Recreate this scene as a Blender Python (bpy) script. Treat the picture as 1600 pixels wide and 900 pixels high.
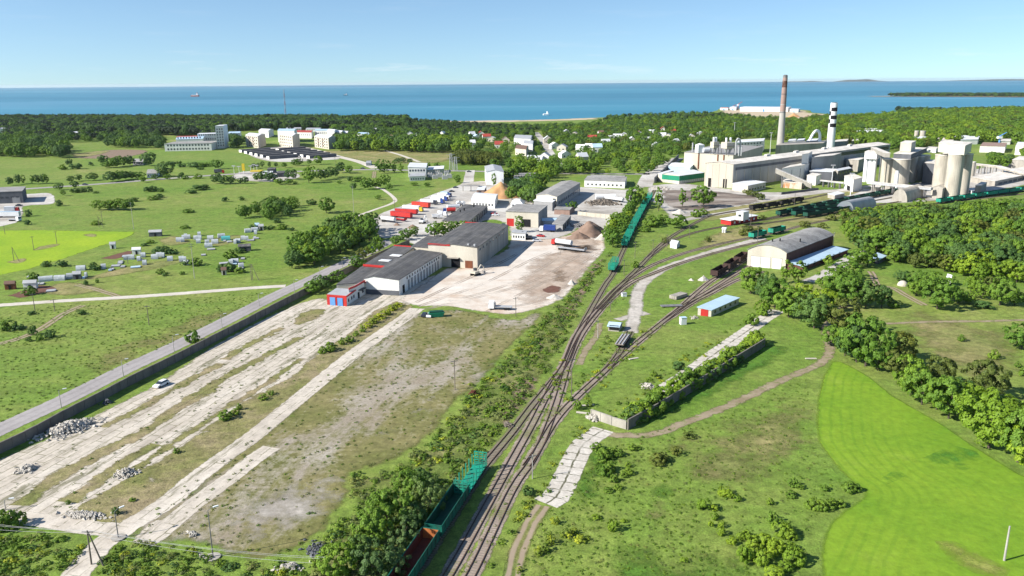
import bpy, bmesh, math, random
import numpy as np
from mathutils import Vector, Matrix, Euler
from mathutils.geometry import delaunay_2d_cdt

for o in list(bpy.data.objects): bpy.data.objects.remove(o)
scene = bpy.context.scene
COL = scene.collection
random.seed(7); rng = np.random.default_rng(11)

# ------------------------------------------------------------------ camera
FOC = 1250.0; CAM_H = 80.0                       # focal length in photo pixels, flying height
PITCH = math.atan((450 - 128) / FOC); ROLL = math.radians(-0.43)
cd = bpy.data.cameras.new('camera'); cam = bpy.data.objects.new('camera', cd); COL.objects.link(cam)
RM = Matrix.Rotation(math.pi/2 - PITCH, 3, 'X') @ Matrix.Rotation(ROLL, 3, 'Z')
cam.matrix_world = Matrix.Translation((0, 0, CAM_H)) @ RM.to_4x4()
cd.sensor_width = 36; cd.lens = 36 * FOC / 1600; cd.clip_start = 1; cd.clip_end = 200000
scene.camera = cam

# ------------------------------------------------------------------ sky, sun, exposure
SUN_EL = math.radians(34); SH_AZ = math.radians(20)           # shadows run to +x, a little away
sun_from = Vector((-math.cos(SH_AZ)*math.cos(SUN_EL), -math.sin(SH_AZ)*math.cos(SUN_EL), math.sin(SUN_EL)))
w = bpy.data.worlds.new('World'); scene.world = w; w.use_nodes = True
nt = w.node_tree; nt.nodes.clear()
out = nt.nodes.new('ShaderNodeOutputWorld'); bg = nt.nodes.new('ShaderNodeBackground')
sky = nt.nodes.new('ShaderNodeTexSky'); sky.sky_type = 'NISHITA'; sky.sun_disc = False
sky.sun_elevation = SUN_EL; sky.sun_rotation = math.atan2(sun_from.x, sun_from.y)
sky.altitude = 80; sky.air_density = 1.0; sky.dust_density = 0.8; sky.ozone_density = 3.0
tc = nt.nodes.new('ShaderNodeTexCoord'); sep = nt.nodes.new('ShaderNodeSeparateXYZ')
mx = nt.nodes.new('ShaderNodeMath'); mx.operation = 'MAXIMUM'; mx.inputs[1].default_value = 0.0; mz = nt.nodes.new('ShaderNodeMath'); mz.operation = 'MULTIPLY_ADD'; mz.inputs[1].default_value = 1.3; mz.inputs[2].default_value = 0.07
cmb = nt.nodes.new('ShaderNodeCombineXYZ')
nt.links.new(tc.outputs['Generated'], sep.inputs[0]); nt.links.new(sep.outputs['Z'], mx.inputs[0])
nt.links.new(sep.outputs['X'], cmb.inputs['X']); nt.links.new(sep.outputs['Y'], cmb.inputs['Y']); nt.links.new(mx.outputs[0], mz.inputs[0]); nt.links.new(mz.outputs[0], cmb.inputs['Z'])
nt.links.new(cmb.outputs[0], sky.inputs[0])
tint = nt.nodes.new('ShaderNodeMix'); tint.data_type = 'RGBA'; tint.blend_type = 'MULTIPLY'; tint.inputs[0].default_value = 1.0; tint.inputs[7].default_value = (.95, 1.035, 1.04, 1)
nt.links.new(sky.outputs[0], tint.inputs[6])
mp = nt.nodes.new('ShaderNodeMapping'); mp.inputs['Scale'].default_value = (5.5, 5.5, 60); nt.links.new(tc.outputs['Generated'], mp.inputs[0])
cn = nt.nodes.new('ShaderNodeTexNoise'); cn.inputs['Scale'].default_value = 1.6; cn.inputs['Detail'].default_value = 6; cn.inputs['Roughness'].default_value = .62; nt.links.new(mp.outputs[0], cn.inputs['Vector'])
cr = nt.nodes.new('ShaderNodeValToRGB'); cr.color_ramp.elements[0].position = .57; cr.color_ramp.elements[0].color = (0, 0, 0, 1); cr.color_ramp.elements[1].position = .72; cr.color_ramp.elements[1].color = (.3, .3, .3, 1); nt.links.new(cn.outputs[0], cr.inputs[0])
cz = nt.nodes.new('ShaderNodeValToRGB'); e_ = cz.color_ramp.elements; e_[0].position = .004; e_[0].color = (0, 0, 0, 1); e_[1].position = .018; e_[1].color = (1, 1, 1, 1); q_ = e_.new(.028); q_.color = (.7, .7, .7, 1); q_ = e_.new(.05); q_.color = (.15, .15, .15, 1); nt.links.new(sep.outputs['Z'], cz.inputs[0])
cm = nt.nodes.new('ShaderNodeMath'); cm.operation = 'MULTIPLY'; nt.links.new(cr.outputs[0], cm.inputs[0]); nt.links.new(cz.outputs[0], cm.inputs[1])
cl = nt.nodes.new('ShaderNodeMix'); cl.data_type = 'RGBA'; cl.inputs[7].default_value = (6.2, 6.4, 6.6, 1); nt.links.new(cm.outputs[0], cl.inputs[0]); nt.links.new(tint.outputs[2], cl.inputs[6])
nt.links.new(cl.outputs[2], bg.inputs['Color']); bg.inputs['Strength'].default_value = 0.10
nt.links.new(bg.outputs[0], out.inputs['Surface'])
sl = bpy.data.lights.new('sun', 'SUN'); sl.energy = 5.0; sl.angle = math.radians(0.5); sl.color = (1.0, 0.95, 0.87)
so = bpy.data.objects.new('sun', sl); COL.objects.link(so)
so.rotation_euler = sun_from.to_track_quat('Z', 'Y').to_euler(); so.location = (-200, -100, 300)
scene.view_settings.view_transform = 'Standard'; scene.view_settings.look = 'None'
scene.view_settings.exposure = 0.78; scene.view_settings.gamma = 1.0
HAZE = 1.6e-5
scene.cycles.volume_bounces = 0; scene.cycles.max_bounces = 5; scene.cycles.diffuse_bounces = 2; scene.cycles.glossy_bounces = 2
scene.cycles.transmission_bounces = 2; scene.cycles.transparent_max_bounces = 16
scene.cycles.use_adaptive_sampling = True

# ------------------------------------------------------------------ photo pixel -> place
def P(u, v, z=0.0):
    d = RM @ Vector(((u-800)/FOC, -(v-450)/FOC, -1.0)); t = (z - CAM_H) / d.z
    return Vector((d.x*t, d.y*t, z))
def proj(p):
    q = RM.transposed() @ (Vector(p) - Vector((0, 0, CAM_H)))
    return 800 + FOC*q.x/-q.z, 450 - FOC*q.y/-q.z
def depth(p):
    return -(RM.transposed() @ (Vector(p) - Vector((0, 0, CAM_H)))).z
def mpp(u, v): return depth(P(u, v)) / FOC                  # metres per photo pixel at that ground point
def HT(u, v, vt):
    b = P(u, v); lo, hi = 0.0, 300.0
    for _ in range(40):
        m = (lo+hi)/2
        if proj(b + Vector((0, 0, m)))[1] > vt: lo = m
        else: hi = m
    return lo

# ------------------------------------------------------------------ object helpers
def tag(o, label=None, cat=None, group=None, kind=None):
    if label: o['label'] = label
    if cat: o['category'] = cat
    if group: o['group'] = group
    if kind: o['kind'] = kind
    return o
def empty(name, loc=(0, 0, 0), rz=0.0, label=None, cat=None, group=None):
    o = bpy.data.objects.new(name, None); COL.objects.link(o); o.location = loc; o.rotation_euler = (0, 0, rz)
    o.empty_display_size = 0.5
    return tag(o, label, cat, group)
def link_mesh(name, me, parent=None, loc=None, rz=None, scl=None):
    o = bpy.data.objects.new(name, me); COL.objects.link(o)
    if parent: o.parent = parent
    if loc is not None: o.location = loc
    if rz is not None: o.rotation_euler = (0, 0, rz)
    if scl is not None: o.scale = scl
    return o
CHILD = {}
def children(o): return list(o.children)
def copy_tree(o, parent=None):
    c = o.copy(); COL.objects.link(c)
    if parent: c.parent = parent
    for ch in children(o): copy_tree(ch, c)
    return c
class MB:
    def __init__(s): s.v = []; s.f = []; s.m = []
    def add(s, vs, fs, m=0):
        n = len(s.v); s.v += [tuple(x) for x in vs]; s.f += [tuple(i+n for i in f) for f in fs]; s.m += [m]*len(fs); return s
    def box(s, x0, x1, y0, y1, z0, z1, m=0):
        return s.add([(x0,y0,z0),(x1,y0,z0),(x1,y1,z0),(x0,y1,z0),(x0,y0,z1),(x1,y0,z1),(x1,y1,z1),(x0,y1,z1)],
              [(0,3,2,1),(4,5,6,7),(0,1,5,4),(1,2,6,5),(2,3,7,6),(3,0,4,7)], m)
    def prism(s, pts, z0, z1, m=0):
        n = len(pts); vs = [(p[0],p[1],z0) for p in pts] + [(p[0],p[1],z1) for p in pts]
        return s.add(vs, [tuple(range(n-1,-1,-1)), tuple(range(n,2*n))] + [(i,(i+1)%n,n+(i+1)%n,n+i) for i in range(n)], m)
    def cyl(s, a, b, r0, r1=None, n=8, m=0, cap=True):
        r1 = r0 if r1 is None else r1; a = Vector(a); b = Vector(b); d = (b-a).normalized()
        t = d.cross(Vector((0,0,1)) if abs(d.z) < .9 else Vector((1,0,0))).normalized(); k = d.cross(t)
        vs = []
        for c, r in ((a, r0), (b, r1)):
            for i in range(n):
                an = 2*math.pi*i/n; vs.append(c + t*(math.cos(an)*r) + k*(math.sin(an)*r))
        fs = [(i,(i+1)%n,n+(i+1)%n,n+i) for i in range(n)]
        if cap: fs += [tuple(range(n-1,-1,-1)), tuple(range(n,2*n))]
        return s.add(vs, fs, m)
    def tube(s, pts, r, n=6, m=0):
        for a, b in zip(pts[:-1], pts[1:]): s.cyl(a, b, r, r, n, m)
        return s
    def build(s, name, mats, parent=None, loc=None, rz=None, smooth=False):
        me = bpy.data.meshes.new(name); me.from_pydata(s.v, [], s.f)
        if not isinstance(mats, (list, tuple)): mats = [mats]
        for m in mats: me.materials.append(m)
        if len(mats) > 1: me.polygons.foreach_set('material_index', s.m)
        bm = bmesh.new(); bm.from_mesh(me); bmesh.ops.recalc_face_normals(bm, faces=bm.faces); bm.to_mesh(me); bm.free()
        if smooth: me.polygons.foreach_set('use_smooth', [True]*len(me.polygons))
        me.update()
        return link_mesh(name, me, parent, loc, rz)

# ------------------------------------------------------------------ materials
class NT:
    def __init__(s, name):
        s.mat = bpy.data.materials.new(name); s.mat.use_nodes = True; s.t = s.mat.node_tree; s.t.nodes.clear()
        s.out = s.t.nodes.new('ShaderNodeOutputMaterial')
        s.geo = s.t.nodes.new('ShaderNodeNewGeometry')
    def n(s, typ, **kw):
        x = s.t.nodes.new(typ)
        for k, v in kw.items(): setattr(x, k, v)
        return x
    def l(s, a, b): s.t.links.new(a, b)
    def mapping(s, vec, scale=(1,1,1), rot=0.0, loc=(0,0,0)):
        m = s.n('ShaderNodeMapping'); m.inputs['Scale'].default_value = scale; m.inputs['Rotation'].default_value = (0,0,rot); m.inputs['Location'].default_value = loc
        s.l(vec, m.inputs['Vector']); return m.outputs[0]
    def noise(s, scale, detail=4, rough=.55, vec=None, dist=0.0):
        x = s.n('ShaderNodeTexNoise'); x.inputs['Scale'].default_value = scale; x.inputs['Detail'].default_value = detail
        x.inputs['Roughness'].default_value = rough; x.inputs['Distortion'].default_value = dist
        s.l(vec if vec is not None else s.geo.outputs['Position'], x.inputs['Vector']); return x.outputs[0]
    def ramp(s, fac, stops):
        x = s.n('ShaderNodeValToRGB'); e = x.color_ramp.elements
        while len(e) < len(stops): e.new(.5)
        for i, (p, c) in enumerate(stops):
            e[i].position = p; e[i].color = (*c, 1) if not isinstance(c, (int, float)) else (c, c, c, 1)
        s.l(fac, x.inputs[0]); return x.outputs[0]
    def mix(s, fac, a, b, mode='MIX'):
        x = s.n('ShaderNodeMix', data_type='RGBA', blend_type=mode)
        for sock, val in ((x.inputs[0], fac), (x.inputs[6], a), (x.inputs[7], b)):
            if isinstance(val, (int, float)): sock.default_value = val
            elif isinstance(val, tuple): sock.default_value = (*val, 1)
            else: s.l(val, sock)
        return x.outputs[2]
    def math(s, op, a, b=0.0, clamp=False):
        x = s.n('ShaderNodeMath', operation=op, use_clamp=clamp)
        for sock, val in ((x.inputs[0], a), (x.inputs[1], b)):
            if isinstance(val, (int, float)): sock.default_value = val
            else: s.l(val, sock)
        return x.outputs[0]
    def attr(s, name): 
        x = s.n('ShaderNodeAttribute', attribute_name=name); return x.outputs['Fac']
    def finish(s, color, rough=.9, bump=None, bstr=.3, bdist=.2, alpha=None, spec=.2, transl=None, metallic=0.0):
        p = s.n('ShaderNodeBsdfPrincipled')
        if isinstance(color, tuple): p.inputs['Base Color'].default_value = (*color, 1)
        else: s.l(color, p.inputs['Base Color'])
        if isinstance(rough, (int, float)): p.inputs['Roughness'].default_value = rough
        else: s.l(rough, p.inputs['Roughness'])
        p.inputs['Specular IOR Level'].default_value = spec; p.inputs['Metallic'].default_value = metallic
        if bump is not None:
            b = s.n('ShaderNodeBump'); b.inputs['Strength'].default_value = bstr; b.inputs['Distance'].default_value = bdist
            s.l(bump, b.inputs['Height']); s.l(b.outputs[0], p.inputs['Normal'])
        res = p.outputs[0]
        if transl is not None:
            t = s.n('ShaderNodeBsdfTranslucent'); s.l(color, t.inputs['Color']) if not isinstance(color, tuple) else None
            m = s.n('ShaderNodeMixShader'); m.inputs[0].default_value = transl; s.l(res, m.inputs[1]); s.l(t.outputs[0], m.inputs[2]); res = m.outputs[0]
        if alpha is not None:
            t = s.n('ShaderNodeBsdfTransparent'); m = s.n('ShaderNodeMixShader'); s.l(alpha, m.inputs[0]); s.l(t.outputs[0], m.inputs[1]); s.l(res, m.inputs[2]); res = m.outputs[0]
        s.l(res, s.out.inputs['Surface']); return s.mat
def wear(name, c, c2=None, scale=.5, rough=.85, streak=True, spec=.2, amt=(.35,.7), metallic=0.0, fine=3.0, alpha=None):
    """painted or bare surface with patchy wear and vertical streaks"""
    k = NT(name); c2 = c2 or tuple(x*.7 for x in c)
    v = k.mapping(k.geo.outputs['Position'], (1, 1, .25)) if streak else k.geo.outputs['Position']
    a = k.noise(scale, 5, .6, v); b = k.noise(fine, 4, .6)
    col = k.mix(k.ramp(a, [(amt[0], 0.0), (amt[1], 1.0)]), c, c2)
    col = k.mix(.5, col, k.ramp(b, [(.3, .78), (.7, 1.15)]), 'MULTIPLY')
    return k.finish(col, rough, spec=spec, metallic=metallic)

M = {}
M['concrete_wall'] = wear('concrete_wall', (.42,.39,.34), (.26,.24,.21), .25)
M['wall_panel_shade'] = wear('wall_panel_shade', (.20,.18,.16), (.13,.12,.105), .3)  # darkened concrete: the walls' shaded face is put into this colour
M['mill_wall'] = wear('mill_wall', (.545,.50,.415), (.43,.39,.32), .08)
M['mill_side_shade'] = wear('mill_side_shade', (.38,.375,.36), (.28,.275,.265), .1)  # mill wall in a shaded tone, for sides turned from the sun
def strip_roof(name, c, c2, bw, bh, ang, contrast=.25):
    k = NT(name); v = k.mapping(k.geo.outputs['Position'], (1, 1, 1), -ang); b = k.n('ShaderNodeTexBrick'); b.inputs['Scale'].default_value = 1; b.inputs['Brick Width'].default_value = bw; b.inputs['Row Height'].default_value = bh
    b.inputs['Mortar Size'].default_value = .06; b.inputs['Color1'].default_value = (1-contrast,)*3+(1,); b.inputs['Color2'].default_value = (1+contrast*.6,)*3+(1,); b.inputs['Mortar'].default_value = (.62,.62,.62,1); k.l(v, b.inputs['Vector'])
    col = k.mix(k.ramp(k.noise(.09, 6, .7), [(.35, 0.0), (.68, 1.0)]), c, c2); col = k.mix(1.0, col, b.outputs[0], 'MULTIPLY'); col = k.mix(1.0, col, k.ramp(k.noise(.7, 5, .7), [(.3, .78), (.7, 1.15)]), 'MULTIPLY')
    return k.finish(col, .85)
M['bitumen'] = strip_roof('bitumen', (.085,.085,.088), (.15,.145,.138), 12, 1.2, 1.35)
M['slate_roof'] = strip_roof('slate_roof', (.36,.35,.33), (.24,.23,.22), 3, 1.6, .3, .18)
M['dusty_roof'] = strip_roof('dusty_roof', (.74,.69,.62), (.56,.52,.46), 9, 3, .86, .14)
M['white_wall'] = wear('white_wall', (.78,.77,.74), (.66,.65,.61), .15)
M['cream_wall'] = wear('cream_wall', (.58,.54,.45), (.46,.42,.35), .15)
M['white_metal'] = wear('white_metal', (.78,.79,.80), (.66,.67,.68), .2, rough=.5)
M['white_roof'] = wear('white_roof', (.70,.71,.72), (.58,.59,.60), .08, rough=.6, streak=False)
M['grey_roof'] = wear('grey_roof', (.31,.30,.29), (.22,.21,.20), .12, streak=False)
M['grey_wall'] = wear('grey_wall', (.30,.30,.30), (.22,.22,.22), .15)
M['dark_wall'] = wear('dark_wall', (.13,.135,.15), (.085,.09,.10), .2)
M['red_paint'] = wear('red_paint', (.48,.035,.03), (.36,.03,.03), .3, rough=.5)
M['blue_paint'] = wear('blue_paint', (.12,.30,.62), (.10,.24,.50), .4, rough=.5)
M['light_blue'] = wear('light_blue', (.45,.60,.72), (.38,.50,.60), .2, rough=.5, streak=False)
M['green_paint'] = wear('green_paint', (.02,.24,.14), (.015,.18,.10), .2, rough=.5)
M['wagon_green'] = wear('wagon_green', (.014,.27,.185), (.05,.13,.085), .9, rough=.6, amt=(.48,.68))
M['wagon_dark_green'] = wear('wagon_dark_green', (.010,.085,.055), (.018,.05,.035), .5, rough=.6)
M['wagon_black'] = wear('wagon_black', (.022,.021,.022), (.04,.036,.032), .5)
M['wagon_brown'] = wear('wagon_brown', (.075,.045,.038), (.045,.03,.028), .5)
M['rust_stained'] = wear('rust_stained', (.50,.45,.38), (.42,.19,.08), .35, amt=(.5,.62))
M['mast_red'] = wear('mast_red', (.42,.20,.18), (.36,.16,.15), .2)
M['wagon_teal_shade'] = wear('wagon_teal_shade', (.010,.12,.085), (.03,.065,.045), .9, rough=.6, amt=(.45,.68))  # wagon green darkened, shade on the wagon sides painted into it
M['rust'] = wear('rust', (.22,.075,.035), (.13,.05,.03), .8)
M['rust_in'] = wear('rust_in', (.13,.042,.026), (.085,.032,.024), .8)
M['rust_orange'] = wear('rust_orange', (.48,.17,.05), (.34,.11,.04), .8)
M['brick'] = wear('brick', (.15,.07,.055), (.10,.05,.042), .6)
M['brick_light'] = wear('brick_light', (.32,.22,.18), (.25,.17,.14), .6)
M['glass'] = NT('glass').finish((.03,.04,.055), .12, spec=.6)
M['dark'] = NT('dark').finish((.012,.012,.014), .8)
M['tyre'] = NT('tyre').finish((.02,.02,.02), .8)
M['steel'] = wear('steel', (.22,.22,.23), (.14,.13,.125), .8, rough=.55)
M['galv'] = wear('galv', (.42,.43,.44), (.33,.33,.34), .3, rough=.5)
M['rail'] = wear('rail', (.10,.062,.047), (.07,.045,.035), .8)
M['sleeper'] = wear('sleeper', (.28,.235,.195), (.18,.15,.125), .8, streak=False)
M['wood_pole'] = wear('wood_pole', (.20,.17,.14), (.13,.11,.09), 1.0)
M['conc_pole'] = wear('conc_pole', (.42,.40,.37), (.32,.30,.28), 1.0)
M['car_white'] = NT('car_white').finish((.75,.77,.80), .25, spec=.5)
M['car_dark'] = NT('car_dark').finish((.03,.035,.05), .25, spec=.5)
M['car_blue'] = NT('car_blue').finish((.02,.05,.22), .3, spec=.5)
M['yellow'] = wear('yellow', (.62,.46,.03), (.5,.36,.03), .5, rough=.5)
M['orange_red'] = wear('orange_red', (.52,.05,.03), (.42,.04,.03), .5, rough=.5)
M['teal'] = wear('teal', (.10,.42,.40), (.08,.34,.33), .5, rough=.5)
M['plastic'] = wear('plastic', (.52,.55,.56), (.34,.37,.38), .8, rough=.45, streak=False)
M['red_roof'] = wear('red_roof', (.40,.07,.05), (.30,.06,.05), .2, streak=False)
M['brown_roof'] = wear('brown_roof', (.20,.12,.09), (.14,.09,.07), .2, streak=False)
M['silo'] = wear('silo', (.50,.46,.385), (.31,.28,.23), .3)
M['chimney_brick'] = wear('chimney_brick', (.38,.27,.24), (.28,.19,.165), .1)
M['chimney_conc'] = wear('chimney_conc', (.44,.42,.39), (.33,.31,.29), .08)
M['stone'] = wear('stone', (.50,.465,.41), (.36,.335,.295), .5, streak=False)
# ================================================================== GROUND, WATER, ROADS
def grass(k, lush=(.118,.208,.026), olive=(.188,.235,.05), dry=(.275,.26,.098), dryness=0.0, big=.011):
    pos = k.geo.outputs['Position']
    n1 = k.noise(big, 5, .62, dist=.6); n2 = k.noise(.075, 6, .68); n3 = k.noise(.55, 5, .7); n4 = k.noise(2.6, 3, .7)
    a = k.math('ADD', k.math('MULTIPLY', n1, .6), k.math('MULTIPLY', n2, .4))
    c = k.ramp(a, [(max(.05, .38-dryness), lush), (max(.2, .49-dryness), tuple((x+y)/2 for x, y in zip(lush, olive))), (max(.3, .57-dryness), olive), (max(.42, .70-dryness), dry)])
    c = k.mix(1.0, c, k.ramp(n3, [(.28, .58), (.5, 1.0), (.72, 1.40)]), 'MULTIPLY')
    c = k.mix(1.0, c, k.ramp(n4, [(.3, .66), (.7, 1.32)]), 'MULTIPLY')
    c = k.mix(1.0, c, k.ramp(k.noise(.16, 4, .6), [(.3, .8), (.65, 1.12)]), 'MULTIPLY')
    h = k.math('ADD', n3, k.math('MULTIPLY', n4, .5))
    return c, h
def edge_alpha(k, scale=.35, amp=.45, sharp=3.0):
    n = k.noise(scale, 5, .7)
    return k.math('ADD', k.math('MULTIPLY', k.math('ADD', k.math('ADD', k.attr('edge'), -.5), k.math('MULTIPLY', k.math('ADD', n, -.5), amp*4)), sharp), .5, clamp=True)

def catmull(pts, step):
    pts = [Vector(p[:2]) for p in pts]; res = []
    ext = [pts[0]*2-pts[1]] + pts + [pts[-1]*2-pts[-2]]
    for i in range(1, len(ext)-2):
        p0, p1, p2, p3 = ext[i-1:i+3]; n = max(1, int((p2-p1).length/step))
        for j in range(n):
            t = j/n
            res.append(.5*((2*p1)+(p2-p0)*t+(2*p0-5*p1+4*p2-p3)*t*t+(3*p1-p0-3*p2+p3)*t**3))
    res.append(pts[-1]); return res
def frames(line):
    fr = []
    for i, p in enumerate(line):
        d = (line[min(i+1, len(line)-1)] - line[max(i-1, 0)]).normalized(); fr.append((p, Vector((-d.y, d.x))))
    return fr
def set_attr(me, name, vals):
    a = me.attributes.new(name, 'FLOAT', 'POINT'); a.data.foreach_set('value', np.asarray(vals, dtype=np.float32))
def strip(name, px, width, mat, z, feather=.8, step=4.0, parent=None, kind='structure', world=False):
    line = catmull(px if world else [P(*p) for p in px], step); fr = frames(line); n = len(line)
    vs, fs, ed, ac, al = [], [], [], [], []; L = 0
    for i, (p, nn) in enumerate(fr):
        wd = width if isinstance(width, (int, float)) else width[0] + (width[1]-width[0])*i/(n-1)
        if i: L += (p-fr[i-1][0]).length
        for s, e in ((-wd/2-feather, 0), (-wd/2+feather*.3, 1), (0, 1), (wd/2-feather*.3, 1), (wd/2+feather, 0)):
            q = p + nn*s; vs.append((q.x, q.y, z)); ed.append(e); ac.append(s); al.append(L)
        if i:
            b = 5*i
            for j in range(4): fs.append((b-5+j, b-4+j, b+j+1, b+j))
    me = bpy.data.meshes.new(name); me.from_pydata(vs, [], [f[::-1] for f in fs]); me.materials.append(mat)
    set_attr(me, 'edge', ed); set_attr(me, 'across', ac); set_attr(me, 'along', al)
    return tag(link_mesh(name, me, parent), kind=None if parent else kind)
def dist_poly(pts, ring, closed=True):
    a = np.array(ring); b = np.roll(a, -1, 0)
    if not closed: a, b = a[:-1], b[:-1]
    d = np.full(len(pts), 1e9); ab = b-a; L2 = (ab**2).sum(1)+1e-9
    for i in range(len(a)):
        t = np.clip(((pts-a[i])@ab[i])/L2[i], 0, 1); q = a[i]+t[:, None]*ab[i]
        d = np.minimum(d, np.hypot(*(pts-q).T))
    return d
def inside(pts, ring):
    a = np.array(ring); x, y = pts[:, 0], pts[:, 1]; c = np.zeros(len(pts), bool); j = len(a)-1
    for i in range(len(a)):
        xi, yi = a[i]; xj, yj = a[j]
        c ^= ((yi > y) != (yj > y)) & (x < (xj-xi)*(y-yi)/(yj-yi+1e-12)+xi); j = i
    return c
def ring_of(px, smooth=True, step=4.0, world=False):
    w = [Vector(p[:2]) for p in px] if world else [P(*p).xy for p in px]
    if smooth:
        L = catmull(w+[w[0]], step)[:-1]
    else:
        L = []
        for a, b in zip(w, w[1:]+w[:1]):
            n = max(1, int((b-a).length/step)); L += [a+(b-a)*j/n for j in range(n)]
    return [(p.x, p.y) for p in L]
def patch(name, px, mat, z, feather=2.0, smooth=True, kind='structure', parent=None, step=None, rows=None, world=False):
    step = step or max(1.0, feather*.8)
    R = ring_of(px, smooth, max(step, 2.0), world); A = np.array(R); lo, hi = A.min(0), A.max(0)
    gx, gy = np.meshgrid(np.arange(lo[0], hi[0], step), np.arange(lo[1], hi[1], step)); G = np.c_[gx.ravel(), gy.ravel()]
    G = G + rng.uniform(-.2, .2, G.shape)*step
    G = G[inside(G, R)]; d = dist_poly(G, R)
    keep = (d > step*.45) & ((d < feather*2.2) | ((np.arange(len(G)) % 9) == 0)); G = G[keep]
    n = len(R); vs = [Vector(p) for p in R] + [Vector((float(p[0]), float(p[1]))) for p in G]
    ov, oe, of, *_ = delaunay_2d_cdt(vs, [], [list(range(n))], 1, 1e-4)
    V = np.array([(p.x, p.y) for p in ov]); d = dist_poly(V, R)
    me = bpy.data.meshes.new(name); me.from_pydata([(p[0], p[1], z) for p in V], [], [tuple(f) for f in of]); me.materials.append(mat)
    bm = bmesh.new(); bm.from_mesh(me)
    for f in bm.faces:
        if f.normal.z < 0: f.normal_flip()
    bm.to_mesh(me); bm.free()
    set_attr(me, 'edge', np.clip(d/feather, 0, 1))
    set_attr(me, 'rows', dist_poly(V, [tuple(P(*p).xy) for p in rows], False) if rows else d)
    return tag(link_mesh(name, me, parent), kind=None if parent else kind)

# direction of the concrete strips (used to lay slab joints and streaks)
sd = (P(400, 567) - P(35, 785)).xy; STRIP_ANG = math.atan2(sd.y, sd.x)

# ---- materials of the ground
k = NT('meadow_grass'); c, h = grass(k); M['grass'] = k.finish(c, .95, h, .5, .5)
k = NT('verge_grass'); c, h = grass(k, (.12,.15,.035), (.195,.185,.07), (.27,.22,.125), .10, .06)
M['verge'] = k.finish(c, .95, h, .5, .4, alpha=edge_alpha(k, .22, .75, 2.5))
k = NT('lush_grass'); c, h = grass(k, (.075,.175,.02), (.11,.20,.026), (.17,.21,.05), -.06, .03)
M['lush'] = k.finish(c, .95, h, .5, .5, alpha=edge_alpha(k, .12, .5, 1.6))
k = NT('dry_grass'); c, h = grass(k, (.15,.19,.045), (.23,.22,.08), (.33,.27,.13), .06, .03)
M['dry'] = k.finish(c, .95, h, .5, .4, alpha=edge_alpha(k, .12, .5, 1.4))
k = NT('crop')
n1 = k.noise(.02, 4, .6); n2 = k.noise(.5, 5, .7); n3 = k.noise(.06, 5, .65)
c = k.ramp(k.math('ADD', k.math('MULTIPLY', n1, .6), k.math('MULTIPLY', n3, .4)), [(.34, (.075,.19,.016)), (.45, (.135,.25,.016)), (.58, (.18,.29,.02)), (.72, (.23,.305,.045))])
wv = k.math('SINE', k.math('ADD', k.math('MULTIPLY', k.attr('rows'), 2*math.pi/2.3), k.math('MULTIPLY', k.noise(.08, 2), 5.0)))
rowm = k.math('MULTIPLY', k.ramp(wv, [(.35, 0.0), (.9, 1.0)]), k.ramp(k.noise(.03, 3), [(.38, .06), (.62, .75)]))
c = k.mix(k.math('MULTIPLY', k.math('MULTIPLY', rowm, .5), k.ramp(k.math('DIVIDE', k.attr('rows'), 60.0), [(.15, 1.0), (.6, .12)])), c, (.075,.18,.012))
c = k.mix(1.0, c, k.ramp(n2, [(.3, .80), (.7, 1.16)]), 'MULTIPLY')
M['crop'] = k.finish(c, .95, n2, .4, .4, alpha=edge_alpha(k, .3, .10, 3))
k = NT('oilseed')
c = k.mix(k.ramp(k.noise(.03, 4), [(.35, 0.0), (.7, 1.0)]), (.19,.31,.016), (.28,.38,.02)); c = k.mix(1.0, c, k.ramp(k.noise(.6, 4), [(.3, .85), (.7, 1.12)]), 'MULTIPLY')
M['oilseed'] = k.finish(c, .95, alpha=edge_alpha(k, .2, .4, 3))

def slabs(k, base, light, dark, slabw=6.0, slabh=2.6, weeds=.5, ang=None):
    v = k.mapping(k.geo.outputs['Position'], (1, 1, 1), -(STRIP_ANG if ang is None else ang))
    st = k.mapping(v, (.035, .22, 1)); n1 = k.noise(1.0, 5, .62, st); n2 = k.noise(.35, 6, .7); n3 = k.noise(1.8, 4, .7)
    c = k.ramp(n1, [(.3, dark), (.5, base), (.7, light)])
    c = k.mix(1.0, c, k.ramp(n2, [(.3, .72), (.5, 1.0), (.7, 1.12)]), 'MULTIPLY')
    c = k.mix(1.0, c, k.ramp(n3, [(.3, .88), (.7, 1.08)]), 'MULTIPLY')
    b = k.n('ShaderNodeTexBrick'); b.inputs['Scale'].default_value = 1.0; b.inputs['Mortar Size'].default_value = .12
    b.inputs['Brick Width'].default_value = slabw; b.inputs['Row Height'].default_value = slabh; b.inputs['Mortar Smooth'].default_value = .3
    wob = k.n('ShaderNodeVectorMath', operation='ADD'); nz = k.n('ShaderNodeTexNoise'); nz.inputs['Scale'].default_value = .6
    k.l(k.geo.outputs['Position'], nz.inputs['Vector']); sc = k.n('ShaderNodeVectorMath', operation='SCALE'); sc.inputs['Scale'].default_value = .7
    k.l(nz.outputs['Color'], sc.inputs[0]); k.l(v, wob.inputs[0]); k.l(sc.outputs[0], wob.inputs[1]); k.l(wob.outputs[0], b.inputs['Vector'])
    joint = k.math('MULTIPLY', b.outputs['Fac'], k.ramp(k.noise(.16, 5, .7), [(.5-.1*weeds, 0.0), (.62-.1*weeds, 1.0)]))
    weed = k.mix(k.noise(.8, 3), (.10,.10,.045), (.16,.15,.08))
    c = k.mix(k.math('MULTIPLY', joint, .85), c, weed)
    blot = k.ramp(k.noise(1.0, 6, .72, k.mapping(v, (.05, .30, 1))), [(.60-.06*weeds, 0.0), (.68-.06*weeds, 1.0)])
    c = k.mix(k.math('MULTIPLY', blot, .75), c, weed)
    return c, n2
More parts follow.
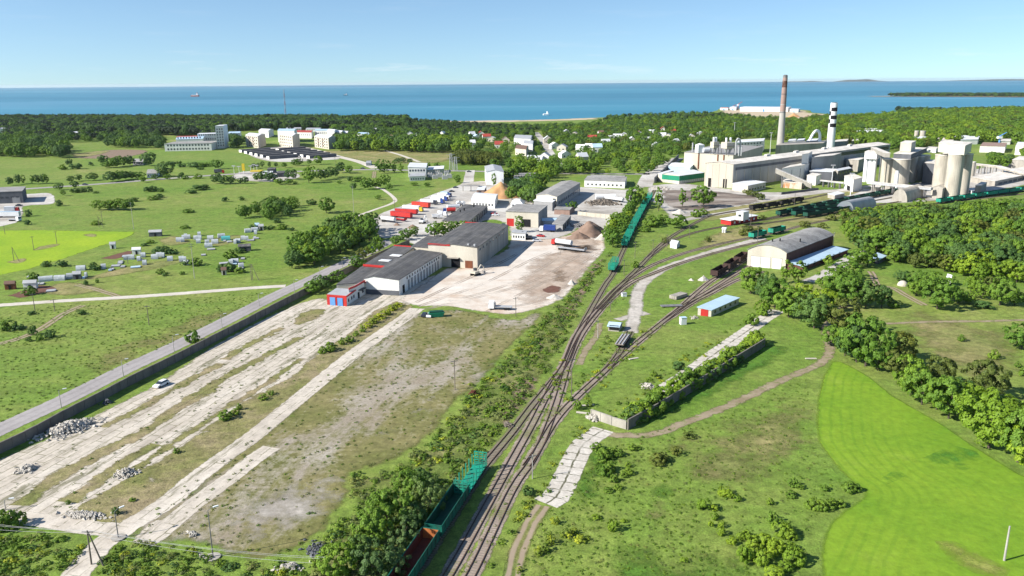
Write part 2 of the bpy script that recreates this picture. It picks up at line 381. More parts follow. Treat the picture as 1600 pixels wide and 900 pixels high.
k = NT('old_concrete'); c, h = slabs(k, (.51,.455,.38), (.60,.545,.47), (.36,.315,.255), weeds=1.15); M['concrete'] = k.finish(c, .9, h, .2, .1, alpha=edge_alpha(k, .3, .6, 3))
k = NT('concrete_lane'); c, h = slabs(k, (.53,.475,.40), (.61,.555,.48), (.42,.37,.305), weeds=.5); M['lane'] = k.finish(c, .9, h, .2, .1, alpha=edge_alpha(k, .4, .45, 3))
k = NT('slab_path')
n1 = k.noise(.2, 5, .7); n2 = k.noise(1.2, 5, .7)
c = k.ramp(n1, [(.3, (.42,.38,.32)), (.55, (.54,.50,.44)), (.75, (.60,.56,.50))]); c = k.mix(1.0, c, k.ramp(n2, [(.3, .75), (.6, 1.08)]), 'MULTIPLY')
al = k.math('ADD', k.attr('along'), k.math('MULTIPLY', k.noise(.5, 2), 1.2)); ac = k.math('ADD', k.attr('across'), k.math('MULTIPLY', k.noise(.35, 3), 1.0))
j1 = k.math('LESS_THAN', k.math('FRACT', k.math('DIVIDE', al, 3.4)), .085); j2 = k.math('LESS_THAN', k.math('ABSOLUTE', k.math('ADD', ac, -.45)), .22)
jj = k.math('MULTIPLY', k.math('MAXIMUM', j1, j2), k.ramp(k.noise(.3, 3), [(.38, .2), (.55, 1.0)]))
c = k.mix(k.math('MULTIPLY', jj, .9), c, (.075,.075,.035)); M['slab_path'] = k.finish(c, .9, n2, .2, .1, alpha=edge_alpha(k, .5, .45, 3))
k = NT('yard_sand')
n1 = k.noise(.022, 6, .66, dist=.8); n2 = k.noise(.16, 6, .7); n3 = k.noise(1.1, 5, .7)
c = k.ramp(k.math('ADD', k.math('MULTIPLY', n1, .65), k.math('MULTIPLY', n2, .35)), [(.30, (.38,.28,.21)), (.42, (.50,.395,.31)), (.52, (.60,.535,.46)), (.66, (.67,.62,.56))])
c = k.mix(1.0, c, k.ramp(n3, [(.3, .86), (.7, 1.08)]), 'MULTIPLY')
v = k.mapping(k.geo.outputs['Position'], (.05, .9, 1), -STRIP_ANG-.25); c = k.mix(1.0, c, k.ramp(k.noise(1.0, 4, .6, v), [(.36, .86), (.5, 1.0), (.66, 1.06)]), 'MULTIPLY')
M['sand'] = k.finish(c, .95, n3, .25, .15, alpha=edge_alpha(k, .16, .5, 2.2))
k = NT('barren_gravel')
v = k.mapping(k.geo.outputs['Position'], (1, 1, 1), -STRIP_ANG); st = k.mapping(v, (.018, .055, 1))
n1 = k.noise(1.0, 7, .68, st, .5); n2 = k.noise(.5, 6, .74); n3 = k.noise(1.6, 4, .74)
gr = k.mix(k.ramp(k.noise(.07, 5), [(.35, 0.0), (.65, 1.0)]), (.285,.24,.18), (.40,.36,.30)); gr = k.mix(1.0, gr, k.ramp(n3, [(.32, .7), (.7, 1.22)]), 'MULTIPLY')
og = k.mix(k.ramp(k.noise(.09, 5), [(.35, 0.0), (.65, 1.0)]), (.150,.155,.048), (.225,.20,.085)); og = k.mix(1.0, og, k.ramp(n2, [(.3, .55), (.7, 1.32)]), 'MULTIPLY')
f = k.math('ADD', k.math('MULTIPLY', n1, .72), k.math('MULTIPLY', n2, .28))
c = k.mix(k.ramp(f, [(.485, 0.0), (.57, 1.0)]), og, gr); M['barren'] = k.finish(c, .95, k.math('ADD', n2, n3), .5, .25, alpha=edge_alpha(k, .12, .5, 2))
k = NT('pale_gravel')
n1 = k.noise(.10, 6, .7); n2 = k.noise(.55, 6, .75)
c = k.ramp(n1, [(.3, (.30,.27,.225)), (.5, (.45,.41,.36)), (.7, (.56,.52,.465))]); c = k.mix(1.0, c, k.ramp(n2, [(.3, .7), (.7, 1.2)]), 'MULTIPLY')
M['pale_gravel'] = k.finish(c, .95, n2, .4, .2, alpha=edge_alpha(k, .14, .6, 1.3))
k = NT('asphalt')
n1 = k.noise(.05, 5, .6); n2 = k.noise(.8, 5, .7); tr = k.math('ABSOLUTE', k.math('ADD', k.math('ABSOLUTE', k.attr('across')), -1.5))
c = k.ramp(n1, [(.3, (.28,.258,.25)), (.7, (.36,.335,.325))]); c = k.mix(1.0, c, k.ramp(n2, [(.3, .86), (.7, 1.1)]), 'MULTIPLY')
c = k.mix(1.0, c, k.ramp(tr, [(.2, .90), (.8, 1.03)]), 'MULTIPLY'); M['asphalt'] = k.finish(c, .85, alpha=edge_alpha(k, .5, .4, 3))
k = NT('gravel_road')
c = k.ramp(k.noise(.12, 5, .65), [(.3, (.47,.42,.35)), (.7, (.60,.56,.49))]); c = k.mix(1.0, c, k.ramp(k.noise(1.2, 4), [(.3, .88), (.7, 1.07)]), 'MULTIPLY')
M['gravel_road'] = k.finish(c, .95, alpha=edge_alpha(k, .5, .4, 3))
k = NT('dirt_track')
gg, h = grass(k, (.10,.15,.03), (.18,.18,.06), (.24,.20,.10), .02, .05)
aa = k.math('ABSOLUTE', k.math('ADD', k.math('ABSOLUTE', k.math('ADD', k.attr('across'), k.math('MULTIPLY', k.math('ADD', k.noise(.15, 3), -.5), 1.2))), -.85))
soil = k.mix(k.noise(.25, 4), (.25,.19,.13), (.37,.30,.22)); c = k.mix(k.ramp(aa, [(.30, 1.0), (.62, 0.0)]), gg, soil)
M['dirt'] = k.finish(c, .95, h, .3, .2, alpha=edge_alpha(k, .4, .45, 2.5))
k = NT('bare_soil')
c = k.ramp(k.noise(.3, 5, .65), [(.3, (.17,.12,.085)), (.7, (.27,.20,.14))]); M['soil'] = k.finish(c, .95, alpha=edge_alpha(k, .3, .5, 2))
k = NT('tilled_soil')
c = k.ramp(k.noise(.5, 5, .65), [(.3, (.11,.055,.04)), (.7, (.17,.085,.06))]); M['tilled'] = k.finish(c, .95, alpha=edge_alpha(k, .3, .4, 2.5))
k = NT('beach_sand')
c = k.ramp(k.noise(.02, 4, .65), [(.3, (.42,.33,.22)), (.7, (.52,.43,.31))]); M['beach'] = k.finish(c, .95, alpha=edge_alpha(k, .03, .5, 2))
k = NT('works_yard')
n1 = k.noise(.03, 6, .7, dist=.5); n2 = k.noise(.4, 5, .7)
c = k.ramp(n1, [(.32, (.27,.245,.21)), (.46, (.42,.39,.35)), (.6, (.54,.52,.48))]); c = k.mix(1.0, c, k.ramp(n2, [(.3, .85), (.7, 1.1)]), 'MULTIPLY'); M['works'] = k.finish(c, .95, alpha=edge_alpha(k, .1, .5, 2.2))
k = NT('coal_ground')
n1 = k.noise(.05, 6, .7, k.mapping(k.geo.outputs['Position'], (.4, 1, 1)))
c = k.ramp(n1, [(.36, (.05,.045,.045)), (.5, (.20,.16,.13)), (.62, (.36,.32,.28))]); M['coal'] = k.finish(c, .95, alpha=edge_alpha(k, .08, .6, 1.6))
k = NT('ballast')
aa = k.math('ABSOLUTE', k.attr('across')); n2 = k.noise(1.6, 5, .75)
c = k.ramp(k.noise(.12, 5, .65), [(.3, (.26,.205,.16)), (.7, (.40,.33,.275))]); c = k.mix(1.0, c, k.ramp(n2, [(.3, .72), (.7, 1.2)]), 'MULTIPLY')
st = k.ramp(k.math('ABSOLUTE', k.math('ADD', aa, -.78)), [(.08, 1.0), (.24, 0.0)]); c = k.mix(k.math('MULTIPLY', st, .55), c, (.075,.048,.036))
wd = k.ramp(k.noise(.09, 5, .7), [(.50, 0.0), (.60, .85)]); c = k.mix(wd, c, (.15,.165,.05))
M['ballast'] = k.finish(c, .95, n2, .4, .12, alpha=edge_alpha(k, .4, .5, 2.2))
k = NT('weedy_ballast')
aa = k.math('ABSOLUTE', k.attr('across')); n2 = k.noise(1.6, 5, .75)
c = k.ramp(k.noise(.12, 5, .65), [(.3, (.15,.13,.09)), (.7, (.26,.22,.17))]); c = k.mix(1.0, c, k.ramp(n2, [(.3, .72), (.7, 1.2)]), 'MULTIPLY')
wd = k.ramp(k.noise(.12, 5, .7), [(.42, 0.0), (.56, .9)]); c = k.mix(wd, c, (.14,.165,.05))
st = k.ramp(k.math('ABSOLUTE', k.math('ADD', aa, -.78)), [(.10, 1.0), (.30, 0.0)]); c = k.mix(k.math('MULTIPLY', st, .55), c, (.08,.052,.038))
M['weedy_ballast'] = k.finish(c, .95, n2, .4, .12, alpha=edge_alpha(k, .4, .5, 2.2))

# ---- land sheet and sea
COAST = [(-500,192),(-200,189),(0,187),(200,187.5),(400,188),(560,189),(640,189.5),(760,188.5),(850,187),(900,185),(950,183),(1010,182),(1070,180),(1105,176.5),(1122,172),(1135,169.5),(1255,171.5),(1270,176),(1330,180),(1375,180),(1420,178),(1470,174.5),(1520,173),(1600,171.5),(1750,170),(2200,168)]
cw = catmull([P(u, v) for u, v in COAST], 60)
lv = [(p.x, p.y, 0) for p in cw] + [(3500, cw[-1].y, 0), (3500, -400, 0), (-2500, -400, 0), (-2500, cw[0].y, 0)]
nn = len(lv); lv += [(x, y, -4) for x, y, z in lv]
me = bpy.data.meshes.new('ground'); me.from_pydata(lv, [], [tuple(range(nn))] + [(i, (i+1) % nn, nn+(i+1) % nn, nn+i) for i in range(nn)])
me.materials.append(M['grass']); bm = bmesh.new(); bm.from_mesh(me); bmesh.ops.triangulate(bm, faces=[f for f in bm.faces if len(f.verts) > 4])
bmesh.ops.recalc_face_normals(bm, faces=bm.faces)
for f in bm.faces:
    if abs(f.normal.z) > .9 and f.normal.z < 0: f.normal_flip()
bm.to_mesh(me); bm.free()
tag(link_mesh('ground', me), kind='structure')
k = NT('sea_water')
v = k.mapping(k.geo.outputs['Position'], (.00010, .00030, 1)); n1 = k.noise(1.0, 6, .6, v, 1.2)
v2 = k.mapping(k.geo.outputs['Position'], (.00045, .0022, 1)); n2 = k.noise(1.0, 6, .7, v2, 2.2)
v3 = k.mapping(k.geo.outputs['Position'], (.00006, .00020, 1), .12); n3 = k.noise(1.0, 4, .55, v3, .8)
c = k.ramp(n1, [(.30, (.026,.155,.235)), (.5, (.034,.195,.285)), (.66, (.055,.245,.335)), (.78, (.085,.29,.385))])
c = k.mix(k.ramp(n2, [(.575, 0.0), (.66, .42)]), c, (.17,.36,.47))
c = k.mix(k.ramp(n3, [(.56, 0.0), (.64, .32)]), c, (.17,.37,.50))
M['sea'] = k.finish(c, .38, k.noise(.05, 4, .6), .15, 1.0, spec=.16)
R = 36000; ns = 256
mb = MB(); mb.add([(0, 0, -1)] + [(R*math.cos(2*math.pi*i/ns), R*math.sin(2*math.pi*i/ns), -1) for i in range(ns)], [(0, 1+i, 1+(i+1) % ns) for i in range(ns)])
tag(mb.build('sea', M['sea']), kind='structure')
# low far shore beyond the bay, and the wooded spit
def mound_range(name, u0, u1, Y, hmax, mat, n=40, depth=1500, seed=1):
    r = random.Random(seed); x0 = (u0-800)/FOC*Y*1.03; x1 = (u1-800)/FOC*Y*1.03; mb = MB(); vs = []; ph = [r.uniform(0, 6) for _ in range(4)]
    for i in range(n+1):
        t = i/n; h = hmax*math.sin(math.pi*t)**.6*(.65+.2*math.sin(5*t+ph[0])+.15*math.sin(13*t+ph[1]))
        x = x0+(x1-x0)*t; vs += [(x, Y-depth/2, -2), (x, Y, h), (x, Y+depth/2, -2)]
    fs = []
    for i in range(n): a = 3*i; fs += [(a, a+3, a+4, a+1), (a+1, a+4, a+5, a+2)]
    mb.add(vs, fs); return tag(mb.build(name, mat), kind='structure')
M['far_land'] = wear('far_land', (.06,.08,.045), (.09,.10,.06), .001, streak=False)
mound_range('hills', 1278, 1352, 31000, 95, M['far_land'], seed=2)
mound_range('hills', 1195, 1262, 32000, 40, M['far_land'], seed=5)
mound_range('hills', 1440, 1700, 30500, 62, M['far_land'], seed=3)
patch('ground', [(1330,150.6),(1385,151),(1440,151),(1520,151.5),(1600,152),(1760,153),(1760,147),(1600,147),(1500,147.3),(1420,148.2),(1380,149.6)], M['beach'], .3, feather=20, step=60)
patch('beach', [(600,189.3),(640,189),(760,188),(850,186.6),(905,184.6),(940,183.6),(945,185.5),(905,187.8),(830,190),(740,191.5),(660,192),(610,191.6)], M['beach'], .05, feather=15, step=25)
patch('beach', [(1122,172),(1140,170),(1255,172),(1270,176.5),(1330,180.3),(1375,180.3),(1385,182.5),(1330,185.5),(1260,187),(1200,184),(1130,178)], M['beach'], .05, feather=15, step=30)

# ---- fields, patches, bare ground
patch('oilseed_field', [(-60,360),(60,359),(140,360.5),(215,361.5),(207,369),(150,388),(100,405),(50,420),(0,431),(-60,440)], M['oilseed'], .01, feather=2.5, smooth=False)
for pp in ([(6,410),(22,406),(40,403),(42,408),(25,412)], [(48,391),(62,385),(85,381),(96,381),(88,385),(62,391)], [(128,367),(140,365),(153,366),(150,370),(136,370)]):
    patch('grass_island', pp, M['dry'], .016, feather=1.6)
CROP_L = [(1298,557),(1281,585),(1271,620),(1268,660),(1271,690),(1286,712),(1305,735),(1325,754),(1343,766)]
patch('crop_field', CROP_L + [(1340,776),(1312,794),(1291,811),(1279,832),(1273,860),(1275,905),(1280,960),(1500,1000),(1750,1000),(1750,800),(1640,755),(1600,740),(1560,716),(1520,691),(1500,677),(1470,657),(1430,635),(1400,617),(1365,589),(1330,569)], M['crop'], .012, feather=2.6, smooth=False, rows=CROP_L+[(1275,905)], step=1.8)
k = NT('crop_dark'); c, h = grass(k, (.06,.20,.025), (.075,.215,.03), (.11,.24,.03), -.1, .04); M['crop_dark'] = k.finish(c, .95, alpha=edge_alpha(k, .15, .7, .9))
patch('crop_patch', [(1375,748),(1410,728),(1450,712),(1490,696),(1525,705),(1540,722),(1510,735),(1460,730),(1420,742),(1385,758)], M['crop_dark'], .016, feather=5)
k = NT('crop_pale'); c, h = grass(k, (.17,.27,.025), (.22,.28,.04), (.26,.27,.07), .1, .04); M['crop_pale'] = k.finish(c, .95, alpha=edge_alpha(k, .15, .7, .7))
patch('crop_patch', [(1460,845),(1490,845),(1540,870),(1580,890),(1570,905),(1520,895),(1480,870)], M['crop_pale'], .016, feather=3)
patch('grass_patch', [(1000,757),(1040,750),(1075,775),(1095,800),(1080,830),(1050,815),(1045,785),(1010,772)], M['lush'], .01, feather=5)
patch('grass_patch', [(890,735),(935,690),(980,700),(970,740),(930,790),(900,800),(880,770)], M['lush'], .01, feather=6)
patch('grass_patch', [(985,650),(1060,610),(1130,570),(1195,535),(1240,540),(1190,580),(1110,625),(1030,665),(990,672)], M['lush'], .01, feather=5)
patch('grass_patch', [(1000,840),(1100,845),(1200,880),(1260,900),(1200,960),(900,960),(930,870)], M['lush'], .01, feather=14)
patch('grass_patch', [(990,790),(1030,775),(1052,800),(1045,835),(1010,840)], M['dry'], .014, feather=5)
patch('grass_patch', [(1010,690),(1120,660),(1260,600),(1285,640),(1270,720),(1180,780),(1090,760),(1020,740)], M['dry'], .011, feather=16)
patch('grass_patch', [(1080,400),(1160,378),(1300,345),(1400,320),(1300,330),(1200,343),(1120,362),(1090,380)], M['dry'], .01, feather=6)
patch('grass_patch', [(1400,470),(1500,500),(1600,520),(1600,600),(1500,590),(1440,560),(1400,520)], M['dry'], .01, feather=14)
patch('grass_patch', [(230,520),(330,480),(420,460),(400,480),(320,520),(230,560),(120,600),(130,560)], M['dry'], .01, feather=12)
patch('grass_patch', [(440,235),(690,236),(700,252),(600,256),(520,244)], M['dry'], .01, feather=10)
BANK = [(958,392),(930,436),(903,486),(880,535),(850,590),(800,655),(760,705),(735,735),(700,780),(672,820),(620,905),(590,960),(440,960),(470,905),(500,850),(545,800),(548,745),(600,738),(655,706),(702,662),(738,612),(778,575),(800,548),(830,512),(880,470),(925,420)]
k = NT('bank_grass'); c, h = grass(k, (.085,.145,.024), (.14,.175,.04), (.24,.225,.095), .08, .05); M['bank'] = k.finish(c, .95, h, .6, .6, alpha=edge_alpha(k, .12, .5, 1.6))
patch('weedy_bank', BANK, M['bank'], .022, feather=5)
BARREN = [(655,488),(720,482),(800,498),(850,482),(840,508),(800,545),(765,590),(720,630),(690,668),(640,712),(560,742),(545,790),(500,840),(450,870),(380,880),(300,858),(215,850),(205,822),(318,738),(395,682),(495,600),(562,546),(632,497)]
patch('barren_field', BARREN, M['barren'], .018, feather=4)
patch('gravel_patch', [(350,815),(400,770),(455,745),(520,735),(555,760),(520,800),(470,830),(440,855),(385,850)], M['pale_gravel'], .023, feather=10)
patch('gravel_patch', [(585,680),(640,640),(690,610),(700,625),(650,670),(610,690)], M['pale_gravel'], .023, feather=9)
patch('gravel_patch', [(520,690),(570,645),(620,600),(660,560),(640,590),(590,640),(550,690)], M['pale_gravel'], .023, feather=7)
patch('soil_patch', [(925,410),(950,395),(930,440),(905,485),(870,520),(840,560),(830,545),(880,480)], M['soil'], .026, feather=4)
patch('soil_patch', [(800,600),(850,575),(845,600),(805,660),(770,690),(775,650)], M['soil'], .026, feather=4)
# the old concrete pad and the sandy yard
patch('concrete_pad', [(-60,740),(0,716),(60,690),(120,662),(200,622),(240,602),(330,541),(400,503),(470,472),(500,465),(515,468),(600,448),(700,425),(700,460),(645,474),(600,497),(550,535),(500,575),(440,600),(380,640),(320,690),(220,775),(150,830),(100,828),(40,812),(-60,800)], M['concrete'], .020, feather=1.5, smooth=False)
patch('sandy_yard', [(618,470),(650,478),(700,480),(760,489),(800,492),(845,482),(880,468),(902,445),(925,415),(946,392),(942,374),(900,366),(862,372),(825,374),(800,365),(785,392),(725,415),(695,420),(640,455)], M['sand'], .028, feather=2.5)
k = NT('brown_sand'); c = k.ramp(k.noise(.12, 6, .7), [(.35, (.34,.25,.185)), (.6, (.50,.41,.33))]); M['brown_sand'] = k.finish(k.mix(1.0, c, k.ramp(k.noise(.9, 5), [(.3, .82), (.7, 1.1)]), 'MULTIPLY'), .95, alpha=edge_alpha(k, .09, .75, .9))
for pp, ft in (([(800,445),(835,405),(890,385),(938,385),(925,415),(890,458),(850,478),(815,475)], 9), ([(860,380),(900,370),(938,376),(925,395),(880,392)], 6)):
    patch('soil_patch', pp, M['brown_sand'], .033, feather=ft)
patch('soil_patch', [(845,452),(862,445),(880,450),(872,458),(850,458)], M['tilled'], .036, feather=2)
patch('soil_patch', [(858,424),(880,420),(895,430),(880,446),(862,440)], M['soil'], .036, feather=5)
GZ = [.0290]
k = NT('tyre_mark'); M['tyre_mark'] = k.finish(k.mix(k.noise(.3, 4), (.33,.27,.22), (.46,.39,.32)), .95, alpha=k.math('MULTIPLY', edge_alpha(k, .5, .5, 1.5), k.ramp(k.noise(.08, 4), [(.40, 0.0), (.62, .75)])))
for i_, tp in enumerate(([(652,478),(700,462),(760,440),(830,405),(880,385)], [(655,484),(720,470),(790,452),(850,430),(905,398)], [(648,472),(700,448),(750,425),(800,400),(830,380)], [(760,486),(800,465),(850,440),(900,415),(935,395)], [(700,470),(760,455),(820,432),(870,400),(870,378)], [(790,480),(840,470),(880,450),(915,415)])):
    for o_ in (0, 2.6): strip('tyre_mark', [(u+o_, v+o_*.5) for u, v in tp], .5, M['tyre_mark'], .0372+.0006*i_+.0003*(o_ > 0), feather=.35, step=2)
def gs(px, wd, name='grass_strip', f=1.0, m='verge'):
    GZ[0] += .0012; strip(name, px, wd, M[m], GZ[0], feather=f*1.5, step=3)
gs([(30,790),(90,745),(150,712),(225,675),(265,646),(300,621),(345,594),(380,574),(430,548),(470,527)], (3.2, 1.4))
gs([(105,785),(160,747),(205,715),(243,694)], (3.0, 2.0)); gs([(250,655),(300,628),(340,604)], 1.2)
gs([(160,668),(215,640),(262,613),(300,592),(345,568)], (1.2, 2.2)); gs([(350,562),(375,546),(402,532),(440,512)], (2.2, 1.2))
gs([(200,740),(290,680),(350,640),(420,597),(470,560)], .9)
for pp in ([(450,507),(468,489),(492,481),(512,485),(500,497),(470,509)], [(408,530),(425,519),(440,515),(432,525),(412,535)]):
    patch('grass_island', pp, M['verge'], .0285, feather=2.4)
patch('grass_island', [(100,806),(135,780),(200,745),(262,708),(330,660),(390,620),(450,590),(470,572),(545,520),(580,487),(618,470),(650,478),(632,497),(562,546),(495,600),(395,682),(318,738),(255,792),(205,820),(190,824),(150,822),(110,815)], M['verge'], .0375, feather=1.6, smooth=False)
strip('concrete_lane', [(95,935),(122,893),(160,850),(200,822),(255,790),(318,738),(395,682),(440,645),(495,600),(562,546),(632,497),(652,482)], (4.4, 5.2), M['lane'], .042, feather=.7)
strip('concrete_lane', [(222,850),(250,832),(300,790),(362,745),(400,715),(424,699)], 4.2, M['lane'], .040, feather=.5)
strip('concrete_lane', [(-60,800),(0,804),(37,810),(100,818),(150,826),(205,828)], 4.0, M['lane'], .046, feather=.6)
patch('concrete_pad', [(205,842),(245,812),(290,812),(262,842),(240,852)], M['concrete'], .036, feather=.8)
# right-hand slab path, in two stretches
strip('slab_path', [(853,787),(868,777),(882,752),(899,716),(914,692),(943,671)], 5.2, M['slab_path'], .04, feather=.5, step=2)
strip('slab_path', [(1033,611),(1075,584),(1122,549),(1168,517),(1190,501),(1215,485)], 4.8, M['slab_path'], .04, feather=.5, step=2)
# roads
strip('road', [(-80,711),(0,671),(100,625),(192,579),(275,540),(350,503),(430,462),(480,439),(535,413),(580,392),(612,375)], 6.6, M['asphalt'], .05, feather=.5)
strip('gravel_road', [(-60,481),(0,477),(100,470),(190,465),(250,461),(330,455),(400,449.5),(446,447)], 4.2, M['gravel_road'], .045, feather=.6)
strip('road', [(-60,302),(0,297),(42,295),(135,289),(175,286),(225,282),(275,278),(332,274),(400,270),(460,268),(525,266),(585,265),(637,266),(717,267),(760,268),(830,270),(912,271.5),(1015,272)], 8.5, M['asphalt'], .05, feather=.6, step=10)
strip('road', [(472,230),(500,236.5),(530,245),(562,253),(587,263)], 9, M['gravel_road'], .055, feather=.8, step=8)
strip('road', [(735,266),(733,276),(728,288),(690,302),(650,318),(610,332),(585,347)], 8, M['works'], .055, feather=.8, step=6)
strip('road', [(837,207),(850,222),(865,247),(885,264)], 9, M['works'], .05, feather=.8, step=10)
strip('road', [(1060,247),(1030,262),(1015,274),(1006,292)], 12, M['works'], .05, feather=.8, step=8)
strip('path', [(600,235),(625,242),(655,253)], 4, M['gravel_road'], .04, feather=.8, step=8)
strip('path', [(586,292),(600,297),(617,311),(612,318),(590,326),(560,337),(545,346)], 2.4, M['gravel_road'], .04, feather=.6)
strip('path', [(585,268),(584,278)], 4, M['dirt'], .04, feather=.6)
patch('gravel_yard', [(572,348),(600,340),(640,318),(700,298),(735,285),(760,283),(800,290),(835,300),(880,330),(905,345),(900,362),(860,374),(800,372),(790,350),(760,345),(720,370),(660,388),(640,380),(620,372),(592,372)], M['works'], .03, feather=3)
patch('concrete_pad', [(870,300),(905,292),(975,296),(1010,290),(1000,300),(965,345),(945,372),(905,366),(895,345),(870,330)], M['works'], .028, feather=3)
patch('works_yard', [(1010,290),(1060,286),(1100,290),(1150,296),(1200,300),(1290,296),(1400,290),(1500,270),(1560,255),(1600,255),(1750,255),(1750,262),(1600,290),(1480,312),(1380,318),(1300,318),(1250,312),(1200,318),(1130,330),(1085,338),(1050,345),(1030,325),(1010,310)], M['works'], .02, feather=4)
patch('coal_yard', [(1030,296),(1100,297),(1150,302),(1185,306),(1180,318),(1120,326),(1070,330),(1035,318)], M['coal'], .028, feather=6)
patch('works_yard', [(1180,312),(1230,302),(1290,297),(1340,292),(1345,300),(1280,307),(1220,318),(1175,322)], M['pale_gravel'], .03, feather=5)
patch('grass_patch', [(1100,330),(1180,317),(1230,309),(1300,300),(1345,300),(1300,312),(1230,325),(1160,338),(1100,345)], M['dry'], .035, feather=3)
patch('works_yard', [(-60,305),(40,303),(80,302),(85,318),(40,322),(38,335),(20,350),(-60,355)], M['works'], .02, feather=2)
patch('soil_patch', [(155,404),(200,392),(207,396),(180,405)], M['tilled'], .02, feather=1)
patch('soil_patch', [(10,462),(60,446),(90,450),(60,460),(30,466)], M['tilled'], .02, feather=1.5)
for pp in ([(240,375),(275,368),(300,378),(260,385)], [(100,445),(160,425),(230,410),(300,405),(260,418),(180,432)], [(310,375),(370,366),(390,372),(340,385)], [(30,455),(110,440),(170,452),(100,462)]):
    patch('soil_patch', pp, M['dry'], .016, feather=4)
patch('apron', [(358,277),(380,268),(450,268),(470,276),(430,284),(380,282)], M['works'], .03, feather=2)
patch('sports_ground', [(104,246),(160,235),(220,234),(232,238),(190,247),(140,248)], M['soil'], .03, feather=6); patch('grass_patch', [(108,241),(150,236),(175,236),(150,243),(120,246)], M['dry'], .036, feather=5)
patch('garage_apron', [(370,235),(420,230),(480,230),(530,246),(510,250),(420,252)], M['works'], .03, feather=3)
# dirt tracks
k = NT('foot_track'); c = k.mix(k.ramp(k.noise(.2, 5, .65), [(.35, 0.0), (.65, 1.0)]), (.21,.165,.10), (.33,.27,.19)); c = k.mix(k.ramp(k.noise(.5, 4, .7), [(.52, 0.0), (.62, .8)]), c, (.15,.18,.05)); M['foot'] = k.finish(c, .95, alpha=edge_alpha(k, .35, .6, 1.8))
strip('dirt_track', [(950,678),(962,680),(1000,681),(1037,675),(1062,664),(1100,649),(1150,629),(1200,604),(1250,582),(1285,566),(1297,548),(1292,528),(1290,512),(1305,492),(1335,465),(1345,455)], 1.9, M['foot'], .03, feather=1.0)
strip('dirt_track', [(848,790),(830,818),(812,855),(800,905),(790,960)], 2.8, M['dirt'], .03, feather=.7)
strip('dirt_track', [(1360,424),(1365,432),(1372,446),(1395,450),(1420,464),(1445,477)], 2.4, M['dirt'], .03, feather=.7)
strip('dirt_track', [(1385,506),(1450,503),(1530,502),(1600,500),(1700,497)], 1.4, M['foot'], .03, feather=.8)
strip('dirt_track', [(-40,545),(20,532),(62,515),(100,490),(130,477)], 2.6, M['dirt'], .03, feather=.7)
strip('dirt_track', [(120,445),(150,452),(175,460),(190,465)], 2.2, M['dirt'], .03, feather=.6)
strip('dirt_track', [(905,570),(915,548),(932,525),(938,505)], 1.6, M['foot'], .03, feather=.7)
strip('gravel_road', [(984,520),(992,492),(996,460),(1007,440),(1037,420),(1075,406),(1125,390),(1167,379),(1190,372)], (3.6, 5.0), M['pale_gravel'], .043, feather=1.0)
strip('path', [(965,500),(990,493),(1012,489)], 3.0, M['pale_gravel'], .038, feather=1)
strip('gravel_road', [(1180,325),(1130,333),(1100,338),(1060,345)], 6, M['works'], .045, feather=1)
strip('gravel_road', [(1440,335),(1520,327),(1600,320),(1700,312)], 4, M['gravel_road'], .045, feather=1)
strip('gravel_road', [(1262,440),(1290,428),(1330,402),(1350,392)], 5, M['works'], .045, feather=1)
strip('gravel_road', [(1030,293),(1100,296),(1200,306),(1290,300),(1400,285)], 7, M['works'], .05, feather=1)
# right-hand works road
strip('gravel_road', [(1490,300),(1560,288),(1600,280),(1700,262)], 9, M['works'], .05, feather=1)
def PZ0(u, v, z): q = P(u, v, z); return Vector((q.x, q.y, 0))
# ================================================================== RAILWAY
def railway(px, label, weedy=False, z=.060, bw=2.7, step=3.0):
    line = catmull([P(*p) for p in px], step); fr = frames(line)
    root = empty('railway_track', (fr[0][0].x, fr[0][0].y, 0)); tag(root, kind='structure')
    off = Vector((fr[0][0].x, fr[0][0].y, 0))
    def par(o): o.parent = root; o.matrix_parent_inverse = Matrix.Translation(-off); return o
    par(strip('ballast', [Vector((p.x, p.y)) for p, n in fr], bw, M['weedy_ballast' if weedy else 'ballast'], z, .6, step, world=True))
    del root.children[0]['kind']
    for s in (-.78, .78):
        vs, fs = [], []
        for i, (p, n) in enumerate(fr):
            for q in (-.07, .07):
                a = p + n*(s+q); vs += [(a.x, a.y, z+.02), (a.x, a.y, z+.19)]
            if i: b = 4*i; fs += [(b-4, b, b+1, b-3), (b-3, b+1, b+3, b-1), (b-1, b+3, b+2, b-2)]
        par(MB().add(vs, fs).build('rail', M['rail']))
    mb = MB(); L = 0; nxt = 0
    for i in range(1, len(fr)):
        (a, n0), (b, n1) = fr[i-1], fr[i]; seg = (b-a).length
        while nxt < L+seg:
            c = a+(b-a)*((nxt-L)/seg); d = Vector((-n1.y, n1.x)); q = [c+n1*x+d*y for x, y in ((-1.3,-.13),(1.3,-.13),(1.3,.13),(-1.3,.13))]
            mb.add([(v.x, v.y, z+.03) for v in q], [(3, 2, 1, 0)]); nxt += .75
        L += seg
    tag(par(mb.build('sleepers', M['sleeper'])), kind='stuff')
    return fr
_w0, _w1 = PZ0(677, 820, 3.45), PZ0(720, 757, 3.45); _wd = (_w1-_w0).normalized()
T0 = [proj(_w0-_wd*40), proj(_w0-_wd*14), proj(_w0), proj(_w1), proj(_w1+_wd*13), (800,676),(830,636),(857,603),(884,567),(898,533),(908,512),(920,490),(934,465),(947,443),(958,427),(972,395),(990,358),(1016,310),(1023,297)]
T1 = [(650,970),(702,897),(760,793),(802,716),(832,662),(860,607),(883,566),(897,532),(911,510),(932,485),(958,456),(982,437),(1010,419),(1045,404),(1085,391),(1130,380),(1175,371),(1215,363),(1255,352),(1300,343),(1350,335),(1430,322),(1600,303),(1700,294)]
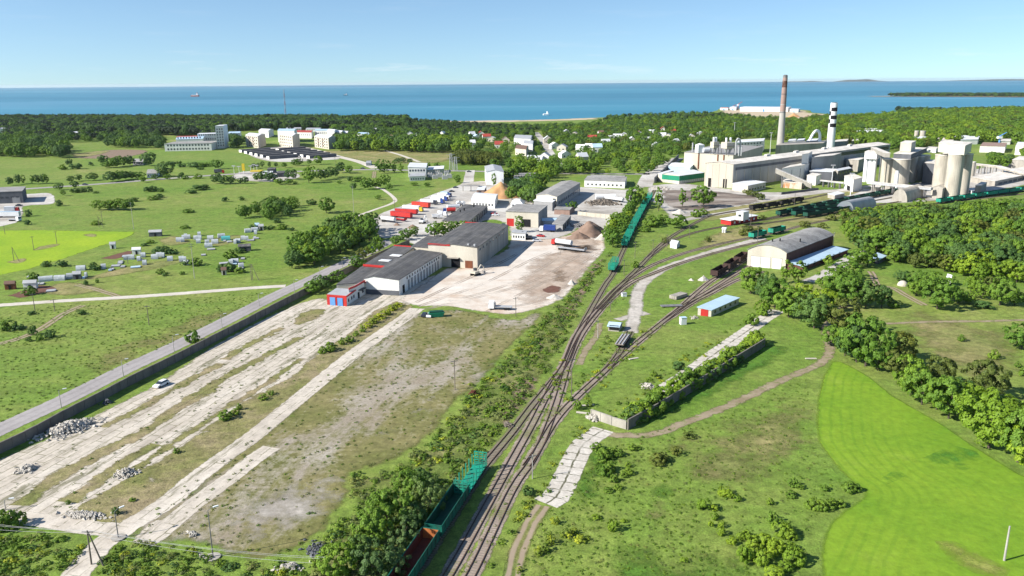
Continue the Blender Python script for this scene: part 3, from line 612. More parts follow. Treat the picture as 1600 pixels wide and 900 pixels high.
T2 = [(692,970),(738,895),(800,766),(830,722),(851,680),(872,622),(888,568),(903,533),(922,504),(950,472),(985,443),(1022,427),(1065,411),(1115,396),(1165,383),(1200,375)]
T3 = [(822,729),(840,703),(868,657),(900,622),(960,567),(1000,532),(1040,500),(1062,482),(1087,459),(1110,440),(1127,430),(1165,405),(1185,393)]
T3b = [(1005,528),(1030,508),(1055,488),(1082,470),(1112,452),(1150,428),(1178,412)]
T3c = [(1035,504),(1062,486),(1086,471),(1108,460),(1150,438),(1192,424)]
T4 = [(945,580),(957,567),(971,546),(984,518)]
T5 = [(935,484),(962,454),(985,431),(1003,413),(1027,388),(1052,368),(1087,348),(1112,337),(1150,330),(1175,327),(1255,312),(1300,302)]
T6 = [(1010,405),(1045,379),(1080,365),(1125,355),(1175,347),(1240,336),(1330,320),(1410,306)]
T7 = [(1150,351),(1215,338),(1300,320),(1400,301),(1440,294)]
T8 = [(1160,355),(1205,348),(1258,340),(1330,328),(1400,316),(1450,309)]
T9 = [(1430,323),(1465,318),(1530,308),(1600,298.5),(1700,285)]
T10 = [(905,525),(925,497),(955,462),(985,437),(1025,415),(1060,400),(1110,386),(1165,376)]
for i, (t, wd) in enumerate(((T0, True), (T1, False), (T2, False), (T3, False), (T3b, False), (T3c, False), (T4, True), (T5, True), (T6, True), (T7, True), (T8, True), (T9, True))):
    railway(t, '', wd, z=.060+.006*i)
# ================================================================== TREES AND SHRUBS
def leaf_mat(name, dark, light, transl=.28, tint=None):
    k = NT(name); oi = k.n('ShaderNodeObjectInfo'); r = oi.outputs['Random']
    c = k.ramp(k.noise(.9, 3, .7), [(.3, dark), (.7, light)])
    c = k.mix(1.0, c, k.ramp(r, [(0.0, (.74,.82,.80)), (.5, (1,1,1)), (1.0, (1.25,1.16,.95))]), 'MULTIPLY')
    if tint: c = k.mix(k.ramp(k.noise(.25, 3), [(.45, 0.0), (.62, .8)]), c, tint)
    return k.finish(c, .6, spec=.25, transl=transl)
M['leaf'] = leaf_mat('leaf', (0.088,0.174,0.021), (0.183,0.310,0.034))
M['leaf_bright'] = leaf_mat('leaf_bright', (0.145,0.240,0.019), (0.251,0.370,0.029))
M['leaf_dark'] = leaf_mat('leaf_dark', (0.063,0.133,0.030), (0.124,0.219,0.050))
M['leaf_olive'] = leaf_mat('leaf_olive', (.085,.115,.022), (.165,.20,.036))
M['leaf_pale'] = leaf_mat('leaf_pale', (.085,.15,.04), (.14,.215,.065))
M['leaf_brown'] = leaf_mat('leaf_brown', (.11,.062,.03), (.17,.10,.045), .1)
M['needle'] = leaf_mat('needle', (0.018,0.040,0.016), (0.039,0.068,0.025), .05)
M['yellow_bloom'] = leaf_mat('yellow_bloom', (0.120,0.180,0.024), (0.192,0.264,0.024), .2, tint=(.46,.50,.03))
M['weed'] = leaf_mat('weed', (0.100,0.192,0.021), (0.200,0.306,0.035)); M['weed_dry'] = leaf_mat('weed_dry', (.14,.18,.045), (.22,.25,.075), .15)
M['trunk'] = wear('trunk', (.10,.08,.06), (.06,.05,.04), 1.0)

def leafy(blobs, per, size, seed, flat=0.0):
    """leaf-sized quads over the shells of many small clumps; blobs: (centre, radius)"""
    r = np.random.default_rng(seed); V = []; C0 = np.mean([b[0] for b in blobs], 0)
    for c, rad in blobs:
        c = np.array(c); d = r.normal(size=(per, 3)); d /= np.linalg.norm(d, axis=1)[:, None]
        o = (c-C0); o = o/(np.linalg.norm(o)+1e-6); flip = (d@o) < -.35; d[flip] *= -1
        d[:, 2] = np.where(d[:, 2] < -.5, -d[:, 2], d[:, 2])
        p = c + d*rad*r.uniform(.72, 1.08, (per, 1))*np.array([1, 1, .85])
        nrm = d + .45*o + r.normal(scale=.38, size=(per, 3)) + np.array([0, 0, .25]); nrm /= np.linalg.norm(nrm, axis=1)[:, None]
        t = np.cross(nrm, r.normal(size=(per, 3))); t /= np.linalg.norm(t, axis=1)[:, None]; b = np.cross(nrm, t)
        s = size*r.uniform(.6, 1.25, (per, 1)); q = np.stack([p-t*s-b*s*.6, p+t*s*.3-b*s, p+t*s+b*s*.6, p-t*s*.3+b*s], 1); V.append(q.reshape(-1, 3))
    return np.concatenate(V)
def quads_mesh(name, V, mat):
    n = len(V)//4; me = bpy.data.meshes.new(name); me.vertices.add(len(V)); me.vertices.foreach_set('co', V.astype(np.float32).ravel())
    me.loops.add(len(V)); me.loops.foreach_set('vertex_index', np.arange(len(V), dtype=np.int32)); me.polygons.add(n)
    me.polygons.foreach_set('loop_start', np.arange(0, 4*n, 4, dtype=np.int32)); me.polygons.foreach_set('loop_total', np.full(n, 4, np.int32))
    me.update(calc_edges=True)
    for m in (mat if isinstance(mat, list) else [mat]): me.materials.append(m)
    return me
def crown_blobs(seed, w=.42, zc=.58, hz=.40, nb=44, rb=.105, cone=0.0, lobes=4, zmin=.12):
    r = random.Random(seed); bl = []
    lob = [(r.uniform(0, 6.28), r.uniform(-.5, .8), r.uniform(.18, .42)) for _ in range(lobes)]
    i = 0
    while len(bl) < nb and i < 2000:
        i += 1; th = r.uniform(0, 6.283); z = r.uniform(-1, 1); rr = math.sqrt(max(0, 1-z*z))
        k = r.uniform(.55, 1.0)**.5 if r.random() < .82 else r.uniform(.1, .6)
        bump = 1.0
        for a, zz, am in lob: bump += am*max(0, math.cos(th-a))*max(0, 1-abs(z-zz))
        x = math.cos(th)*rr*k*w*bump; y = math.sin(th)*rr*k*w*bump; zz = zc+z*hz*k*(bump if z > 0 else 1)
        taper = 1-cone*max(0, (zz-zmin)/(zc+hz-zmin)); x *= taper; y *= taper
        if zz < zmin: continue
        bl.append(((x, y, zz), rb*r.uniform(.65, 1.35)*(1-.4*cone*max(0, (zz-zmin)))))
    return bl
def trunk_mesh(name, seed, h=.62, r0=.028, limbs=4):
    r = random.Random(seed); mb = MB(); a = Vector((0, 0, -.02)); p = [a]
    for i in range(4): p.append(p[-1] + Vector((r.uniform(-.015, .015), r.uniform(-.015, .015), h/4)))
    for i in range(4): mb.cyl(p[i], p[i+1], r0*(1-.2*i), r0*(1-.2*(i+1)), 6, cap=False)
    for j in range(limbs):
        s = p[1+j % 3]; an = r.uniform(0, 6.28); e = s + Vector((math.cos(an)*.2, math.sin(an)*.2, r.uniform(.12, .25))); mb.cyl(s, e, r0*.5, r0*.18, 5, cap=False)
    me = bpy.data.meshes.new(name); me.from_pydata(mb.v, [], mb.f); me.materials.append(M['trunk']); return me
CROWN, TRUNK = {}, {}
def kind_crown(key, mat, n, per, size, trunk=True, **kw):
    CROWN[key] = []; TRUNK[key] = []
    for i in range(n):
        sd = abs(hash((len(key), ord(key[0]), ord(key[-1]), i))) % 9999
        CROWN[key].append(quads_mesh(key+'_crown', leafy(crown_blobs(sd, **kw), per, size, sd), M[mat]))
        TRUNK[key].append(trunk_mesh(key+'_trunk', sd) if trunk else None)
BIG = dict(w=.44, zc=.55, hz=.42, nb=92, rb=.088, zmin=.10)
kind_crown('leafy', 'leaf', 7, 66, .023, **BIG)
kind_crown('bright', 'leaf_bright', 3, 66, .023, **BIG)
kind_crown('darkleaf', 'leaf_dark', 3, 66, .023, **BIG)
kind_crown('olive', 'leaf_olive', 2, 66, .022, **BIG)
kind_crown('willow', 'leaf_pale', 2, 58, .022, w=.46, zc=.5, hz=.44, nb=70, rb=.085, zmin=.06)
kind_crown('coppice', 'leaf_brown', 2, 40, .024, w=.40, zc=.55, hz=.42, nb=50, rb=.09, zmin=.1)
kind_crown('tall', 'leaf', 2, 50, .022, w=.24, zc=.55, hz=.46, nb=60, rb=.07, zmin=.08, cone=.25)
kind_crown('conifer', 'needle', 3, 42, .022, w=.26, zc=.52, hz=.50, nb=60, rb=.062, zmin=.08, cone=.85, lobes=2)
kind_crown('pine', 'needle', 2, 42, .028, w=.30, zc=.68, hz=.30, nb=44, rb=.085, zmin=.30, lobes=3)
SH = dict(w=.55, zc=.40, hz=.52, nb=42, rb=.16, zmin=.04, trunk=False)
kind_crown('shrub', 'weed', 3, 46, .05, **SH)
kind_crown('shrub_bright', 'leaf_bright', 2, 46, .05, **SH)
kind_crown('shrub_dark', 'leaf_dark', 3, 46, .05, **SH)
kind_crown('shrub_olive', 'leaf_olive', 2, 46, .045, **SH)
kind_crown('shrub_yellow', 'yellow_bloom', 2, 46, .045, **SH)
CL = dict(w=.6, zc=.22, hz=.36, nb=16, rb=.20, zmin=.02, trunk=False)
kind_crown('clump', 'weed', 3, 26, .075, **CL); kind_crown('clump_yellow', 'yellow_bloom', 2, 30, .07, **CL)
kind_crown('clump_dry', 'weed_dry', 2, 26, .06, **CL); kind_crown('clump_dark', 'leaf_dark', 2, 26, .075, **CL)
TREES, SHRUBS = [], []           # (kind, x, y, width m, height m, name, label, category, group)
COLOR = {'leafy': 'green leafy', 'bright': 'bright yellow-green leafy', 'darkleaf': 'dark green leafy', 'olive': 'olive-brown leafy', 'willow': 'pale grey-green',
         'coppice': 'reddish brown', 'tall': 'tall narrow green', 'conifer': 'dark green spruce', 'pine': 'dark pine'}
def tree(kind, u, v, wpx, hpx=None, label=None, group=None, name=None):
    p = P(u, v); m = mpp(u, v); hpx = hpx or wpx*1.05
    TREES.append([kind, p.x, p.y, wpx*m, HT(u, v, v-hpx) if hpx else wpx*m, name or {'conifer': 'spruce_tree', 'pine': 'pine_tree', 'willow': 'willow_tree', 'tall': 'poplar_tree'}.get(kind, 'leafy_tree'), label, 'tree', group])
def shrub(kind, u, v, wpx, hpx=None, label=None, group=None):
    p = P(u, v); m = mpp(u, v)
    SHRUBS.append([kind, p.x, p.y, wpx*m, max(.5, (hpx or wpx*.75)*m*1.0), 'shrub', label, 'shrub', group])
def fill(px, spacing, seed, jitter=.42):
    A = np.array([P(*p).xy[:] for p in px]); lo, hi = A.min(0), A.max(0); r = np.random.default_rng(seed)
    gx, gy = np.meshgrid(np.arange(lo[0], hi[0], spacing), np.arange(lo[1], hi[1], spacing)); G = np.c_[gx.ravel(), gy.ravel()] + r.uniform(-jitter, jitter, (gx.size, 2))*spacing
    return G[inside(G, [tuple(a) for a in A])]
def grove(px, spacing, kinds, hrange, seed, label, group, wr=(.75, 1.05)):
    r = random.Random(seed)
    for x, y in fill(px, spacing, seed):
        kd = r.choice(kinds); h = r.uniform(*hrange); TREES.append([kd, float(x), float(y), h*r.uniform(*wr)*(.55 if kd in ('conifer', 'tall') else 1), h, {'conifer': 'spruce_tree', 'pine': 'pine_tree', 'willow': 'willow_tree', 'tall': 'poplar_tree'}.get(kd, 'leafy_tree'), label.replace('KIND', COLOR.get(kd, kd)), 'tree', group])

# -- right-hand row along the crop field
G1 = 'trees along the bright crop field'
for kd, u, v, w_, h_, lb in (
  ('darkleaf',1338,566,48,58,'broad dark green tree at the top corner of the crop field'),
  ('leafy',1352,572,60,76,'tallest green tree at the top corner of the crop field'),
  ('leafy',1320,556,34,44,'smaller green tree beside the dirt track at the field corner'),
  ('leafy',1371,579,36,40,'low round tree in front of the tall corner tree of the field'),
  ('olive',1404,566,46,48,'olive-brown tree right of the tall corner tree'),
  ('olive',1395,585,36,38,'low brownish tree on the field edge below the olive tree'),
  ('leafy',1422,618,46,58,'green tree in the middle of the row beside the crop field'),
  ('leafy',1440,632,46,52,'round green tree at the front of the middle of the field row'),
  ('olive',1466,606,44,48,'brownish tree behind the middle of the field row'),
  ('bright',1463,640,38,48,'light green tree in the middle of the field row'),
  ('leafy',1482,654,56,64,'dense green tree next to the light green one in the field row'),
  ('darkleaf',1500,640,42,48,'dark tree between the dense green tree and the dark brown one'),
  ('olive',1536,624,54,62,'dark brownish tall tree above the yellow-green giant'),
  ('bright',1520,648,42,46,'yellow-green tree behind the giant at the field edge'),
  ('bright',1545,700,88,86,'giant yellow-green broad tree at the right field edge'),
  ('leafy',1590,722,66,80,'tall green tree at the right edge of the picture beside the field'),
  ('bright',1612,742,60,66,'yellow-green tree cut by the right edge of the picture'),
  ('leafy',1596,545,42,36,'lone green tree at the right edge above the meadow'),
  ): tree(kd, u, v, w_, h_, lb, G1 if 'lone' not in lb else None)
for u, v, s in ((1552,560,15),(1502,533,11),(1590,574,9),(1600,587,16)): shrub('shrub', u, v, s, s*.9, 'small green bush in the dry meadow at the right edge', 'bushes in the right meadow')
G2 = 'trees between the brick depot and the concrete wall'
for kd, u, v, w_, h_, lb in (
  ('leafy',1173,459,38,40,'round green tree between the blue-roofed shed and the brick depot'),('darkleaf',1200,473,34,42,'dark tree right of the round tree near the blue-roofed shed'),
  ('leafy',1210,482,40,44,'green tree left of the slab path above the concrete wall'),('leafy',1232,496,44,48,'broad green tree over the upper end of the slab path'),
  ('bright',1258,473,32,28,'light green tree below the poplar pair'),('darkleaf',1272,513,52,50,'broad dark green tree above the end of the concrete wall'),
  ('bright',1290,487,36,34,'light yellow-green tree in the middle of the clump below the depot'),('olive',1312,520,44,50,'olive-brown tree beside the dirt track below the depot'),
  ('leafy',1297,540,30,30,'small green tree at the bend of the dirt track'),
  ('tall',1228,443,20,34,'left one of two poplars in front of the brick depot'),('tall',1247,444,22,34,'right one of two poplars in front of the brick depot'),
  ('leafy',1322,478,50,52,'large green tree at the left side of the upper meadow'),('leafy',1300,462,40,40,'green tree right of the depot road'),
  ('darkleaf',1352,481,34,40,'dark tree in front of the upper meadow'),('darkleaf',1377,481,28,34,'dark round tree alone left of the upper meadow'),
  ('leafy',1318,436,40,26,'low green tree beside the depot road'),('leafy',1340,418,34,30,'green tree just left of the small blue-roofed shelter'),('leafy',1355,415,26,28,'green tree in front of the small blue-roofed shelter'),
  ('leafy',1398,410,28,28,'dark brownish tree right of the small blue-roofed shelter'),
  ): tree(kd, u, v, w_, h_, lb, G2)
shrub('shrub',1294,414,15,14,'round bush beside the lean-to of the brick depot'); shrub('shrub',1397,480,18,12,'low bush at the left edge of the upper meadow')
shrub('shrub',1173,507,20,18,'round bush left of the upper slab path end'); shrub('shrub_bright',1192,492,22,20,'light green bush above the upper slab path end')
G3 = 'trees in the upper right meadow'
for kd, u, v, w_, h_, lb in (('darkleaf',1410,440,22,16,'dark tree behind the white dome tent'),('leafy',1434,452,28,28,'green tree right of the white dome tent'),('leafy',1431,462,26,22,'low tree in front of the dome tent group'),
  ('leafy',1464,483,46,46,'largest round tree in the middle of the upper meadow'),('leafy',1455,460,30,32,'tree behind the largest round meadow tree'),('leafy',1478,470,28,36,'tree right behind the largest round meadow tree'),
  ('leafy',1497,474,22,22,'small round tree right of the largest meadow tree'),('leafy',1513,474,19,17,'smallest round tree in the upper meadow'),('bright',1519,457,22,26,'yellowish tree in the upper meadow'),
  ('leafy',1534,467,24,23,'round tree right of the yellowish meadow tree'),('leafy',1562,477,36,44,'tall green tree at the right of the upper meadow'),('leafy',1585,477,24,22,'low tree at the far right of the upper meadow'),('olive',1548,455,24,22,'olive tree behind the right meadow group')): tree(kd, u, v, w_, h_, lb, G3)
shrub('shrub_dark',1537,482,24,12,'flat dark bush below the tall right meadow tree')
grove([(1328,375),(1343,396),(1383,408),(1402,411),(1432,420),(1472,426),(1540,438),(1602,441),(1640,440),(1640,334),(1600,337),(1500,347),(1400,347),(1330,357)], 9.0, ['leafy']*4+['darkleaf']*4+['olive','bright','bright'], (8, 12.5), 3, 'KIND tree in the dense wood right of the brick depot', 'wood right of the brick depot')
grove([(1400,418),(1432,424),(1472,430),(1540,441),(1602,444),(1602,436),(1540,432),(1470,420),(1420,412)], 7.0, ['bright','bright','leafy','olive'], (6, 8.5), 31, 'KIND tree on the sunny front edge of the wood', 'front edge of the right wood')
grove([(1312,368),(1330,377),(1338,362),(1322,348)], 7.5, ['leafy','olive','leafy'], (8, 10), 4, 'KIND tree between the depot and the wood', 'trees behind the brick depot')
# -- left cluster by the road
grove([(440,424),(472,427),(512,406),(558,386),(585,372),(578,358),(548,350),(505,372),(455,402)], 7.0, ['leafy','leafy','darkleaf','bright','darkleaf'], (7, 10.5), 5, 'KIND tree in the thicket left of the asphalt road', 'thicket left of the asphalt road')
tree('tall',577,377,22,34,'slender green tree standing where the road meets the truck lot')
grove([(374,344),(400,346),(440,343),(470,333),(462,320),(430,322),(390,330)], 8.5, ['darkleaf','leafy','leafy'], (5.5, 8), 6, 'KIND tree in the clump on the wide left meadow', 'clump on the left meadow')
tree('leafy',510,333,23,24,'round tree alone right of the clump on the left meadow'); shrub('shrub_dark',487,320,14,9,'low bush on the left meadow behind the round tree')
G4 = 'four trees beyond the oilseed field'
for i, (u, w_, h_) in enumerate(((155,19,15),(172,20,15),(185,22,17),(200,20,17))): tree('leafy', u, 328, w_, h_, ('leftmost', 'second from the left', 'third from the left', 'rightmost')[i]+' of the four trees beyond the oilseed field', G4)
G5 = 'trees behind the wall by the red building'
for kd, u, v, w_, h_, lb in (('leafy',488,459,24,20,'round tree left of the red annex'),('darkleaf',505,450,24,20,'dark tree second from the red annex'),('leafy',527,441,22,18,'tree third from the red annex by the wall'),
  ('leafy',560,421,22,22,'olive green tree beside the red gable wall'),('olive',567,405,18,17,'low tree behind the red gable wall'),('leafy',580,398,18,17,'tree by the wall left of the long hall'),('leafy',592,394,16,24,'upright tree by the wall at the hall corner'),('leafy',617,383,14,14,'small tree at the far end of the wall'),
  ('leafy',632,375,20,16,'left bush-like tree of the hedge behind the low beige hall'),('leafy',646,369,18,14,'right bush-like tree of the hedge behind the low beige hall')): tree(kd, u, v, w_, h_, lb, G5)
for kd, u, v, w_, h_, lb in (('leafy',679,370,24,22,'left tree of the clump behind the big hall roof'),('leafy',693,369,22,22,'second tree of the clump behind the big hall roof'),('leafy',710,366,20,20,'third tree of the clump behind the big hall roof'),('leafy',725,362,16,17,'right tree of the clump behind the big hall roof')): tree(kd, u, v, w_, h_, lb, 'clump behind the big hall roof')
shrub('shrub',303,534,22,18,'round bush growing over the concrete wall beside the road')
# -- depot quarter
grove([(796,322),(836,322),(842,305),(838,293),(800,300)], 9, ['darkleaf','leafy'], (9, 12), 8, 'KIND tree in the clump between the sawdust heap and grey hall', 'clump by the sawdust heap')
for kd, u, v, w_, h_, lb in (('tall',812,363,15,24,'slim tree in front of the beige garage'),('darkleaf',800,373,13,20,'dark tree by the corner of the big hall'),('leafy',843,294,24,22,'tree behind the left corner of the grey hall'),('leafy',857,325,17,13,'small tree in front of the grey hall'),('leafy',894,331,16,16,'round tree in the shadow of the grey hall'),
  ('tall',772,290,8,18,'slender young tree in front of the white tin hall'),
  ('leafy',990,326,26,34,'tall tree beside the far end of the green log wagons'),('bright',1000,320,20,22,'light tree beside the far end of the green log wagons'),('tall',1029,330,13,34,'poplar right of the green log wagons'),('tall',1066,323,13,26,'poplar in front of the coal yard'),('leafy',1099,324,32,34,'large round tree standing on the coal yard edge'),
  ('leafy',958,386,26,26,'dark tree at the near end of the green log wagon row'),('leafy',1058,356,30,20,'wide bushy tree right of the green log wagons')): tree(kd, u, v, w_, h_, lb)
grove([(942,385),(955,360),(975,340),(985,330),(992,335),(976,362),(962,388)], 6, ['leafy','bright','leafy'], (4.5, 7.5), 9, 'KIND tree in the strip left of the green log wagons', 'strip left of the green log wagons')
for u, v, w_, h_ in ((1018,354,26,15),(1035,350,22,14),(1008,362,16,9),(1088,339,16,12),(1098,336,16,9)): shrub('shrub', u, v, w_, h_, 'bush on the grass right of the green log wagons', 'bushes right of the log wagons')
for u, v, w_, h_ in ((1040,380,9,10),(1107,378,9,9),(1160,368,12,10),(1168,361,14,9),(1186,362,12,8),(1258,355,14,10),(1284,356,12,8),(1300,345,14,10),(1192,343,10,7),(993,418,12,10)): shrub('shrub_olive' if u > 1000 else 'shrub', u, v, w_, h_, 'bush on the grass between the curving railway tracks', 'bushes between the tracks')
for u, v, w_, h_ in ((1232,318,0,0),): pass
for u, v, w_, h_ in ((1171,305,12,8),(1182,308,16,9),(1190,312,12,9),(1165,302,9,6)): shrub('shrub_olive', u, v, w_, h_, 'olive bush between coal yard and works yard', 'bushes by the coal yard')
shrub('shrub',1436,322,16,12,'round bush beside the grey arched hangar'); 
for u, v, w_, h_ in ((1340,335,16,10),(1355,333,18,9),(1372,331,16,9),(1390,328,16,9),(1405,327,16,8),(1420,327,14,8),(1495,325,18,8),(1512,323,18,9),(1530,321,18,9),(1548,320,18,9),(1566,319,16,9),(1583,317,16,8),(1470,326,14,6)): shrub('shrub', u, v, w_, h_, 'low bush along the track in front of the silos', 'bushes along the silo track')
# -- foreground tree cluster beside the wagons
for kd, u, v, w_, h_, lb in (('leafy',638,790,42,50,'round green tree at the top of the cluster beside the wagons'),('willow',672,800,46,56,'grey-green tree leaning over the dark green wagon'),('leafy',606,828,54,62,'broad dense tree in the middle of the cluster'),
  ('leafy',584,852,52,56,'large dense round tree on the left of the cluster'),('willow',632,856,44,46,'pale grey-green tree in the lower cluster'),('darkleaf',645,825,36,40,'dark tree in the shaded heart of the cluster'),('leafy',534,902,54,52,'round tree at the bottom left of the cluster'),
  ('willow',590,906,60,58,'pale olive tree at the bottom of the cluster'),('darkleaf',560,880,40,42,'dark tree between the two bottom trees'),('willow',618,900,40,46,'pale tree nearest the rusty wagon'),('willow',662,822,24,22,'small pale bush-like tree at the wagon coupling'),('darkleaf',655,760,30,28,'dark tree above the cluster')): tree(kd, u, v, w_, h_, lb, 'foreground cluster beside the wagons')
# -- meadow bushes bottom right
G6 = 'bushes in the bottom right meadow'
for u, v, w_, h_ in ((958,829,16,17),(1098,795,20,16),(1116,797,12,9),(1116,811,12,11),(1111,823,9,10),(1127,824,10,10),(1127,836,12,12),(1132,774,20,11),(1140,776,14,10),(1152,782,12,9),(1143,849,15,12),(1157,843,12,12),(1167,840,14,13),(1161,879,20,28),(1178,856,24,20),(1195,852,22,18),(1172,872,22,18),(1190,880,26,22),(1205,868,20,18),(1221,836,28,22),(1236,842,18,16),(1213,862,26,22),(1232,860,18,15),(1242,880,30,26),(1228,890,20,14),(1212,902,28,16),(1240,761,16,14),(1251,764,10,8),(1237,776,16,10),(1287,766,13,9),(1205,816,17,17),(1203,788,11,10),(1270,794,22,16),(1284,796,20,16),(1298,793,18,14),(1312,790,16,11),(1326,768,20,16),(1338,767,13,12),(1068,877,12,6),(932,810,14,6),(975,815,10,4)):
    shrub('shrub_bright' if u < 1200 or v > 830 else 'shrub', u, v, w_, h_, 'light green bush in the grass left of the crop field', G6)
for u, v, w_, h_ in ((933,704,18,12),(944,716,22,15),(958,711,20,13),(939,722,16,11),(968,712,14,10),(986,703,14,10),(997,702,9,6),(944,742,20,14),(953,735,18,14),(936,738,14,10),(958,752,13,11),(982,741,14,10),(974,745,10,8),(981,729,9,8),(966,764,12,8),(951,768,14,7)): shrub('shrub', u, v, w_, h_, 'green bush right of the broken slab path', 'bushes right of the slab path')
for u, v, w_, h_ in ((1026,724,24,16),(1036,719,18,13),(1055,710,15,14),(1075,683,16,10)): shrub('shrub_olive', u, v, w_, h_, 'olive bush with yellow blossom below the bend of the dirt track', 'olive bushes below the dirt track')
shrub('shrub_dark',825,773,17,14,'dark round bush between the rails and the slab path end'); shrub('shrub_dark',1061,578,18,14,'dark bush left of the upper slab path'); shrub('shrub',1021,588,10,9,'small dark bush alone left of the upper slab path')
for u, v, w_, h_ in ((868,818,14,11),(888,838,18,12),(906,845,20,10),(851,862,16,14),(858,850,14,16),(842,867,14,10),(898,833,12,8),(812,893,9,9)): shrub('shrub_yellow', u, v, w_, h_, 'yellow flowering bush between the dirt track and the meadow', 'yellow bushes by the lower dirt track')
rb_ = random.Random(12)
for i in range(46):
    t = i/45; u = 984+(1190-984)*t; v = 664+(536-664)*t + 6*math.sin(t*3.1)*.6; off = rb_.choice([-10,-7,-5,-5,4,5]); w_ = rb_.uniform(22, 40)*(1-.3*t)*(.55 if off > 0 else 1)
    shrub(rb_.choice(['shrub_bright','shrub','shrub','shrub_dark']), u+rb_.uniform(-3, 3), v+off*(1-.3*t), w_, w_*rb_.uniform(.6, .85), 'green bush growing against the right concrete wall', 'bushes along the right concrete wall')
for u, v, w_, h_ in ((902,640,12,15),(921,634,12,10),(922,650,9,9),(892,626,8,7)): shrub('shrub', u, v, w_, h_, 'bush beside the broken wall end near the rails', 'bushes by the broken wall end')
for u, v, w_, h_ in ((504,552,12,10),(516,548,20,13),(535,538,10,11),(545,534,14,9),(556,525,9,8),(567,519,9,9),(352,655,20,14),(366,648,14,9),(374,640,9,9),(411,624,14,8),(425,617,10,7),(275,708,10,8),(107,788,7,7),(207,783,10,5)): shrub('shrub', u, v, w_, h_, 'low green bush on the grass strip between the concrete pads', 'bushes on the pad grass strip')
for u, v, w_, h_ in ((575,512,16,9),(584,505,16,9),(594,498,18,9),(604,492,16,9),(613,485,16,9),(622,479,14,7)): shrub('shrub_yellow', u, v, w_, h_, 'yellow flowering weeds on the grass strip near the white hall', 'yellow weeds near the white hall')
for u, v, w_, h_ in ((12,826,34,30),(28,820,24,22)): shrub('shrub', u, v, w_, h_, 'bushy green shrub at the left edge beside the side road', 'shrubs at the left edge')
shrub('shrub_dark',182,803,11,12,'small bush at the foot of the lamp by the crossing')
for kd, u, v in (('clump',770,640),('clump',790,612),('clump',705,745),('clump_yellow',705,655),('clump_yellow',685,675),('clump_dry',765,690),('clump_dry',790,655),('clump_dark',735,620),('clump_dark',720,690)):
    shrub(kd, u, v, 12, 7, {'clump': 'lush green weed clump on the bank left of the rails', 'clump_yellow': 'yellow flowering weed clump on the bank left of the rails', 'clump_dry': 'dry straw-coloured weed clump on the bank left of the rails', 'clump_dark': 'dark green bramble clump on the bank left of the rails'}[kd], 'weed clumps on the bank'); SHRUBS[-1][5] = 'weed_clump'
# -- left meadows
G7 = 'trees dotted along the far left road'
for u, v, w_, h_ in ((16,290,10,13),(29,288,9,15),(37,287,7,13),(51,288,7,13),(59,287,10,14),(68,287,9,15),(73,287,8,14),(93,297,12,11),(117,294,11,11),(110,285,11,10),(123,283,11,10),(146,282,15,12),(99,306,8,9)): tree('tall' if w_ < 9 else 'darkleaf', u, v, w_, h_, 'small tree beside the road at the far left', G7)
G8 = 'trees around the farmstead by the road'
for u, v, w_, h_ in ((175,284,18,16),(184,283,18,15),(195,281,16,14),(205,280,14,12),(216,279,18,10),(224,285,9,10),(243,281,9,9),(262,281,10,9),(259,276,24,22),(178,262,18,15),(190,260,20,16),(203,259,14,16),(233,259,20,20),(226,256,14,12),(168,262,14,9)): tree('darkleaf' if u % 2 else 'leafy', u, v, w_, h_, 'dark tree around the old farmhouses by the road', G8)
G9 = 'shrubs on the left meadows'
for u, v, w_, h_ in ((162,254,14,11),(108,257,9,9),(98,265,12,7),(119,264,17,9),(142,259,7,6),(325,260,14,6),(304,261,20,7),(315,261,12,6),(284,261,12,6),(313,265,10,4),(268,256,16,4),(280,256,8,5),(284,279,10,9),(309,279,12,7),(290,280,10,5),(230,300,10,8),(240,299,16,8),(252,300,8,6),(310,297,20,8),(320,296,14,8),(300,302,16,6),(352,315,10,7),(378,313,8,6),(205,321,8,5),(45,338,9,10),(43,351,9,8),(93,322,9,9),(118,301,14,8),(130,300,12,7),(140,300,9,8),(150,302,8,3),(208,315,14,6),(240,312,18,6),(250,309,12,6),(295,332,16,6),(288,357,14,5),(150,351,16,6),(52,523,13,14),(62,532,10,10),(77,527,16,11),(45,533,10,7),(10,515,26,14),(30,515,16,9),(128,491,14,8),(50,491,12,5),(72,416,14,8),(98,416,16,10),(150,422,14,9),(145,420,10,10),(50,436,16,10),(250,396,22,11),(262,396,16,9),(270,397,14,8),(235,380,12,5),(226,384,12,4),(305,415,18,12),(290,414,12,8),(362,403,22,13),(375,395,16,9),(360,424,20,14),(375,426,14,9),(345,425,12,12),(250,428,12,8),(258,431,9,6),(135,446,7,9),(152,442,5,7),(47,460,20,12),(285,429,8,5),(400,357,18,8),(420,358,16,6),(440,358,18,8),(433,348,12,6),(455,360,10,5)): shrub('shrub_dark' if (u*7+v) % 3 else 'shrub', u, v, w_, h_, 'dark green shrub scattered over the left meadows', G9)
G10 = 'roadside trees left of the works'
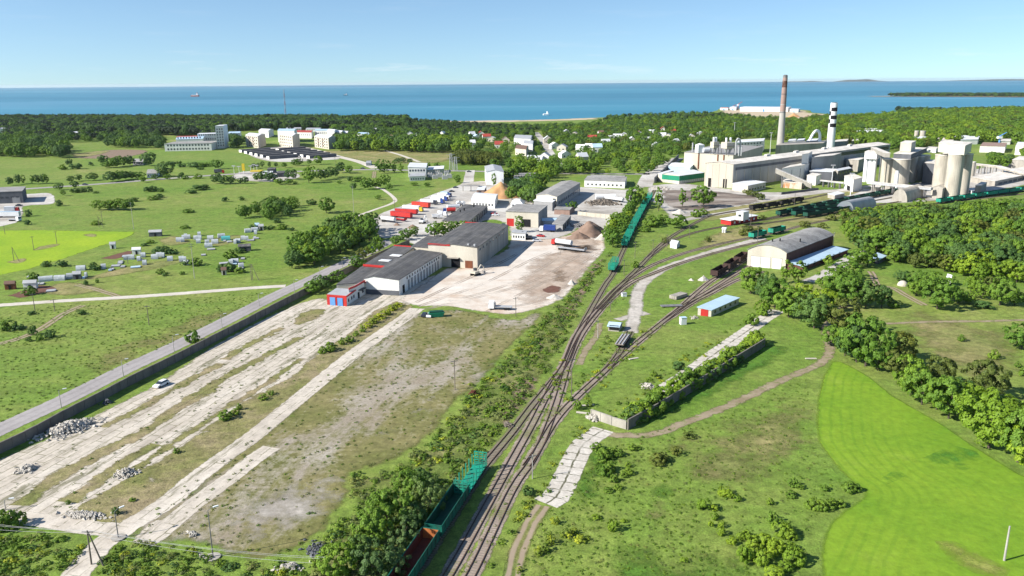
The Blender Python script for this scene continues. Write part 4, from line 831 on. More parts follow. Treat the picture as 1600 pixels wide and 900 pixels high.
for kd, u, v, w_, h_ in (('leafy',340,264,15,14),('conifer',396,264,7,9),('conifer',403,263,6,8),('conifer',410,262,6,10),('conifer',421,262,5,9),('conifer',431,261,6,7),('leafy',444,262,8,8),('leafy',460,259,10,10),('leafy',467,259,11,11),('leafy',483,257,7,8),('leafy',498,257,13,13),('darkleaf',337,287,14,14),('darkleaf',349,288,14,14),('conifer',343,287,8,16),('darkleaf',362,287,13,11),('darkleaf',384,287,10,11),('darkleaf',376,287,9,9),
  ('darkleaf',402,283,13,12),('darkleaf',410,283,14,15),('darkleaf',420,284,13,16),('darkleaf',428,283,10,11),('conifer',450,280,9,15),('conifer',459,281,10,16),('leafy',483,286,20,25),('darkleaf',500,282,12,18),('darkleaf',508,281,12,17),('darkleaf',517,279,12,18),('darkleaf',525,277,12,16),('darkleaf',532,270,13,16),('leafy',545,271,12,12),('leafy',437,288,13,9),('leafy',450,288,14,9),('leafy',461,288,6,5),('leafy',530,287,7,5),
  ('leafy',573,296,18,17),('leafy',589,295,15,15),('leafy',601,291,14,18),('darkleaf',553,296,10,10),('leafy',608,297,9,10),('leafy',560,284,18,8),('darkleaf',547,284,9,8),('leafy',591,312,9,7),
  ('tall',593,271,11,20),('tall',600,271,9,20),('tall',607,270,9,18),('tall',616,270,9,18),('tall',627,271,9,16),('darkleaf',630,254,9,8),('darkleaf',622,254,9,7),('darkleaf',640,255,9,7),('leafy',669,263,8,9),('leafy',683,263,9,9),('leafy',647,290,11,5),('leafy',667,292,10,7),('tall',715,286,11,12)): tree(kd, u, v, w_, h_, f'{COLOR[kd]} tree beside the road left of the truck lot', G10)
tree('leafy',577,291,6,6,'small tree'+' between the round trees on the field path', G10)
# coppice with reddish twigs
grove([(706,259),(780,259),(782,251),(712,247)], 7.5, ['coppice'], (8, 11), 14, 'KIND coppice tree in the brown block beyond the substation', 'brown coppice block', (.8, 1.0))
# -- far woods and town greenery: the nearest of them become single trees, the rest one wood
FARK = ['leafy']*5 + ['darkleaf']*4 + ['olive', 'bright']
def far(px, spacing, kinds, hr, seed, label, group): grove(px, spacing, kinds, hr, seed, label, group)
far([(0,246),(103,247),(104,236),(85,226),(0,226)], 13, ['leafy','darkleaf','darkleaf'], (11, 16), 20, 'KIND tree in the dark wood at the left edge', 'wood at the left edge')
far([(-80,246),(0,246),(0,226),(-80,226)], 13, ['darkleaf'], (11, 16), 21, 'KIND tree in the dark wood at the left edge', 'wood at the left edge')
far([(164,231),(175,232),(235,232),(262,236),(262,224),(200,222),(165,226)], 13, ['darkleaf','leafy'], (9, 14), 22, 'KIND tree left of the long white school', 'trees left of the school')
far([(525,236),(620,238),(735,241),(735,226),(600,224),(525,226)], 12, ['leafy','leafy','bright','darkleaf'], (10, 15), 23, 'KIND tree in the row behind the town meadow', 'trees behind the town meadow')
far([(340,243-8),(380,231),(382,222),(358,222)], 14, ['darkleaf'], (8, 13), 24, 'KIND tree beside the tall white stair tower', 'trees by the stair tower')
far([(792,286),(850,286),(880,272),(925,272),(905,258),(845,256),(790,262)], 11, ['leafy','leafy','bright'], (8, 12), 25, 'KIND tree in the belt behind the grey hall', 'belt behind the grey hall')
far([(893,274),(1010,274),(1055,248),(1075,232),(905,236),(880,245)], 15, ['leafy','leafy','darkleaf','bright'], (5, 9), 26, 'KIND tree in the garden suburb behind the works gate', 'garden suburb trees')
far([(735,262),(800,262),(870,258),(845,215),(735,222)], 17, ['leafy','willow','darkleaf','leafy'], (5, 9), 27, 'KIND tree among the houses of the town', 'town trees')
for u, v, h_ in ((300,213,13),(372,212,14),(455,206,12),(120,213,14)): tree('pine', u, v, 9, h_, 'tall dark pine at the near edge of the seaside pine wood', 'pines at the edge of the seaside wood')
FAR_STUFF = []
FOOT = []
def wood(px, spacing, kinds, hr, seed):
    r = random.Random(seed)
    for x, y in fill(px, spacing, seed): kd = r.choice(kinds); h = r.uniform(*hr); FAR_STUFF.append([kd, float(x), float(y), h*r.uniform(.75, 1.0)*(.6 if kd in ('conifer',) else 1), h])
wood([(-150,211),(0,211),(130,211),(260,212),(345,215),(345,206),(420,204),(545,202),(640,204),(640,189.5),(400,188.6),(0,187.8),(-150,188.3)], 9.5, ['pine']*4+['conifer']*3+['darkleaf']*3+['leafy'], (10, 16), 40)
wood([(520,224),(600,224),(600,198),(590,193),(520,204)], 12, ['darkleaf']*2+['leafy']*3+['pine','conifer'], (9, 13), 41)
wood([(640,206),(640,191.5),(690,194.5),(740,198),(790,201),(790,207)], 10, ['pine','darkleaf','conifer','pine'], (8, 11), 412)
wood([(600,224),(735,224),(840,214),(900,212),(900,199),(760,199),(640,199),(600,198)], 11, ['darkleaf']*2+['leafy']*3+['pine','conifer'], (6, 9), 411)
wood([(930,194),(1000,190),(1110,186),(1190,186),(1225,190),(1225,188),(1130,181),(1090,178.5),(1000,183.2),(950,185)], 16, ['darkleaf','pine','leafy'], (6, 11), 42)
wood([(845,236),(1060,240),(1110,232),(1180,230),(1260,228),(1260,190),(1190,189),(1100,189),(1000,193),(950,196),(900,199),(845,205)], 12, FARK, (7, 11), 43)
wood([(1260,234),(1330,230),(1410,238),(1480,243),(1640,252),(1900,262),(1900,172),(1600,173.5),(1520,175.5),(1470,177.5),(1420,181),(1380,184),(1330,187),(1265,189)], 12.5, ['leafy']*5+['bright']*3+['olive','darkleaf'], (9, 14), 44)
wood([(1400,175-2),(1400,181),(1470,177),(1520,175.5),(1640,173.5),(1900,172),(1900,170.5),(1640,171.8),(1520,173.4),(1470,174.9)], 14, ['pine','darkleaf','conifer'], (8, 13), 45)
wood([(1550,262),(1640,264),(1700,262),(1700,246),(1600,244),(1550,250)], 10, ['leafy','darkleaf'], (8, 12), 46)
wood([(1388,150.7),(1440,150.8),(1520,151.2),(1600,151.7),(1760,152.6),(1760,150.6),(1600,149.7),(1500,149.3),(1420,149.4),(1392,150)], 14, ['pine','darkleaf'], (10, 17), 47)
wood([(0,226),(60,224),(170,222),(250,220),(250,213),(0,212)], 14, ['darkleaf','pine','leafy'], (8, 12), 48)
wood([(1545,256),(1600,258),(1700,262),(1700,240),(1560,240)], 10, ['leafy'], (8,12), 49)
# open gaps for houses, roads and yards are kept clear of trees
CLEAR = []
def clear(px): CLEAR.append([tuple(P(*p).xy) for p in px])
for px in ([(831,205),(845,205),(858,226),(900,268),(874,268),(842,230)], [(255,240),(360,240),(360,224),(255,224)], [(1440,243),(1600,258),(1600,228),(1530,222),(1440,232)], [(1040,262),(1050,246),(1062,244),(1062,262)], [(1060,262),(1160,262),(1240,250),(1240,222),(1160,216),(1068,238)]): clear(px)
# ================================================================== BUILDINGS
def PZ(u, v, z): return P(u, v, z)
MCACHE = {}
def shared_box(name, L, D, H, mat):
    key = (name, round(L, 2), round(D, 2), round(H, 2), mat.name)
    if key not in MCACHE:
        mb = MB().box(-L/2, L/2, -D/2, D/2, 0, H); me = bpy.data.meshes.new(name); me.from_pydata(mb.v, [], mb.f); me.materials.append(mat); MCACHE[key] = me
    return MCACHE[key]
class Bld: pass
def bld(name, A, B, C, vt=None, h=None, wall='concrete_wall', roof='flat', roofmat='grey_roof', label='', cat='building', group=None, rise=1.5, axis=1, over=.3, z0=0.0, ridge=.5, foot=True, world=False, thick=.3):
    a, b, c = [(Vector(q) if world else P(*q, z0)) for q in (A, B, C)]; d = a + c - b
    if h is None: h = HT(B[0], B[1], vt)
    ctr = (a+c)/2; ctr.z = z0; root = empty(name, ctr, 0, label, cat, group)
    o = Bld(); o.root = root; o.c = ctr; o.h = h; o.pts = [(q-ctr).xy for q in (a, b, c, d)]; pts = o.pts; o.wall = wall
    if foot and z0 == 0: FOOT.append([(q.x, q.y) for q in (a, b, c, d)])
    W = MB(); W.prism(pts, 0 if z0 else -.3, h)
    if axis == 1: p0, p1, q0, q1 = pts[0], pts[1], pts[3], pts[2]     # profile runs a->b, ridge runs b->c
    else: p0, p1, q0, q1 = pts[1], pts[2], pts[0], pts[3]
    if roof == 'flat':
        W.build('wall', M[wall], root); R = MB(); cc = sum(pts, Vector((0, 0)))/4
        R.prism([p + (p-cc).normalized()*over*1.4 for p in pts], h+.01, h+.01+thick); R.build('roof', M[roofmat], root)
    elif roof == 'hip':
        W.build('wall', M[wall], root); cc = sum(pts, Vector((0, 0)))/4; e = [p + (p-cc).normalized()*over*1.4 for p in pts]
        t = [cc+(p-cc)*(.35) for p in pts]; R = MB(); R.add([(p.x, p.y, h) for p in e] + [(p.x, p.y, h+rise) for p in t], [(3,2,1,0),(4,5,6,7),(0,1,5,4),(1,2,6,5),(2,3,7,6),(3,0,4,7)]); R.build('roof', M[roofmat], root)
    else:
        if roof == 'gable': prof = [(0, 0), (ridge, rise), (1, 0)]
        elif roof == 'shed': prof = [(0, rise), (1, 0)]
        elif roof == 'arch': prof = [(i/12, rise*(1-(2*i/12-1)**2)) for i in range(13)]
        elif roof == 'barrel': prof = [(.5-.5*math.cos(math.pi*i/14), rise*math.sin(math.pi*i/14)) for i in range(15)]
        for e0, e1 in ((p0, p1), (q0, q1)):
            vs = [(*(e0+(e1-e0)*s), h+z-.001) for s, z in prof]
            if roof == 'shed': vs = [(*e0, h-.001), (*e0, h+rise-.001), (*e1, h-.001)]
            n = (q0-p0).normalized()*(.02 if e0 is p0 else -.02); W.add([(x-n.x*-1, y-n.y*-1, z) for x, y, z in vs], [tuple(range(len(vs)))])
        W.build('wall', M[wall], root)
        R = MB(); ax = (q0-p0).normalized()*over; wd = (p1-p0).length; ps = [(s, z) for s, z in prof]
        if roof != 'barrel':
            ps[0] = (-over/wd, ps[0][1] - (over/wd)*((ps[1][1]-ps[0][1])/(ps[1][0]-ps[0][0]))); ps[-1] = (1+over/wd, ps[-1][1] - (over/wd)*((ps[-2][1]-ps[-1][1])/(ps[-1][0]-ps[-2][0])))
        n = len(ps); vs = []
        for dz in (.02, .02+thick*.7):
            for e0, e1, sgn in ((p0, p1, -1), (q0, q1, 1)):
                for s, z in ps: q = e0+(e1-e0)*s+ax*sgn; vs.append((q.x, q.y, h+z+dz))
        fs = []
        for i in range(n-1): fs += [(i, i+1, n+i+1, n+i), (2*n+i, 3*n+i, 3*n+i+1, 2*n+i+1), (i, 2*n+i, 2*n+i+1, i+1), (n+i, n+i+1, 3*n+i+1, 3*n+i)]
        fs += [(0, n, 3*n, 2*n), (n-1, 3*n-1, 4*n-1, 2*n-1)]
        R.add(vs, fs); R.build('roof', M[roofmat], root)
    return o
def on_wall(o, edge, t, L, z0, H, mat, name, proud=.10, lab=None):
    """a door, window or panel set on a wall: edge 0 faces the camera, 1 right, 2 back, 3 left"""
    p, q = o.pts[edge], o.pts[(edge+1) % 4]; d = (q-p); ln = d.length; d /= ln; nrm = Vector((d.y, -d.x)); c = p + d*(t*ln) + nrm*(proud/2-.01)
    x = link_mesh(name, shared_box(name, L, proud, H, M[mat]), o.root, (c.x, c.y, z0), math.atan2(d.y, d.x))
    if lab: x['label'] = lab
    return x
def windows(o, edge, n, z0, H, frac=.5, mat='glass', t0=.04, t1=.96, name='window'):
    p, q = o.pts[edge], o.pts[(edge+1) % 4]; ln = (q-p).length; L = ln*(t1-t0)/n*frac
    for i in range(n): on_wall(o, edge, t0+(t1-t0)*(i+.5)/n, L, z0, H, mat, name)
def on_roof(o, s, t, L, D, H, mat, name, z=None):
    p = o.pts[0] + (o.pts[1]-o.pts[0])*s + (o.pts[3]-o.pts[0])*t; d = o.pts[1]-o.pts[0]
    return link_mesh(name, shared_box(name, L, D, H, M[mat]), o.root, (p.x, p.y, (o.h if z is None else z)+.3), math.atan2(d.y, d.x))
def trim(o, edge, H, mat, name='parapet', z=None, t0=0, t1=1):
    p, q = o.pts[edge], o.pts[(edge+1) % 4]; ln = (q-p).length
    return on_wall(o, edge, (t0+t1)/2, ln*(t1-t0)+(.12 if t0 == 0 and t1 == 1 else 0), o.h-.2 if z is None else z, H, mat, name, .28)

# ---- the long warehouse row in the middle
o = bld('warehouse', (570,459), (624,462), (691,417), 437.5, wall='white_wall', roof='gable', roofmat='bitumen', rise=1.0, ridge=.25, label='long white warehouse with dark tar roof and white gable front', group='warehouse row')
on_wall(o, 0, .5, (o.pts[1]-o.pts[0]).length, 0.02, 1.9, 'dark_wall', 'plinth')
on_wall(o, 1, .09, 2.2, 0, 3.2, 'dark', 'door', lab='dark side doorway')
for i in range(14): on_wall(o, 1, .17+.8*i/14, 1.0, 4.6, 1.0, 'glass', 'window')
for i in range(11): on_wall(o, 1, .20+.76*i/11, 1.7, .1, 3.9, 'grey_wall', 'blind_panel')
o2 = bld('warehouse', (569,434), (604,437), (648,405), 417.5, wall='cream_wall', roof='flat', roofmat='bitumen', over=.1, label='taller rear block with a red painted gable beside the long warehouse', group='warehouse row')
on_wall(o2, 0, .5, (o2.pts[1]-o2.pts[0]).length+.1, .3, o2.h-.1, 'red_paint', 'red_gable'); trim(o2, 0, .8, 'red_paint'); trim(o2, 2, 1.0, 'red_paint')
for s, t in ((.62, .25), (.75, .52)): on_roof(o2, s, t, 5.0, 3.0, .25, 'white_roof', 'skylight')
o = bld('warehouse', (527,463), (571,460), (615,424), h=4.6, wall='cream_wall', roof='flat', roofmat='bitumen', over=.1, label='low tar-roofed wing left of the long warehouse', group='warehouse row'); trim(o, 1, .5, 'red_paint', t0=.0, t1=.45)
o = bld('annex_building', (512,476), (542,478.5), (556,468), 463.5, wall='white_wall', roof='flat', roofmat='galv', label='small red fronted annex with two blue doors', cat='building', over=.1)
on_wall(o, 0, .5, (o.pts[1]-o.pts[0]).length+.15, .02, o.h+.3, 'red_paint', 'red_front', .16)
for t in (.29, .68): on_wall(o, 0, t, 2.2, .03, 3.0, 'blue_paint', 'door', .34, 'blue double door')
on_wall(o, 0, .485, .4, .03, 3.4, 'red_paint', 'door_post', .3); trim(o, 1, .55, 'red_paint')
for t in (.2, .55, .8): on_wall(o, 1, t, 1.0, 1.2, 1.2, 'glass', 'window')
o = bld('annex_building', (546,473), (556,468.5), (571,459.5), h=5.2, wall='white_wall', roof='flat', roofmat='galv', label='white stepped annex with red cornice between the red annex and white hall', over=.1)
trim(o, 1, .7, 'red_paint'); trim(o, 0, .7, 'red_paint'); on_wall(o, 1, .3, 1.4, 0, 2.4, 'dark', 'door'); on_wall(o, 1, .75, 1.2, 1.2, 1.2, 'glass', 'window'); on_wall(o, 1, .55, 4.5, 3.0, .2, 'bitumen', 'canopy', 1.4)
o = bld('warehouse', (670,415), (746,420), (794,381), 387, wall='cream_wall', roof='gable', roofmat='bitumen', rise=.9, axis=1, label='largest warehouse with wide tar roof and pale grey shaded side wall', group='warehouse row')
on_wall(o, 1, .5, (o.pts[2]-o.pts[1]).length, .02, o.h-.1, 'concrete_wall', 'shade_or_tint_side', .08)  # grey sheet paints the shade on the right wall
on_wall(o, 0, .56, 4.2, 0, 4.2, 'dark', 'gateway'); on_wall(o, 0, .83, 3.6, 0, 3.4, 'rust', 'door', lab='rusty brown double door'); on_wall(o, 0, .50, 6.5, 4.3, .35, 'concrete_wall', 'canopy', 1.5)
trim(o, 0, .7, 'red_paint', z=o.h+.1, t0=.0, t1=.45); trim(o, 2, .7, 'red_paint', z=o.h+.1, t0=.55, t1=1)
for i in range(9): on_wall(o, 1, .08+.9*i/9, 1.8, o.h-2.2, 1.1, 'glass', 'window')
for s in (.80, .93): on_roof(o, s, .03, .8, .8, .9, 'galv', 'roof_vent')
o = bld('warehouse', (643,405), (689,409), (712,391), 389.5, wall='cream_wall', roof='flat', roofmat='bitumen', label='low beige connecting hall left of the largest warehouse', group='warehouse row', over=.1)
on_wall(o, 0, .3, 3, 0, 3, 'dark', 'door')
# ---- depot quarter
o = bld('workshop', (706,345), (744,348), (762,331), 338.5, wall='grey_wall', roof='flat', roofmat='bitumen', label='dark flat roofed workshop beside the truck lot', group='workshops by the truck lot')
for i in range(6): on_wall(o, 1, .1+.15*i, 2.4, 0, 3.2, 'dark', 'door')
for s, t in ((.3, .4), (.5, .8), (.25, .2)): on_roof(o, s, t, .6, .6, 1.6, 'dark', 'roof_vent')
o = bld('workshop', (692,356), (733,358), (748,344), 347, wall='cream_wall', roof='flat', roofmat='bitumen', label='beige workshop with dark roof behind the big warehouse', group='workshops by the truck lot')
for i in range(4): on_wall(o, 1, .15+.22*i, 3, 0, 3.4, 'dark', 'door')
o = bld('office_building', (737,323), (773,326), (778,315), 314, wall='white_wall', roof='gable', axis=0, rise=1.2, roofmat='white_roof', label='white office with white roof and a row of windows by the truck lot'); windows(o, 0, 7, 1.4, 1.6, .45); windows(o, 0, 7, 4.2, 1.5, .45) if o.h > 6 else None
o = bld('garage', (791,353), (841,355.5), (855,343), 332.5, wall='cream_wall', roof='flat', roofmat='slate_roof', label='beige garage with red door and open dark bay'); on_wall(o, 0, .13, 4.2, 0, 4.4, 'red_paint', 'door', lab='red sliding door'); on_wall(o, 0, .62, 5.5, 0, 4.4, 'dark', 'gateway'); on_wall(o, 0, .36, 3.6, 0, 4.2, 'cream_wall', 'door')
on_wall(o, 1, .5, (o.pts[2]-o.pts[1]).length, .02, o.h-.1, 'grey_wall', 'shade_or_tint_side', .08)  # right wall's shade, put on as a grey sheet
o = bld('house', (798,324.5), (818,326), (821,319), 320.5, wall='white_wall', roof='hip', rise=2.0, roofmat='white_roof', label='small white house with white hipped roof behind the beige garage', cat='house'); windows(o, 0, 3, 1, 1.3, .5)
o = bld('industrial_hall', (838,324), (870,327), (906,303), 307.5, wall='cream_wall', roof='gable', rise=1.2, roofmat='slate_roof', label='big grey hall with pale slate roof behind the garages')
on_wall(o, 1, .5, (o.pts[2]-o.pts[1]).length, .02, o.h-.1, 'mill_side_shade', 'shade_or_tint_side', .08); windows(o, 1, 12, 2.5, 2.0, .6, t0=.05); on_wall(o, 0, .88, 2.2, 1.2, 1.8, 'glass', 'window'); on_wall(o, 0, .88, 2.2, 5, 1.8, 'glass', 'window')  # full-length sheet carries the hall's side shade as colour
o = bld('annex_building', (834,327), (863,329.5), (868,326), h=5.5, wall='grey_wall', roof='flat', roofmat='white_roof', label='low white roofed front annex of the big grey hall')
o = bld('storage_shed', (913,292), (976,294.5), (979,287), 284, wall='white_wall', roof='flat', roofmat='slate_roof', label='long low white shed beyond the concrete yard'); windows(o, 0, 9, 1.5, 1.4, .4)
o = bld('storage_shed', (922,286.5), (975,288), (977,284.5), h=5.0, wall='grey_wall', roof='gable', axis=0, rise=1, roofmat='slate_roof', label='grey shed behind the long low white shed')
o = bld('industrial_hall', (760,289), (787,289), (783,279), 268.5, wall='white_metal', roof='gable', rise=1.6, roofmat='galv', label='white tin hall with a pale lit left wall beside the gate road')
o = bld('house', (803,285), (835,284), (838,279), 275, wall='white_wall', roof='flat', roofmat='grey_roof', label='white two-storey block right of the tin hall', cat='house'); windows(o, 0, 7, 1.2, 1.4, .5); windows(o, 0, 7, 4.0, 1.4, .5)
o = bld('office_building', (638,277), (666,276.5), (668,269), 262, wall='white_wall', roof='shed', axis=1, rise=.8, roofmat='white_roof', label='white office block of the substation'); windows(o, 0, 6, 1.2, 1.8, .6, 'dark'); windows(o, 0, 6, 5.0, 1.6, .6)
o = bld('storage_shed', (640,283), (664,282), (665,277), h=3.6, wall='white_wall', roof='flat', roofmat='galv', label='low shed in front of the substation office'); windows(o, 0, 6, 1, 1.3, .5)
o = bld('storage_shed', (668,272.5), (693,271), (694,266), h=4, wall='cream_wall', roof='flat', roofmat='white_roof', label='pale low building right of the substation office')
o = bld('gatehouse', (745,304), (757,304), (760,298), 297, wall='brick_light', roof='flat', roofmat='white_roof', label='pinkish gatehouse with a pale roof beside the sawdust heap'); on_wall(o, 0, .4, 2, 1, 1.5, 'glass', 'window')
o = bld('garage', (863,359.5), (879,362), (892,347), 352, wall='grey_wall', roof='flat', roofmat='slate_roof', label='long narrow grey garage right of the beige garage'); [on_wall(o, 1, .15+.2*i, 3, 0, 3, 'dark', 'door') for i in range(4)]
o = bld('storage_shed', (866,335), (890,336), (898,332), h=3.2, wall='brick_light', roof='gable', axis=0, rise=.8, roofmat='slate_roof', label='low grey roofed shed behind the narrow garage')
o = bld('site_cabin', (800,374), (821,375.5), (823,371), 365, wall='white_wall', roof='flat', roofmat='galv', label='long white cabin behind the sandy yard'); windows(o, 0, 5, 1, 1.2, .5)
# gate canopy
e = empty('gate_canopy', P(736, 299), 0, 'flat grey canopy over the depot gate', 'canopy'); L = 14
MB().box(-7, 7, -2.5, 2.5, 4.2, 4.6).build('roof', M['slate_roof'], e)
for x in (-6, 0, 6): MB().box(x-.25, x+.25, -.3, .3, 0, 4.19).build('post', M['concrete_wall'], e)
# ---- railway buildings
o = bld('locomotive_shed', (1167,415.5), (1227,421.5), (1300,391), 395, wall='cream_wall', roof='arch', roofmat='slate_roof', rise=2.7, label='brick locomotive shed with grey arched roof and three white gates', cat='train shed', over=.35)
on_wall(o, 1, .5, (o.pts[2]-o.pts[1]).length, .02, o.h-.15, 'brick', 'brick_side', .1)
for t in (.22, .48, .77): on_wall(o, 0, t, 3.9, 0, 4.6, 'white_metal', 'gate', .14); on_wall(o, 0, t, 4.4, 0, 4.9, 'concrete_wall', 'gate_frame', .08)
for s, t in ((.42, .15), (.55, .2), (.85, .38)): on_roof(o, s, t, .5, .5, 1.6, 'dark', 'roof_vent', o.h+(2.2 if s < .8 else 1.1))
o = bld('lean_to_shed', (1230,421.3), (1254,424), (1324,397), 416.5, wall='brick', roof='shed', axis=1, rise=1.0, roofmat='light_blue', label='pale blue roofed lean-to along the brick locomotive shed', cat='shed'); [on_wall(o, 1, .1+.14*i, 1.6, 1.0, 1.5, 'dark', 'window') for i in range(6)]
o = bld('storage_shed', (1090,492.5), (1111,495), (1154,475.5), 485, wall='cream_wall', roof='shed', axis=1, rise=.5, roofmat='light_blue', label='cream shed with pale blue roof and red door between the tracks', cat='shed'); on_wall(o, 0, .5, 2.6, 0, 2.4, 'red_paint', 'door', lab='red double door'); windows(o, 1, 5, .9, 1.0, .3)
o = bld('signal_house', (1126,349.5), (1142,352.5), (1183,344.5), 345, wall='red_paint', roof='flat', roofmat='white_roof', label='red walled signal house with white roof and tower', cat='signal house', over=.6); windows(o, 1, 5, .8, 1.2, .3, 'white_metal')
def block_on(o, A, B, C, z, h, mat, roofm, name='tower'):
    a, b, c = [PZ(*q, z)-o.c for q in (A, B, C)]; d = a+c-b; pp = [q.xy for q in (a, b, c, d)]
    w_ = MB().prism(pp, o.h+.25, o.h+.25+h).build(name, M[mat], o.root); cc = sum(pp, Vector((0, 0)))/4
    MB().prism([p+(p-cc).normalized()*.4 for p in pp], o.h+.26+h, o.h+.5+h).build('roof', M[roofm], w_); return w_, pp
tw, pp = block_on(o, (1150,341), (1161,342), (1170,340), 4.0, 4.6, 'white_wall', 'white_roof')
mid = (pp[0]+pp[1])/2; link_mesh('window', shared_box('window', 1.6, .2, 1.2, M['glass']), tw, (mid.x, mid.y, o.h+2.4), math.atan2((pp[1]-pp[0]).y, (pp[1]-pp[0]).x))
o = bld('railway_hut', (950,517), (967,518.5), (972,512.5), 511, wall='concrete_wall', roof='gable', axis=0, rise=.7, roofmat='light_blue', label='small railway hut with pale blue roof beside the tracks', cat='hut'); on_wall(o, 0, .55, 3.2, .5, 1.6, 'dark', 'opening')
o = bld('railway_hut', (1047,387), (1057,389), (1062,384.5), 382, wall='white_wall', roof='gable', axis=0, rise=.9, roofmat='white_roof', label='small white hut with pitched roof left of the curving tracks', cat='hut'); on_wall(o, 0, .5, 1, 0, 2, 'light_blue', 'door')
o = bld('railway_hut', (1128,363.5), (1133,364), (1135,362.5), h=2.0, wall='white_wall', roof='gable', axis=0, rise=.6, roofmat='white_roof', label='tiny white cabin on the yellow grass below the signal house', cat='hut'); on_wall(o, 0, .5, .8, 0, 1.8, 'grey_wall', 'door')
o = bld('storage_shed', (1357,409), (1372,413), (1384,406.5), 406.5, wall='dark_wall', roof='shed', axis=1, rise=.4, roofmat='light_blue', label='small dark shelter with pale blue roof at the wood edge', cat='shed'); on_wall(o, 0, .5, 2, 0, 2, 'dark', 'opening')
# ---- works: big mill hall and its neighbours
o = bld('green_hall', (1034,284.5), (1061,287.5), (1100,282), 275, wall='cream_wall', roof='gable', axis=1, rise=1.6, roofmat='white_roof', label='white roofed hall with green upper walls left of the mill', cat='industrial hall', ridge=.35)
for e_ in (0, 1): on_wall(o, e_, .5, (o.pts[(e_+1) % 4]-o.pts[e_]).length-.1, o.h*.38, o.h*.6, 'green_paint', 'green_band', .1)
windows(o, 1, 12, .8, 1.6, .35, 'white_metal')
o = bld('storage_shed', (1028,283.5), (1034,284.5), (1052,279), h=6.5, wall='cream_wall', roof='flat', roofmat='white_roof', label='cream end bay at the left of the green hall', foot=True)
o = bld('storage_shed', (1044,267.5), (1078,270), (1088,264), 262, wall='light_blue', roof='gable', axis=0, rise=1.2, roofmat='white_roof', label='white roofed pale blue shed behind the green hall')
Hm = HT(1144, 294, 256.5); a_, b_ = P(1100, 291.5), P(1144, 294.5); c_ = PZ(1391, 225.5, Hm)
o = bld('mill_hall', (a_.x, a_.y, 0), (b_.x, b_.y, 0), (c_.x, c_.y, 0), h=Hm, wall='mill_wall', roof='gable', roofmat='dusty_roof', rise=1.6, axis=1, label='huge dusty beige mill hall with two tall black doorways in front', cat='factory hall', world=True, over=.5)
for t in (.205, .735): on_wall(o, 0, t, 3.0, .1, 6.8, 'dark', 'gateway', .12, 'tall black doorway')
on_wall(o, 1, .5, (o.pts[2]-o.pts[1]).length, .02, Hm-.2, 'mill_side_shade', 'shade_or_tint_side', .1); on_wall(o, 1, .25, (o.pts[2]-o.pts[1]).length*.48, Hm-4.6, 2.0, 'dark_wall', 'clerestory', .2); on_wall(o, 1, .75, (o.pts[2]-o.pts[1]).length*.48, Hm-4.6, 3.0, 'glass', 'clerestory', .2)  # full-length sheet gives the mill's right side its shade by colour
MILL = o
for i in range(24): on_wall(o, 1, .015+.97*i/23, .7, .05, Hm-5.2, 'mill_wall', 'pilaster', .35)
for i in range(5): on_wall(o, 0, .02+.24*i, .5, .05, Hm-.3, 'mill_wall', 'pilaster', .16)
for i, t in enumerate((.25, .42, .6, .78)): on_roof(o, .5, t, 2.2, 9, 1.2, 'dusty_roof', 'roof_vent', Hm+1.4)
o = bld('mill_hall', (1068,266), (1144,272), (1190,255), h=HT(1068,266,238), wall='mill_wall', roof='flat', roofmat='grey_roof', label='cream process building carrying filters behind the green hall', cat='factory building'); PB = o
for t in (.31, .70, .82): on_wall(o, 0, t, .9, o.h*.15, o.h*.85, 'rust', 'pipe', .7, 'red oxide vertical pipe')
o = bld('storage_shed', (1144,297), (1168,301), (1196,295), 290.5, wall='cream_wall', roof='flat', roofmat='white_roof', label='low flat annex in front of the mill hall corner'); windows(o, 1, 6, 1, 1.6, .5)
o = bld('office_building', (1150,241), (1191,238), (1194,233), 220.5, wall='white_wall', roof='flat', roofmat='white_roof', label='white office block with window rows behind the filters'); [windows(o, 0, 8, z_, 1.5, .5) for z_ in (3.5, 6.8, 10)]; on_wall(o, 0, .5, (o.pts[1]-o.pts[0]).length, .05, 3, 'blue_paint', 'plinth', .08)
def works(A, B, C, vt, label, wall='mill_wall', roof='flat', roofmat='dusty_roof', rise=1.0, axis=1, **k): return bld('works_building', A, B, C, vt, wall=wall, roof=roof, roofmat=roofmat, rise=rise, axis=axis, label=label, cat='factory building', **k)
o = works((1220,289), (1254,282.5), (1266,277), 258, 'tall white block behind the inclined conveyor', 'white_wall'); [on_wall(o, 0, t, .8, 3, o.h*.6, 'grey_wall', 'seam', .12) for t in (.45, .85)]
w_, pp = block_on(o, (1252,262.5-5), (1262,260.5-5), (1268,257-5), o.h, 8, 'white_wall', 'dusty_roof', 'penthouse')
works((1266,279), (1299,275), (1312,270), 243, 'grey windowless block against the mill side', 'mill_side_shade')  # grey of this block is the mill side's painted shade
works((1264,282.5), (1299,284), (1309,279), 269, 'low dark building below the grey windowless block', 'dark_wall', roofmat='white_roof')
o = works((1299,281.5), (1308,282.5), (1329,278), 267, 'grey building with a dark shaded windowed side', 'concrete_wall', 'gable', 'white_roof'); windows(o, 1, 4, 5, 1.5, .5)
on_wall(o, 1, .5, (o.pts[2]-o.pts[1]).length, .02, o.h-.2, 'dark_wall', 'shade_or_tint_side', .08)  # dark sheet standing in for shade on this wall
o = works((1260,288), (1274,290), (1282,286), 276, 'small white box building at the conveyor foot', 'white_wall'); on_wall(o, 0, .6, .7, 1, 4, 'grey_wall', 'door')
o = works((1318,294), (1332,300.5), (1346,296.5), 281, 'white box building lifted over a dark loading bay', 'white_wall'); on_wall(o, 0, .55, 8, .05, 3.4, 'dark', 'loading_bay', .15)
